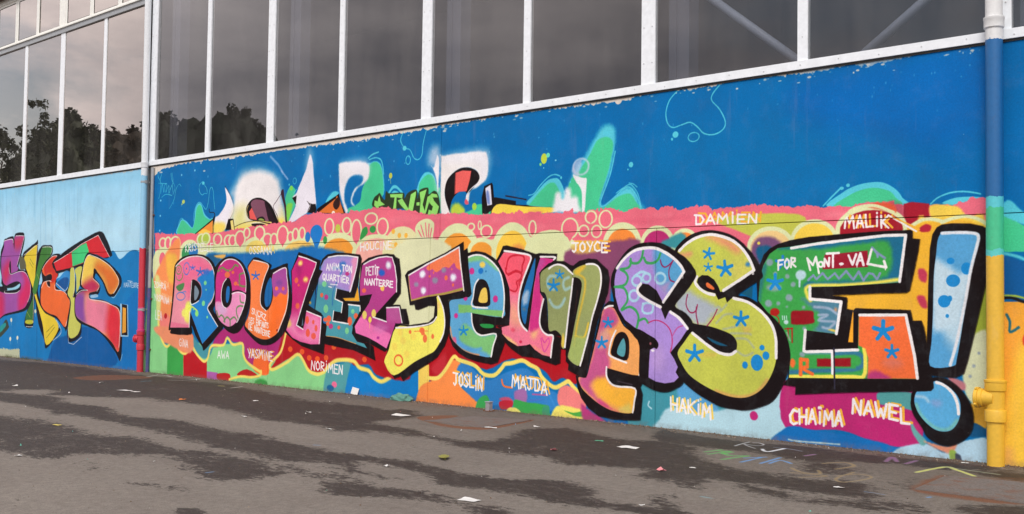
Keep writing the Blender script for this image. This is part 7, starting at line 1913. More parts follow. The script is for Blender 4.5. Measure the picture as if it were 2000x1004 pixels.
LETTERS = [
('painted_letter', 'purple and crimson letter s of the skate lettering', '-12529,1259 19,51 64,21 174,18 24,-28 50,57 181,4 44,-33 5,-68 -72,-152 -56,-98 25,-55 170,-19 107,-55 38,-88 -12,-116 -41,-133 -80,-41 -145,-25 -386,-44 -130,-39 -133,-31 -30,364 135,19 35,120 -56,131 10,158', 1),
('painted_letter', 'yellow and green letter k of the skate lettering', '-11999,1138 121,60 200,66 49,21 10,-128 28,26 77,42 118,1 118,-11 6,-83 -149,-101 -93,-78 -51,-122 -11,-132 193,-189 180,-74 138,-81 30,-25 -302,-196 -65,90 -151,170 -110,261 -19,-291 -204,-14 2,107 92,144 34,97 -30,133 -158,162', 1),
('painted_letter', 'orange and red letter a of the skate lettering', '-11514,953 92,95 151,67 152,14 79,-44 -148,-57 84,-112 -52,-69 250,-84 99,-101 -6,-184 -82,-144 -39,24 -175,89 -116,23 -198,48 -96,94 -21,149 53,87', 1),
('painted_letter', 'red and green crossbar letter t of the skate lettering', '-11265,1037 186,75 73,32 181,55 213,57 379,79 139,-73 125,-147 -14,-32 -132,-17 -276,49 -203,-137 -152,-6 37,-142 8,-125 116,-123 31,-205 -29,-92 -140,-54 -119,4 -40,175 59,210 -79,84 47,126 -8,118 -279,-24 -62,61', 1),
('painted_letter', 'large letter e of the skate lettering fading from purple to red', '-10620,796 57,215 81,110 123,-6 190,-44 222,-84 168,-96 13,-94 -131,-103 -132,15 -108,120 -159,97 -14,-48 125,-81 -46,-89 -154,-1 20,-41 188,-6 219,-38 215,-75 19,-452 -108,58 -169,104 -190,89 -226,42 -196,37 -95,72 -17,124 21,84 86,58 159,1', 1),
('painted_letter', 'small lime green name lettering with dark edges above the pink band', '-6049,1375 10,59 45,28 22,6 35,-39 23,-9 9,59 40,-17 148,-5 12,-41 42,41 85,13 12,-61 20,56 83,12 11,-46 51,21 41,-27 23,-85 -19,-62 -82,11 -146,13 -141,43 -176,1', 1),
('painted_letter', 'pink and blue letter R that starts the big mural word', '-8784,982 84,54 119,30 168,8 133,-18 99,-42 59,-57 43,-79 7,-88 -15,-87 -28,-70 -14,-52 99,-77 53,-59 -64,-54 -217,-147 -37,25 -108,85 -76,96 -6,-81 -329,-3 -10,34 -39,1 24,113 26,184 17,183', 1),
('painted_letter', 'first letter O with a magenta top and a pink foot', '-8129,930 61,65 92,40 93,9 108,-23 92,-51 66,-86 34,-110 2,-101 -33,-101 -51,-93 -69,-61 -75,-21 -92,16 -80,41 -81,58 -43,69 -18,157', 1),
('painted_letter', 'orange letter U bearing white handwriting', '-7636,950 38,43 65,38 102,-20 133,-45 -2,-37 204,46 24,-30 19,-73 39,-129 4,-104 -27,-81 -50,-115 -66,-58 -95,-48 -98,-20 -100,8 -103,46 -83,50 -32,49 55,86 25,109 2,143 -19,84', 1),
('painted_letter', 'teal and lilac letter E bearing two lines of white handwriting', '-6655,956 24,46 62,34 99,12 146,-7 143,-14 21,-32 -11,-53 -30,-150 -39,-84 -134,-1 37,-21 190,-6 8,-67 -106,-99 17,-67 43,-59 116,-3 60,-29 24,-98 -127,35 -130,32 -180,15 -168,17 -11,61 31,96 -46,60 -101,30 20,110 21,117 29,78', 0),
('painted_letter', 'magenta letter L with orange spots on its pink foot', '-7030,912 32,48 63,101 106,-24 176,-46 -15,-66 44,-16 -44,-55 -35,-78 -14,-156 93,-34 19,-73 40,-7 -9,-85 -16,-144 -84,16 -195,36 -121,48 -96,52 -4,16 66,130 15,136 -11,105', 0),
('painted_letter', 'mauve letter Z bearing white handwriting', '-6162,963 75,38 113,20 90,6 77,-5 23,-19 39,-15 21,-109 2,-136 -32,-31 -51,-50 76,1 12,-28 53,1 35,-93 -2,-15 -129,-4 -91,-182 -35,-16 -125,39 -69,20 -105,2 -48,37 -20,82 96,107 -24,112 -3,82 12,98', 0),
('painted_letter', 'sky blue lower case letter e with magenta dots', '-5069,1016 84,12 85,-12 83,-38 65,-44 46,-68 26,-72 10,-98 -5,-153 -119,0 0,-16 48,-5 7,-30 27,-9 -1,-55 -58,-124 -59,-15 -139,13 -86,17 -78,31 -59,45 -33,55 16,138 -25,113 112,21 100,18 -34,121', 0),
('painted_letter', 'letter J with a mauve crossbar and a yellow spotted hook', '-5682,872 28,28 214,69 161,53 175,70 7,-57 32,15 15,-121 32,-184 -20,-17 -194,-27 14,-114 -4,-103 -42,-90 -78,-86 -91,-48 -133,-63 -115,-65 -28,29 -64,-20 -115,111 48,118 67,163 146,-11 197,26 50,36 9,77 -62,-1 -102,-30 -32,3 -11,32 -48,-2 -30,130', 0),
('painted_letter', 'red and pink lower case letter u with a heart at its foot', '-4798,966 26,33 31,56 31,3 134,-27 117,-33 29,5 148,-7 -5,-44 -66,-31 -50,-19 -20,-25 6,-121 43,-25 17,-63 12,-126 61,-23 5,-28 38,-8 -5,-158 -39,-13 -66,13 -76,21 -68,5 -69,2 -88,41 -62,44 2,45 -32,39 -46,15 115,6 6,121 -11,130 -35,79 -46,59', 0),
('painted_letter', 'small e in orange and pink squeezed between two large letters', '-3946,613 37,73 30,23 53,-4 61,-136 103,-44 46,-22 6,-232 -33,-54 15,-40 -13,-148 -45,-6 -146,-6 -113,11 -78,42 -55,56 -29,55 -17,78 83,-7', 0),
('painted_letter', 'olive green letter n carrying a sprayed smiling face', '-4425,880 25,22 50,35 66,16 57,-4 49,-23 24,-6 48,30 70,13 63,-6 46,-34 40,-32 12,-54 -10,-78 -31,-73 -30,-73 -22,-61 -22,-91 -51,-212 -71,10 -72,28 3,36 -22,17 5,70 -45,3 1,76 -41,2 -2,28 -58,4 -11,145 -18,63 -44,25', 0),
('painted_mark', 'tall light blue bar of the exclamation mark with blue bubbles', '-1970,1042 20,32 24,13 47,4 83,-4 55,-14 22,-14 -1,-225 -36,-158 -23,-100 -28,-118 -19,-62 -36,-20 -57,-2 -72,6 -8,127 6,144 3,146 8,178', 0),
('painted_mark', 'round blue dot of the exclamation mark', '-2073,262 7,37 42,43 48,28 57,3 56,-29 46,-49 26,-50 8,-55 -10,-56 -33,-41 -47,-28 -42,-7 -47,12 -38,25 -20,37 -39,54 -15,47', 1),
('painted_letter', 'green and orange closing letter E with a white dedication', '-2900,850 18,54 24,59 36,32 47,23 70,17 103,14 166,9 211,8 151,1 10,-7 1,-34 35,-5 -15,-93 -34,-151 -17,-11 -131,-3 -184,-8 -59,-4 70,-7 6,-8 -3,-51 32,-4 2,-5 3,7 9,7 274,-6 12,-49 40,0 14,-30 12,-74 7,-109 24,-66 2,-34 -13,-15 -196,-16 -260,-23 -241,-25 2,40 -71,6 29,35 5,105 -64,155 -120,126', 0),
('painted_letter', 'yellow green second letter S with blue stars and bubbles', '-3415,999 44,49 60,35 66,18 59,3 71,-11 70,-24 63,-43 61,-61 32,-45 25,-54 -3,-27 -53,-33 -86,-55 50,-9 61,-31 60,-47 62,-53 47,-62 25,-96 -8,-79 -32,-84 -58,-89 -91,-44 -75,-18 -49,1 -94,6 -77,27 -85,39 -80,51 -58,30 -24,23 6,108 113,140 6,29 -108,91 126,168 -115,98', 1),
('painted_letter', 'lilac first letter S edged with green scallops', '-3865,819 11,54 27,43 51,65 59,44 79,21 86,1 70,-16 76,-40 61,-35 47,-46 26,-47 -25,-46 -46,-56 -67,-74 68,-38 48,-50 -21,-46 -105,-124 12,-27 56,-59 1,-80 -41,-34 -68,-27 -70,1 -63,19 -58,47 -2,186 -36,51 -59,57 -53,70 -34,65 -21,73', 1),
]
STAIN_SHADOW_ROWS = 24
def make_image(name, a, alpha=False, data=False):
    h, w = a.shape[:2]
    im = bpy.data.images.new(name, w, h, alpha=alpha)
    if data: im.colorspace_settings.name = 'Non-Color'
    px = np.ones((h, w, 4), np.float32); px[..., :a.shape[2]] = a
    im.pixels.foreach_set(np.ascontiguousarray(px[::-1]).ravel()); im.update(); im.pack()
    return im
WX0, WPPM = -25.6, 200
wc = Canvas(5200, 772, (.8, .8, .8), WX0, 3.85, WPPM)
for ln in MURAL.strip().split('\n'): wc.op(ln)
IMG_WALL = make_image('facade_paint', wc.img)
GX0, GY1, GPPM, GW, GH = -26.0, .5, 90, 2160, 990
gl = GROUND_MARKS.strip().split('\n')
gc = Canvas(GW, GH, (0, 0, 0), GX0, GY1, GPPM)
# damp patches, with one small head shadow painted in, and rust go to separate channels
for ln in gl[:STAIN_SHADOW_ROWS]:
    f = ln.split(';'); ch = {'255 0 0': 0, '0 255 0': 1, '0 0 0': 2}[f[1]]
    one = Canvas.__new__(Canvas); one.__dict__.update(gc.__dict__); one.img = gc.img[..., :2].copy()
    c3 = Canvas.__new__(Canvas); c3.__dict__.update(gc.__dict__); c3.img = np.zeros((GH, GW, 3), np.float32); f[1] = '255 255 255'
    c3.op(';'.join(f)); a = c3.img[..., 0]
    if ch == 2: gc.img[..., 0] *= 1-a
    else: gc.img[..., ch] = np.maximum(gc.img[..., ch], a)
IMG_DAMP_SHADOW = make_image('asphalt_damp_shadow', gc.img, data=True)
ck = Canvas(GW, GH, (.5, .5, .5, 0), GX0, GY1, GPPM)
for ln in gl[STAIN_SHADOW_ROWS:]: ck.op(ln)
IMG_CHALK = make_image('asphalt_chalk', ck.img, alpha=True); IMG_CHALK.alpha_mode = 'CHANNEL_PACKED'

# ---------------------------------------------------------------- materials
def planar_image(t, img, ax, u0, du, v0, dv):
    s = t.xyz()
    u = t.math('MULTIPLY', t.math('SUBTRACT', s[0], u0), 1/du); v = t.math('MULTIPLY', t.math('SUBTRACT', s[ax], v0), 1/dv)
    c = t.N('ShaderNodeCombineXYZ'); t.l.new(u, c.inputs[0]); t.l.new(v, c.inputs[1])
    n = t.N('ShaderNodeTexImage', image=img, extension='EXTEND', interpolation='Linear'); t.l.new(c.outputs[0], n.inputs[0]); return n
def mural_material():
    t = MT('painted_roughcast', .72)
    im = planar_image(t, IMG_WALL, 2, WX0, 5200/WPPM, 3.85-772/WPPM, 772/WPPM)
    c = im.outputs['Color']
    fine = t.noise(55, 3, .7); big = t.noise(1.1, 5, .6); mid = t.noise(9, 4, .65)
    c = t.mix(1, c, t.ramp(fine, [(.25, .84), (.75, 1.12)]), 'MULTIPLY')
    c = t.mix(1, c, t.ramp(big, [(.3, .87), (.7, 1.07)]), 'MULTIPLY')
    # worn pinholes, chalky spots and streaks of dust in the paint
    c = t.mix(t.ramp(t.noise(4.5, 7, .72), [(.52, 0), (.75, .045)]), c, (.42, .46, .50)); c = t.mix(t.ramp(t.noise(2.4, 7, .7), [(.48, 0), (.75, .16)]), c, (.03, .045, .06))
    pin = t.ramp(t.noise(30, 5, .75), [(.69, 0), (.77, .5)]); c = t.mix(pin, c, (.62, .60, .56))
    st = t.ramp(t.noise(3.2, 5, .6, stretch=(2.2, 1, .22)), [(.60, 0), (.85, .12)]); c = t.mix(st, c, (.36, .37, .37))
    z = t.xyz()[2]
    dirt = t.math('MULTIPLY', t.ramp(z, [(0, 1), (.07, 0)]), t.ramp(mid, [(.38, 0), (.62, .6)])); c = t.mix(dirt, c, (.16, .125, .10))
    t.color(c); t.bump(t.mix(.5, t.ramp(fine, [(0, 0), (1, 1)]), t.ramp(t.noise(130, 2, .6), [(0, 0), (1, 1)])), .35, .006)
    t.l.new(t.ramp(mid, [(.3, .6), (.7, .82)]), t.b.inputs['Roughness']); t.b.inputs['Specular IOR Level'].default_value = .12
    return t.m
M_MURAL = mural_material()
def painted(name, col, rough=.5, dirt=.35, dcol=(.25, .22, .18), scale=7, rust=0):
    t = MT(name, rough, col)
    c = t.mix(1, col, t.ramp(t.noise(scale*3, 4, .6), [(.2, .88), (.8, 1.06)]), 'MULTIPLY')
    c = t.mix(t.ramp(t.noise(scale, 6, .68), [(.55, 0), (.78, dirt)]), c, dcol)
    if rust: c = t.mix(t.ramp(t.noise(scale*2.3, 6, .7), [(.62, 0), (.70, rust)]), c, (.19, .065, .025))
    t.color(c); t.bump(t.noise(60, 3), .12, .004); return t.m
M_WHITE = painted('white_frame_paint', (.84, .88, .92), .38, .14, (.42, .42, .40), 5)
M_CREAM = painted('cream_frame_paint', (.85, .85, .80), .42, .14, (.42, .40, .34), 5)
M_GREY = painted('shadow_grey', (.34, .36, .38), .45, .3)
M_DARK = painted('dark_backing', (.035, .033, .03), .8, .2)
M_STEEL = painted('blue_grey_steel', (.12, .135, .19), .5, .2, (.2, .2, .2))
M_ROOM = painted('hall_interior_wall', (.15, .14, .16), .85, .4, (.15, .13, .12), 1.2)
M_EAVE = painted('brown_eave_boards', (.115, .045, .032), .6, .5, (.03, .028, .026), 4)
M_BLOCK = painted('bare_concrete', (.30, .28, .30), .85, .5, (.12, .10, .10), 14)
M_RUST = painted('rusty_steel', (.17, .065, .03), .85, .6, (.06, .03, .02), 18)
def glass_material(name, coat, through, tint):
    t = MT(name); n, l = t.n, t.l; n.remove(t.b)
    out = n['Material Output']
    tr = t.N('ShaderNodeBsdfTransparent'); tr.inputs[0].default_value = (*through, 1)
    gl = t.N('ShaderNodeBsdfGlossy'); gl.inputs['Roughness'].default_value = .006; gl.inputs['Color'].default_value = (*tint, 1)
    fr = t.N('ShaderNodeFresnel', i_IOR=1.52)
    two = t.math('DIVIDE', t.math('MULTIPLY', fr.outputs[0], 2.0), t.math('ADD', fr.outputs[0], 1.0))     # both faces of the sheet reflect
    back = t.math('SUBTRACT', 1.0, t.geo.outputs['Backfacing'])
    mx = t.N('ShaderNodeMixShader'); l.new(t.math('MULTIPLY', t.math('MINIMUM', t.math('MULTIPLY', two, coat), 1.0), back), mx.inputs[0]); l.new(tr.outputs[0], mx.inputs[1]); l.new(gl.outputs[0], mx.inputs[2])
    df = t.N('ShaderNodeBsdfDiffuse'); df.inputs[0].default_value = (.5, .48, .45, 1)
    dust = t.ramp(t.noise(1.6, 5, .6, stretch=(1.5, 1, .35)), [(.35, .02), (.75, .085)])
    m2 = t.N('ShaderNodeMixShader'); l.new(t.math('MULTIPLY', dust, back), m2.inputs[0]); l.new(mx.outputs[0], m2.inputs[1]); l.new(df.outputs[0], m2.inputs[2])
    bp = t.N('ShaderNodeBump', i_Strength=.03, i_Distance=.02); l.new(t.noise(.9, 2, .5), bp.inputs['Height']); l.new(bp.outputs[0], gl.inputs['Normal'])
    l.new(m2.outputs[0], out.inputs['Surface']); return t.m
M_GLASS = glass_material('window_glass', 1.0, (.80, .80, .80), (1, .985, 1))
M_GLASS_COATED = glass_material('coated_window_glass', 2.1, (.5, .48, .44), (1, .91, .85))       # the older bay has mirror-coated panes
def asphalt_material():
    t = MT('old_asphalt', .9)
    dm = planar_image(t, IMG_DAMP_SHADOW, 1, GX0, GW/GPPM, GY1-GH/GPPM, GH/GPPM); ck = planar_image(t, IMG_CHALK, 1, GX0, GW/GPPM, GY1-GH/GPPM, GH/GPPM)
    sp = t.N('ShaderNodeSeparateColor'); t.l.new(dm.outputs['Color'], sp.inputs[0])
    n1 = t.noise(1.7, 10, .78, stretch=(.8, 1.15, 1)); n2 = t.noise(17, 7, .78, stretch=(.7, 1.3, 1)); n3 = t.noise(95, 3, .7); big = t.noise(.35, 4, .55)
    far = t.ramp(t.noise(.5, 6, .62, stretch=(.5, 1.2, 1)), [(.52, 0), (.62, .9)])        # damp beyond the mapped yard
    s = t.xyz()
    inside = t.math('MULTIPLY', t.math('GREATER_THAN', s[0], GX0+.2), t.math('MULTIPLY', t.math('LESS_THAN', s[0], GX0+GW/GPPM-.2), t.math('GREATER_THAN', s[1], GY1-GH/GPPM+.2)))
    base = t.mix(inside, far, sp.outputs[0])
    k = t.math('ADD', t.math('ADD', base, t.math('MULTIPLY', t.math('SUBTRACT', n1, .5), 2.1)), t.math('MULTIPLY', t.math('SUBTRACT', n2, .5), 2.0))
    wet_shadow = t.ramp(k, [(.37, 0), (.52, 1)])  # damp patches, plus the head shadow painted into the same mask
    dry = t.ramp(n3, [(.28, (.126, .108, .090)), (.5, (.196, .172, .147)), (.75, (.277, .245, .210))])
    dry = t.mix(1, dry, t.ramp(big, [(.3, .92), (.7, 1.06)]), 'MULTIPLY')
    dark = t.ramp(n3, [(.28, (.020, .014, .011)), (.5, (.037, .028, .023)), (.75, (.074, .057, .048))])
    dry = t.mix(t.ramp(n1, [(.35, .35), (.6, 0)]), dry, (.115, .092, .080)); 
    grain = t.ramp(t.noise(26, 3, .8, stretch=(.8, .5, 1)), [(.3, .76), (.7, 1.2)])
    near = t.math('MULTIPLY', t.ramp(t.math('ADD', t.math('MULTIPLY', s[1], .30), 1.0), [(.1, 0), (.95, .85)]), t.ramp(n1, [(.25, 1), (.75, .45)]))
    dry = t.mix(near, dry, (.094, .077, .064))          # dust and moss trodden in towards the wall
    specks = t.ramp(t.noise(9, 7, .85, stretch=(.55, 1.3, 1)), [(.52, 0), (.66, .5)])
    wet_shadow = t.math('MULTIPLY', wet_shadow, t.math('SUBTRACT', 1.0, specks))
    c = t.mix(1, t.mix(wet_shadow, dry, dark), grain, 'MULTIPLY')
    rk = t.math('ADD', sp.outputs[1], t.math('MULTIPLY', t.math('SUBTRACT', n2, .5), 1.1))
    c = t.mix(t.ramp(rk, [(.34, 0), (.70, .85)]), c, t.ramp(n3, [(.3, (.12, .042, .02)), (.8, (.24, .10, .045))]))
    ca = t.math('MULTIPLY', ck.outputs['Alpha'], t.ramp(t.noise(60, 3, .7), [(.25, .25), (.42, 1)]))
    c = t.mix(ca, c, ck.outputs['Color'])
    stones = t.ramp(t.noise(75, 2, .5), [(.68, 0), (.74, .5)]); c = t.mix(stones, c, (.36, .34, .31))
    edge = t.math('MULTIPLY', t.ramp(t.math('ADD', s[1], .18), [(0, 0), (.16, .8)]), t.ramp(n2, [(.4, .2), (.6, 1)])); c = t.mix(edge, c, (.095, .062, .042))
    t.color(c); t.bump(t.mix(.5, t.ramp(n3, [(0, 0), (1, 1)]), t.ramp(t.noise(260, 2), [(0, 0), (1, 1)])), .55, .008)
    t.l.new(t.ramp(wet_shadow, [(0, .92), (1, .74)]), t.b.inputs['Roughness']); t.b.inputs['Specular IOR Level'].default_value = .3
    return t.m
M_ASPHALT = asphalt_material()

# ---------------------------------------------------------------- ground
bm = bmesh.new()
vs = [bm.verts.new(p) for p in ((-700, -700, 0), (700, -700, 0), (700, 700, 0), (-700, 700, 0))]; bm.faces.new(vs)
tag(bm_obj('ground', bm, M_ASPHALT), kind='structure')

# ---------------------------------------------------------------- the hall: wall panels, glazing, eave
ZS, ZT, ZB, ZE = 2.255, 3.923, 3.832, 8.018
XL, XR = -34.0, 6.0
hall = empty('sports_hall', (-11, .5, 0)); hall.location = (0, 0, 0)
tag(hall, 'long hall with tall white framed glazing above a graffiti painted wall', 'building')
XJ = -18.39                                       # joint behind the left downpipe
XP = -3.369                                      # right downpipe
g = .004
lower = [XL, XJ-.09, XJ+.10, -14.642, -10.861, -7.087, XP, XR]
upper = [XL, XJ-.09, XJ+.10, -10.671, XP, XR]
for xs, z0, z1 in ((lower, -.3, ZS-g), (upper, ZS+g, ZB+.03)):
    for a, b in zip(xs, xs[1:]):
        box('wall_panel', a+g, b-g, 0, .11, z0, z1, M_MURAL, hall, .003)
box('wall_core', XL, XR, .115, .22, -.3, ZB+.03, M_DARK, hall)
# window band
box('window_sill', -18.588, XR, -.030, .10, ZB, ZT, M_WHITE, hall, .003)
box('window_sill', XL, XJ-.16, -.030, .10, ZB-.01, ZT-.005, M_WHITE, hall, .003)
box('sill_shadow_strip', -18.559, XR, -.012, .002, ZB-.022, ZB-.003, M_DARK, hall)  # dark strips put in as the shadow line under the sill
box('sill_shadow_strip', XL, XJ-.16, -.012, .002, ZB-.032, ZB-.013, M_DARK, hall)
pane_rnd = random.Random(2)
def pane(x0, x1, z0, z1, y=.010, m=None):
    o = box('window_pane', x0, x1, y, y+.008, z0, z1, m or M_GLASS, hall)
    a, b = pane_rnd.uniform(-.004, .004), pane_rnd.uniform(-.0025, .0025)          # no two panes sit quite true
    for v in o.data.vertices: v.co.y += a*(v.co.x-(x0+x1)/2)+b*(v.co.z-(z0+z1)/2)
    return o
thin, thick = .115, .19
bays = [(-18.494, 0.20700000000000074)] + [(x, w) for x, w in zip([-16.607, -14.72, -12.887, -10.989, -9.108, -7.221, -5.276], (thin, thick, thin, thick, thin, thick, thin))] + [(-3.337, 0.2290000000000001)]
step = (bays[-1][0]-bays[-3][0])/2
bays += [(bays[-1][0]+step*(k+1), thin if k % 2 == 0 else thick) for k in range(4)]
riv = bmesh.new(); M_RIVET = painted('rivet_paint', (.62, .64, .66), .4, .2)
for i, (x, w) in enumerate(bays):
    box('mullion', x-w/2, x+w/2, -.010, .05, ZT+.001, ZE-.02, M_WHITE, hall, .002)
    if w > .15:
        for k in range(int((ZE-ZT)/.42)):
            for s in (-.3, .3):
                add_lathe(riv, [(.0085, .0), (.0085, -.004), (.004, -.007)], (x+s*w, -.0105, ZT+.25+k*.42), 6, 'Y')
    else:
        for k in range(int((ZE-ZT)/.42)): add_lathe(riv, [(.007, .0), (.007, -.004), (.003, -.006)], (x, -.0105, ZT+.25+k*.42), 6, 'Y')
for k in range(90):
    x = XJ+.5+k*.42
    if x < XR: add_lathe(riv, [(.007, .0), (.007, -.004), (.003, -.006)], (x, -.0305, (ZB+ZT)/2+.012*math.sin(k*2.1)), 6, 'Y')
tag(bm_obj('rivets', riv, M_RIVET, hall), kind='stuff')
for (xa, wa), (xb, wb) in zip(bays, bays[1:]): pane(xa+wa/2+.002, xb-wb/2-.002, ZT+.001, ZE-.03)
# left section: tall panes, a white transom beam, a row of small casements on top
ZB1, ZB2 = 7.04, 7.071                  # transom beam
lm = [(-24.127, 0.1390000000000029), (-22.326, 0.19200000000000017), (-20.449, 0.11600000000000321)]
px, pw = -24.089, .12
xl = lm[0][0]
stepl = (lm[2][0]-lm[0][0])/2
lm = [(xl-stepl*k, lm[1][1] if k % 2 else lm[0][1]) for k in range(4, 0, -1)] + lm
XPL = -18.741
for x, w in lm: box('mullion', x-w/2, x+w/2, -.008, .05, ZT-.004, ZB1-.06, M_WHITE, hall, .004)
edges = [(XL, 0)] + lm + [(-18.799, .09)]
box('mullion', -18.828, -18.761, -.008, .05, ZT-.004, ZB1-.06, M_WHITE, hall, .004)
for (xa, wa), (xb, wb) in zip(edges, edges[1:]): pane(xa+wa/2+.002, xb-wb/2-.002, ZT-.004, ZB1-.10, m=M_GLASS_COATED)
box('transom_beam', XL, XPL-.02, -.06, .09, ZB1, ZB2, M_CREAM, hall, .006)
box('transom_shadow_strip', XL, XPL-.03, -.03, .09, ZB1-.10, ZB1-.002, M_GREY, hall, .003)  # grey strip coloured as the shaded underside of the beam
def casement(x0, x1, z0, z1, ajar):
    t = .075
    f = bmesh.new(); d = -.022 if ajar else -.012
    add_box(f, x0, x0+t, d, .06, z0, z1); add_box(f, x1-t, x1, d, .06, z0, z1); h = .05; add_box(f, x0+t+.001, x1-t-.001, d, .06, z0, z0+h); add_box(f, x0+t+.001, x1-t-.001, d, .06, z1-h, z1)
    bmesh.ops.bevel(f, geom=f.edges[:], offset=.005, segments=1, affect='EDGES')
    w = bm_obj('casement_frame', f, M_CREAM, hall)
    p = box('window_pane', x0+t+.002, x1-t-.002, .0, .008, z0+h+.001, z1-h-.001, M_GLASS_COATED, w)
    gk = bmesh.new(); e = .010
    for a, b, c, dd in ((x0+t+.001, x0+t+e, z0+h, z1-h), (x1-t-e, x1-t-.001, z0+h, z1-h), (x0+t+e, x1-t-e, z0+h+.001, z0+h+e), (x0+t+e, x1-t-e, z1-h-e, z1-h-.001)): add_box(gk, a, b, -.006, -.001, c, dd)
    bm_obj('gasket', gk, M_DARK, w)
ZC = 8.07
frames = [(-25.762, -24.687), (-24.671, -23.585), (-23.586, -22.432), (-22.239, -21.067), (-21.054, -19.882), (-19.869, XPL-.1)]
wdt = frames[1][1]-frames[1][0]
frames = [(frames[0][0]-(wdt+.02)*(k+1), frames[0][0]-(wdt+.02)*k-.02) for k in range(4, -1, -1)] + frames
for i, (a, b) in enumerate(frames): casement(a, b, ZB2+.001, ZC, i % 3 == 1)
box('casement_head', XL, XPL-.02, -.04, .09, ZC+.001, ZC+.12, M_CREAM, hall, .004)
for a, b in zip(frames, frames[1:]):
    if b[0]-a[1] > .012: box('casement_post', a[1]+.001, b[0]-.001, -.016, .08, ZB2+.001, ZC, M_CREAM, hall)
# eave and roof
box('eave', XL-.4, XR, -.16, .1, ZC+.125, ZC+.30, M_EAVE, hall, .01)
box('fascia', XL-.4, XR, -.19, -.162, ZC+.08, ZC+.42, M_EAVE, hall, .006)
box('roof', XL-.4, XR, -.15, 16, ZC+.302, ZC+.46, M_GREY, hall)
box('interior_wall', XL, XR, 7.0, 7.2, 0, ZC+.12, M_ROOM, hall)
box('interior_wall', XL-.2, XL-.001, .23, 7.0, 0, ZC+.12, M_ROOM, hall)
box('interior_wall', XR+.001, XR+.2, .23, 7.0, 0, ZC+.12, M_ROOM, hall)
box('interior_ceiling', XL, XR, .12, 7.0, ZC+.04, ZC+.12, M_ROOM, hall)
box('interior_floor', XL, XR, .23, 6.99, .01, .08, M_ROOM, hall)
# steel frame seen through the glass: a column beside each wide mullion, braces in the right-hand bay
for x, w in bays:
    if w > .15 and x < XR-1: 
        box('steel_column', x+w*.5-.02, x+w*.5+.26, .30, .50, 0.09, ZC+.03, M_STEEL, hall, .004)
        box('column_flange', x+w*.5+.075, x+w*.5+.095, .285, .299, 0.09, ZC+.03, M_STEEL, hall)
M_BRACE = painted('pale_grey_steel', (.36, .41, .52), .5, .2, (.2, .2, .2))
def brace(a, b):
    bm = bmesh.new(); add_bar(bm, a, b, .05, 10); bm_obj('diagonal_brace', bm, M_BRACE, hall, True)
XB, XC, XD = bays[6][0], bays[7][0], bays[8][0]
brace((XC-.05, .62, ZT-.1), (-6.31-1.1, .62, 4.747+.75)); brace((XC+.05, .62, ZT-.1), (-4.472+1.3, .62, 4.413+.85))

# ---------------------------------------------------------------- the mural: every big letter is a sheet of paint lying on the panels
mural = empty('mural', (0, 0, 0), hall); mural['label'] = 'large outlined mural lettering on a blue and pink ground'
skate = empty('skate_mural', (0, 0, 0), hall); skate['label'] = 'smaller skate lettering on the pale blue wall'
def cut(bm, axis, at, gap):
    n = Vector((1, 0, 0)) if axis == 'X' else Vector((0, 0, 1)); i = 0 if axis == 'X' else 2
    for s in (-1, 1):
        bmesh.ops.bisect_plane(bm, geom=bm.verts[:]+bm.edges[:]+bm.faces[:], plane_co=n*(at+s*gap), plane_no=n, dist=1e-6)
    kill = [f for f in bm.faces if abs(f.calc_center_median()[i]-at) < gap]
    bmesh.ops.delete(bm, geom=kill, context='FACES')
for li, (nm, lab, pts, sm) in enumerate(LETTERS):
    P = unpack(pts)
    if sm: P = crom(P, True, 3)
    y = -.0012-.0004*li
    cv, _, cf, _, _, _ = delaunay_2d_cdt([Vector(p) for p in P], [], [list(range(len(P)))], 1, 1e-4)
    bm = bmesh.new(); vs = [bm.verts.new((v.x, y, v.y)) for v in cv]
    for f in cf: bm.faces.new([vs[i] for i in f])
    cut(bm, 'Z', ZS, g)
    for x in lower[2:-1]: cut(bm, 'X', x, g)
    for f in bm.faces:
        f.normal_update()
        if f.normal.y > 0: f.normal_flip()
    o = bm_obj(nm, bm, M_MURAL, skate if 'skate' in lab else mural); o['label'] = lab

# ---------------------------------------------------------------- downpipes
def pipe_material(name, bands, over=None, chip=.1):
    """bands: list of (top z, colour) from the ground up; edges of the paint wander a little"""
    t = MT(name, .45); s = t.xyz(); zz = t.math('ADD', s[2], t.math('MULTIPLY', t.math('SUBTRACT', t.noise(14, 4, .6), .5), .10))
    c = None
    for (zt, col) in bands:
        if c is None: c = t.mix(0.0, col, col)
        else: c = t.mix(t.math('GREATER_THAN', zz, last), c, col)
        last = zt
    c = t.mix(1, c, t.ramp(t.noise(30, 4, .6), [(.2, .88), (.8, 1.08)]), 'MULTIPLY')
    c = t.mix(t.ramp(t.noise(5, 5, .65, stretch=(1, 1, .25)), [(.60, 0), (.70, chip)]), c, (.50, .47, .42))
    c = t.mix(t.ramp(t.noise(8, 5, .7), [(.66, 0), (.80, .5)]), c, (.14, .10, .06))
    t.color(c); t.bump(t.noise(40, 3), .15, .004); return t.m
Lb = lin(140,195,225); Rd = lin(196,48,66); Pkk = lin(205,60,120); Wt = (.72, .75, .78)
M_PL = pipe_material('left_pipe_paint', [(0.735, Rd), (1.192, Pkk), (2.286, Rd), (3.641, Lb), (99, Wt)], chip=.45)
M_PR = pipe_material('right_pipe_paint', [(1.871, lin(226,180,58)), (1.927, lin(90,200,195)), (2.298, lin(66,190,140)), (2.396, lin(84,195,205)), (3.821, lin(20,98,158)), (99, (.72, .73, .73))], chip=.12)
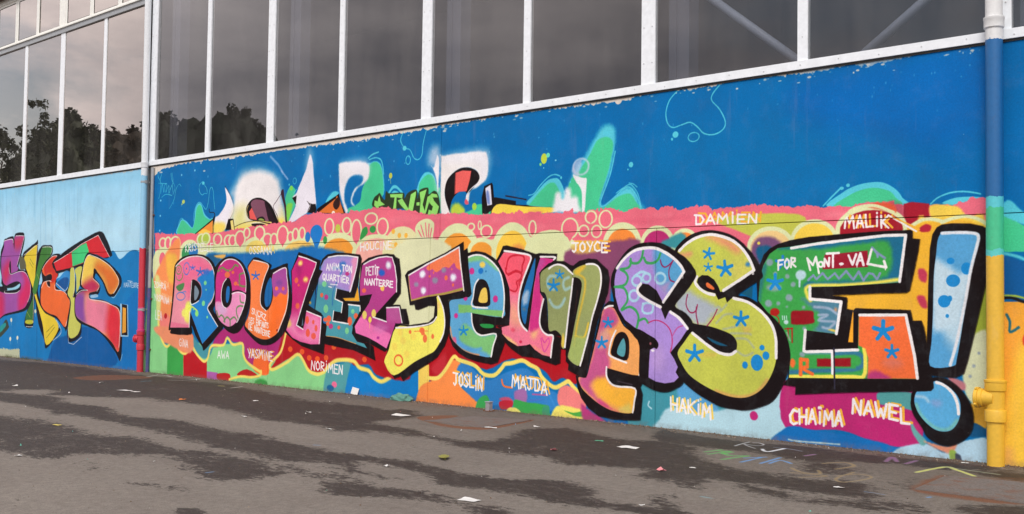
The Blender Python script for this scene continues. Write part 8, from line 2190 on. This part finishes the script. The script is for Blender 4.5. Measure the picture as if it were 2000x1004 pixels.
def downpipe(name, label, x, r, mat, z_top, collar_z, tee_z, lean, flip, ztop_bracket, rough_bottom=0.02):
    t = empty(name, (x, -r-.04, 0)); tag(t, label, 'drainpipe', 'drainpipes fixed to the facade')
    def L(nm, prof, c=(0, 0, 0), axis='Z', m=mat, n=32): return lathe(nm, prof, m, t, c, n, axis)
    L('pipe', [(r, -.02), (r, tee_z-.19), ])
    L('pipe', [(r, tee_z+.17), (r, collar_z-.02)])
    L('pipe', [(r*.99, collar_z+.085), (r*.99, z_top)])
    L('collar', [(r*1.02, collar_z-.022), (r*1.17, collar_z-.01), (r*1.18, collar_z+.06), (r*1.22, collar_z+.065), (r*1.22, collar_z+.083), (r*1.0, collar_z+.09)])
    # inspection tee: two sockets and a capped branch
    L('tee_body', [(r*1.03, tee_z-.20), (r*1.24, tee_z-.195), (r*1.27, tee_z-.10), (r*1.22, tee_z-.092), (r*1.05, tee_z-.088), (r*1.05, tee_z+.07), (r*1.20, tee_z+.08), (r*1.23, tee_z+.095), (r*1.25, tee_z+.15), (r*1.31, tee_z+.155), (r*1.31, tee_z+.172), (r*1.0, tee_z+.178)])
    s = flip; m_bolt = mat
    br = L('branch', [(r*.95, 0), (r*.98, s*r*1.25), (r*1.12, s*r*1.35), (r*1.12, s*r*1.75)], (0, -r*.3, tee_z+.01), 'X')
    cp = L('branch_cap', [(r*1.20, s*r*1.76), (r*1.26, s*r*1.80), (r*1.26, s*r*2.15), (r*1.10, s*r*2.24), (r*.5, s*r*2.28)], (0, -r*.3, tee_z+.01), 'X')
    for k in range(4): lathe('cap_bolt', [(r*.16, -r*.1), (r*.16, r*.12), (r*.1, r*.15)], m_bolt, t, (s*r*1.95, -r*.3+r*1.34*math.cos(k*1.571+.6), tee_z+.01+r*1.34*math.sin(k*1.571+.6)), 6, 'X')
    for zc in ztop_bracket:
        bm = bmesh.new(); add_lathe(bm, [(r*1.06, zc-.018), (r*1.06, zc+.018)], n=28, cap=False)
        add_lathe(bm, [(r*1.085, zc+.018), (r*1.085, zc-.018)], n=28, cap=False); add_box(bm, -.02, .02, r*1.0, r+.045, zc-.016, zc+.016); add_box(bm, s*-r*1.05-.012, s*-r*1.05+.012, -.02, .02, zc-.03, zc+.03)
        bm_obj('pipe_bracket', bm, M_GREY if name else M_RUST, t)
    t.rotation_euler = (0, lean, 0)
    return t
downpipe('drainpipe', 'thin drainpipe painted red below and white above, between the skate wall and the mural', -18.529, .060, M_PL, ZC+.1, 3.846-.04, 0.6, -0.0115, -1, (3.642-.12, 1.15))
downpipe('drainpipe', 'thick drainpipe painted yellow, green and blue beside the exclamation mark', -3.338, .074, M_PR, ZC+.1, 3.938, 0.587, 0, -1, ())
# cover strip and conduit in the joint beside the left pipe
cs = empty('joint_conduit', (XJ, -.03, 0)); tag(cs, 'narrow blue and red conduit in the wall joint right of the red drainpipe', 'conduit')
lathe('conduit_tube', [(.035, 0), (.035, 1.55)], painted('conduit_blue', lin(70,75,130), .5, .5, lin(170,60,80), 9), cs, n=14)
lathe('conduit_tube', [(.03, 1.56), (.03, ZB-.05)], M_GREY, cs, n=14)
for z in (.42, 1.35, 2.9): box('clip', -.06, .06, .0, .03, z-.012, z+.012, M_RUST, cs)

# ---------------------------------------------------------------- things standing or lying by the wall
def ground_piece(name, label, cat, x, y, pts, h, m, group=None, warp=.006, seed=0, subdiv=3):
    """a small sheet or scrap: outline pts round (x, y), slightly curled"""
    rnd = random.Random(seed); bm = bmesh.new()
    vs = [bm.verts.new((a, b, 0)) for a, b in pts]; f = bm.faces.new(vs)
    bmesh.ops.triangulate(bm, faces=[f]); bmesh.ops.subdivide_edges(bm, edges=bm.edges[:], cuts=subdiv, use_grid_fill=True)
    R = max(math.hypot(a, b) for a, b in pts)
    ph = rnd.random()*6; an = rnd.random()*3
    for v in bm.verts:
        q = (v.co.x*math.cos(an)+v.co.y*math.sin(an))/R; v.co.z = .003+h*(.5+.5*math.sin(q*3+ph))*abs(q)**1.2+rnd.random()*warp
    bmesh.ops.recalc_face_normals(bm, faces=bm.faces[:])
    ex = bmesh.ops.extrude_face_region(bm, geom=bm.faces[:]); bmesh.ops.translate(bm, verts=[v for v in ex['geom'] if isinstance(v, bmesh.types.BMVert)], vec=(0, 0, .0015))
    bmesh.ops.recalc_face_normals(bm, faces=bm.faces[:])
    o = bm_obj(name, bm, m); o.location = (x, y, 0); tag(o, label, cat, group); return o
M_PAPER = painted('litter_paper', (.74, .73, .70), .7, .3, (.4, .37, .33), 20)
M_PINK = painted('litter_pink', (.72, .25, .27), .6, .3, (.7, .6, .6), 30)
M_ORANGE = painted('litter_orange', (.75, .21, .03), .5, .1)
M_GREENP = painted('litter_green', (.10, .45, .27), .5, .2)
M_YELLOW = painted('litter_yellow', (.68, .55, .10), .5, .2)
M_LEAF = painted('dry_leaf', (.26, .25, .05), .6, .6, (.10, .08, .02), 25)
M_LUMP = painted('green_cloth', (.10, .27, .22), .8, .6, (.04, .09, .08), 30)
def quad(w, d, rot, j, seed, n=4):
    rnd = random.Random(seed); out = []
    base = [(-w/2, -d/2), (w/2, -d/2), (w/2, d/2), (-w/2, d/2)] if n == 4 else [(w/2*math.cos(k*2*math.pi/n), d/2*math.sin(k*2*math.pi/n)) for k in range(n)]
    for a, b in base:
        a += rnd.uniform(-j, j)*w; b += rnd.uniform(-j, j)*d; out.append((a*math.cos(rot)-b*math.sin(rot), a*math.sin(rot)+b*math.cos(rot)))
    return out
LIT = [('paper_card', 'flat white square card near the bottom edge of the yard', 'p', -5.346, -4.714, 0.13, 0.1, 0.2, 4, 0.006), ('paper_sheet', 'longest white paper strip lying on the dark asphalt before the large S', 'p', -6.224, -1.639, 0.2, 0.1, 0.15, 4, 0.015), ('paper_sheet', 'flat white paper on the asphalt left of the rusty hatch', 'p', -9.819, -1.42, 0.19, 0.14, 0.1, 4, 0.012), ('paper_strip', 'narrow white strip beside the near rim of the flat hatch cover', 'p', -8.232, -1.487, 0.17, 0.05, 0.3, 4, 0.008), ('paper_ball', 'tiny white paper ball on the pale lane left of the fallen leaf', 'p', -6.888, -4.139, 0.05, 0.05, 0, 6, 0.05), ('pink_wrapper', 'bright pink crumpled wrapper on the dark asphalt right of the fallen leaf', 'k', -6.601, -2.332, 0.09, 0.06, 0.4, 6, 0.035), ('pink_wrapper', 'pale pink crumpled wrapper nearer to the camera than the long white strip', 'k', -5.194, -2.594, 0.08, 0.06, 1, 6, 0.04), ('bottle_cap', 'orange plastic cap on the asphalt in front of the red and green wall patches', 'o', -13.206, -2.349, 0.09, 0.09, 0, 8, 0.03), ('paper_scrap', 'white scrap on the dark band straight below the name NORIMEN', 'p', -12.41, -1.711, 0.07, 0.06, 0.6, 5, 0.03), ('paper_scrap', 'white scrap just nearer than the scrap below NORIMEN', 'p', -10.9, -2.892, 0.08, 0.07, 0.2, 5, 0.008), ('paper_scrap', 'white scrap on the dark asphalt left of the flat white paper', 'p', -10.791, -2.037, 0.07, 0.05, 0.9, 5, 0.02), ('paper_scrap', 'white scrap on the pale lane below the green cloth', 'p', -9.267, -2.91, 0.06, 0.05, 0.4, 4, 0.02), ('paper_strip', 'long thin white paper in front of the green base of the mural', 'p', -15.002, -2.245, 0.22, 0.12, 0.2, 4, 0.01), ('paper_scrap', 'white scrap next to the long thin paper by the mural corner', 'p', -14.667, -2.246, 0.12, 0.08, 0.2, 4, 0.01), ('white_pebble', 'white pebble far left on the dark asphalt below the skate letters', 'p', -16.728, -3.112, 0.07, 0.07, 0, 6, 0.03), ('white_pebble', 'white pebble in front of the red drainpipe', 'p', -16.528, -1.832, 0.07, 0.07, 0, 6, 0.03), ('yellow_scrap', 'yellow scrap on the asphalt at the far left of the yard', 'y', -11.434, -4.877, 0.1, 0.05, 0.3, 4, 0.01), ('paper_scrap', 'white scrap on pale asphalt at the lower left', 'p', -9.478, -6.106, 0.06, 0.05, 0.3, 4, 0.01), ('green_bit', 'green plastic bit on the dark asphalt left of the long white strip', 'g', -6.73, -1.472, 0.09, 0.03, 0.2, 4, 0.006), ('paper_scrap', 'pinkish white paper scrap below the ochre chalk letters', 'p', -3.788, -2.266, 0.07, 0.05, 0.2, 5, 0.008), ('paper_scrap', 'white scrap by the wall foot left of the yellow drainpipe', 'p', -3.591, -0.18, 0.06, 0.05, 0.2, 5, 0.008), ('paper_scrap', 'small white scrap beside the green chalk letters', 'p', -5.095, -2.281, 0.05, 0.035, 0.2, 5, 0.008), ('paper_scrap', 'white scrap at the bottom of the yard right of the middle', 'p', -4.4, -3.98, 0.04, 0.03, 0.2, 5, 0.008), ('paper_scrap', 'white scrap on dark asphalt just beyond the long white strip', 'p', -7.967, -1.028, 0.08, 0.05, 0.2, 5, 0.008)]
for i, (nm, lab, mat, x, y, w, d, rot, n, h) in enumerate(LIT):
    m = dict(p=M_PAPER, k=M_PINK, o=M_ORANGE, g=M_GREENP, y=M_YELLOW)[mat]
    ground_piece(nm, lab, nm.split('_')[-1], x, y, quad(w, d, rot, .14 if n == 4 else .25, i+3, n), h, m, 'litter scattered over the asphalt', .004, i)
# fallen leaf with a rib
LX, LY = [-6.891, -3.488]
lf = empty('fallen_leaf', (LX, LY, 0)); tag(lf, 'curled yellow green fallen leaf lying on the pale asphalt', 'leaf')
bm = bmesh.new(); up = []; lo = []
for k in range(13):
    t = k/12; w = .042*math.sin(math.pi*t**.8)*(1+.18*math.sin(k*2.4)); x = -.12+.22*t; z = .012+.035*(t-.45)**2*4
    up.append(bm.verts.new((x, w, z+.03*w/.04))); lo.append((bm.verts.new((x, 0, z)), bm.verts.new((x, -w, z+.022*w/.04))))
for k in range(12):
    bm.faces.new((up[k], up[k+1], lo[k+1][0], lo[k][0])); bm.faces.new((lo[k][0], lo[k+1][0], lo[k+1][1], lo[k][1]))
bmesh.ops.remove_doubles(bm, verts=bm.verts[:], dist=.0005); bmesh.ops.solidify(bm, geom=bm.faces[:], thickness=.002)
bm_obj('blade', bm, M_LEAF, lf, True)
bm = bmesh.new(); add_bar(bm, (.09, 0, .03), (.16, .012, .05), .003, 6); bm_obj('stalk', bm, M_LEAF, lf, True); lf.rotation_euler = (0, 0, -.75); lf.scale = (1.15, 1.15, .55)
# stub of a post
BX, BY = [-9.499, -0.182]
st = empty('post_stub', (BX, BY-.02, 0)); st.scale = (.62, .62, .68); tag(st, 'short grey stub of a cut off post standing by the wall', 'post')
box('shaft', -.055, .055, -.05, .05, -.02, .165, M_BLOCK, st, .006); box('cap_plate', -.068, .068, -.062, .062, .166, .182, M_GREY, st, .004); box('foot_plate', -.09, .09, -.08, .08, .002, .012, M_RUST, st, .003)
for a in (-1, 1):
    for b in (-1, 1): lathe('bolt', [(.011, .012), (.011, .026), (.007, .03)], M_RUST, st, (a*.075, b*.066, 0), 6)
# rumpled green lump at the foot of the wall
bm = bmesh.new(); bmesh.ops.create_icosphere(bm, subdivisions=4, radius=1)
rnd = random.Random(5)
from mathutils import noise as mn
for v in bm.verts:
    k = 1+.35*mn.noise(v.co*2.1)+.18*mn.noise(v.co*5.3); v.co = Vector((v.co.x*.20*k, v.co.y*.075*k, max(-.02, v.co.z*.075*k)))
GXp, GYp = [-11.287, -0.068]
o = bm_obj('crumpled_cloth', bm, M_LUMP, None, True); o.location = (GXp, min(GYp, -.10), .02); tag(o, 'crumpled dark green cloth lying against the foot of the wall', 'cloth')
# scrap of white card leaning on the wall
o = box('card_scrap', -.075, .075, -.004, .0, 0, .10, M_PAPER); o.location = (-12.401, -.035, .004); o.rotation_euler = (-.28, .12, 0)
tag(o, 'small white card leaning on the wall under the blue patch', 'card')
# steel hatch covers let into the asphalt
def cover(label, q, rib):
    c = Vector((sum(p[0] for p in q)/4, sum(p[1] for p in q)/4, 0)); root = empty('hatch_cover', c); tag(root, label, 'hatch')
    P = [Vector((p[0], p[1], 0))-c for p in q]
    bm = bmesh.new()
    for a, b in zip(P, P[1:]+P[:1]):
        d = (b-a).normalized(); nrm = Vector((-d.y, d.x, 0))*.014
        pts = [a-nrm, b-nrm, b+nrm, a+nrm]; lowv = [bm.verts.new(p+Vector((0, 0, -.02))) for p in pts]; upv = [bm.verts.new(p+Vector((0, 0, .006))) for p in pts]
        bm.faces.new(upv)
        for k in range(4): bm.faces.new((lowv[k], lowv[(k+1) % 4], upv[(k+1) % 4], upv[k]))
    bmesh.ops.recalc_face_normals(bm, faces=bm.faces[:]); bm_obj('rim', bm, M_LID, root)
    bm = bmesh.new(); S = [p*.975 for p in P]
    lo_ = [bm.verts.new(p+Vector((0, 0, -.02))) for p in S]; up_ = [bm.verts.new(p+Vector((0, 0, .005))) for p in S]; bm.faces.new(up_)
    for k in range(4): bm.faces.new((lo_[k], lo_[(k+1) % 4], up_[(k+1) % 4], up_[k]))
    bmesh.ops.recalc_face_normals(bm, faces=bm.faces[:]); bm_obj('lid', bm, M_LID, root)
    if rib:
        bm = bmesh.new(); n = 34
        for k in range(1, n):
            a = S[0].lerp(S[1], k/n); b = S[3].lerp(S[2], k/n); a, b = a.lerp(b, .06), a.lerp(b, .94); add_bar(bm, a+Vector((0, 0, .006)), b+Vector((0, 0, .006)), .006, 6)
        tag(bm_obj('ribs', bm, M_LID, root), kind='stuff')
    return root
tl = MT('worn_lid', .85); 
c_ = tl.ramp(tl.noise(70, 3, .7), [(.25, (.10, .085, .075)), (.75, (.18, .155, .14))]); c_ = tl.mix(tl.ramp(tl.noise(6, 6, .7), [(.5, 0), (.7, .8)]), c_, (.15, .06, .03)); tl.color(c_); tl.bump(tl.noise(90, 3), .4, .005); M_LID = tl.m
cover('rust rimmed ribbed hatch cover in the asphalt below the yellow drainpipe', [[-3.336, -1.877], [-3.408, -1.065], [-2.643, -0.853], [-2.346, -1.896]], True)
cover('flat rust rimmed hatch cover in the asphalt in front of the grey post stub', [[-9.219, -1.563], [-9.166, -0.815], [-8.459, -0.578], [-8.284, -1.547]], False)
# crumbs, grit and dead leaves gathered along the wall foot and over the yard
rnd = random.Random(11); bm = bmesh.new()
def crumb(x, y, s):
    v = [bm.verts.new((x+rnd.uniform(-s, s), y+rnd.uniform(-s, s), z)) for z in (.001, .001, .001)]
    t = bm.verts.new((x+rnd.uniform(-.3, .3)*s, y, .001+s*rnd.uniform(.5, 1.2)))
    for a, b in ((0, 1), (1, 2), (2, 0)): bm.faces.new((v[a], v[b], t))
for k in range(5200): crumb(rnd.uniform(-27, 0), -abs(rnd.gauss(0, .10))-.006, rnd.uniform(.004, .015))
for k in range(1500): crumb(rnd.uniform(-24, 0), rnd.uniform(-7, -.1), rnd.uniform(.004, .009))
bmesh.ops.recalc_face_normals(bm, faces=bm.faces[:])
tg = MT('grit', .9); oi = tg.geo.outputs['Random Per Island']
tg.color(tg.ramp(oi, [(0, (.10, .06, .035)), (.35, (.16, .10, .06)), (.6, (.30, .24, .18)), (.85, (.07, .05, .04)), (1, (.45, .42, .38))])); 
tag(bm_obj('grit', bm, tg.m), kind='stuff')
bm = bmesh.new()
for k in range(60): crumb(rnd.uniform(-22, -1), rnd.uniform(-6.5, -.15), rnd.uniform(.008, .018))
bmesh.ops.recalc_face_normals(bm, faces=bm.faces[:])
tg = MT('litter_bits', .6); oi = tg.geo.outputs['Random Per Island']
tg.color(tg.ramp(oi, [(0, (.75, .74, .72)), (.55, (.72, .70, .66)), (.62, (.62, .52, .15)), (.75, (.12, .48, .36)), (.85, (.15, .40, .65)), (.95, (.66, .25, .28))]))
tag(bm_obj('litter_crumbs', bm, tg.m), kind='stuff')
# tufts of weed at the left end of the wall foot
tw = bmesh.new()
for k in range(120):
    x = rnd.choice((-24.4, -23.6, -23.0))+rnd.gauss(0, .16); y = -.03-abs(rnd.gauss(0, .04)); h = rnd.uniform(.03, .10); a = rnd.uniform(0, 6.3)
    p = [tw.verts.new((x-.006, y, 0)), tw.verts.new((x+.006, y, 0)), tw.verts.new((x+.05*math.cos(a), y-.03+.03*math.sin(a), h))]; tw.faces.new(p)
tag(bm_obj('weeds', tw, painted('weed_green', (.08, .13, .03), .7, .4, (.14, .12, .04), 20)), kind='stuff')

# ---------------------------------------------------------------- trees across the yard: they show in the window glass
def leaf_material(name, a, b):
    t = MT(name, .6); t.color(t.ramp(t.geo.outputs['Random Per Island'], [(0, a), (1, b)])); return t.m
M_L1 = leaf_material('dark_leaves', (.018, .03, .012), (.06, .075, .03)); M_L2 = leaf_material('brown_leaves', (.03, .022, .012), (.085, .06, .03)); M_BARK = painted('bark', (.06, .045, .035), .9, .4)
def tree(label, x, y, h, rx, lm_, seed, n, leaf, base, core):
    rnd = random.Random(seed); root = empty('tree', (x, y, 0)); tag(root, label, 'tree', 'trees across the yard')
    bm = bmesh.new(); add_bar(bm, (0, 0, -.2), (0, 0, h*.6), .03*rx+.16, 10, .10)
    for k in range(11):
        a = k*2.4; z0 = h*rnd.uniform(.25, .6); q = Vector((rx*.62*math.cos(a)*rnd.uniform(.5, 1), rx*.62*math.sin(a)*rnd.uniform(.5, 1), z0+h*rnd.uniform(.08, .25)))
        add_bar(bm, (0, 0, z0), q, .09, 6, .03)
    bm_obj('trunk', bm, M_BARK, root)
    bm = bmesh.new(); clumps = []; zc, hz = h*(.5+base*.5), h*(.5-base*.5)
    for k in range(60):
        u = rnd.uniform(-1, 1); a = rnd.uniform(0, 6.283); rr = math.sqrt(1-u*u)*rnd.uniform(.6, 1.0)
        clumps.append((Vector((rx*rr*math.cos(a), rx*rr*math.sin(a), zc+u*hz*rnd.uniform(.75, .97))), rnd.uniform(.14, .32)*rx))
    if core:                                                         # the dense inner mass of a crown that lets no sky through
        bmesh.ops.create_icosphere(bm, subdivisions=4, radius=1)
        for v in bm.verts:
            k = .86+.20*mn.noise(v.co*2.3+Vector((seed, 0, 0)))+.09*mn.noise(v.co*6+Vector((0, seed, 0))); v.co = Vector((v.co.x*rx*k, v.co.y*rx*k, zc+v.co.z*hz*k))
    for k in range(n):
        c, r = clumps[k % len(clumps)]; d = Vector((rnd.gauss(0, 1), rnd.gauss(0, 1), rnd.gauss(0, .8))).normalized()*r*rnd.random()**.4; p = c+d
        s = leaf*rnd.uniform(.6, 1.4); ax = Vector((rnd.gauss(0, 1), rnd.gauss(0, 1), rnd.gauss(0, 1))).normalized(); b = ax.orthogonal().normalized()*s*.55
        bm.faces.new([bm.verts.new(p-ax*s), bm.verts.new(p+b), bm.verts.new(p+ax*s), bm.verts.new(p-b)])
    bm_obj('crown', bm, lm_, root)
TR = [[-55.81, -11.9, 10.09, 1.5, 0], [-55.07, -13.71, 11.36, 1.5, 0], [-60.34, -16.62, 10.83, 2.2, 1], [-57.97, -17.01, 11.88, 1.7, 1], [-57.6, -17.79, 11.23, 1.4, 0], [-80.44, -30.24, 14.87, 3.2, 2], [-79.63, -31.83, 15.08, 3.2, 2], [-95.92, -43.72, 20.18, 4.6, 1], [-94.48, -46.23, 20.02, 4.4, 1], [-93.29, -48.17, 20.52, 3.8, 1], [-92.37, -49.62, 21.19, 2.4, 1], [-91.4, -51.1, 19.8, 3.0, 1], [-90.31, -52.69, 18.66, 1.5, 1], [-88.93, -54.63, 18.25, 0.8, 0]]
TL = ['sparse leafy tree mirrored in the leftmost tall window pane', 'wispy topped tree mirrored in the second tall pane from the left', 'dense tree mirrored low in the second tall pane from the left', 'dark pointed tree mirrored in the third tall pane from the left', 'loose tree mirrored beside the third left mullion', 'brown rounded tree mirrored low in the pane beside the white drainpipe', 'brown tree right against the white drainpipe in the mirrored view', 'broad dark tree mirrored in the first pane of the mural bay', 'dark tree mirrored against the first thin mullion of the mural bay', 'dark tree mirrored at the left of the second pane of the mural bay', 'tallest tree mirrored in the second pane of the mural bay', 'sloping dark tree mirrored before the first wide mullion', 'small dark tree mirrored just beyond the first wide mullion', 'tiny lone tree mirrored low in the third pane of the mural bay']
for i, (x, y, z, r, c) in enumerate(TR): tree(TL[i], x, y, z, r, M_L2 if c == 2 else M_L1, 20+i, 6000 if c else 2600, (.16 if c else .10)*(1+r/9), .12 if c else .45, c)
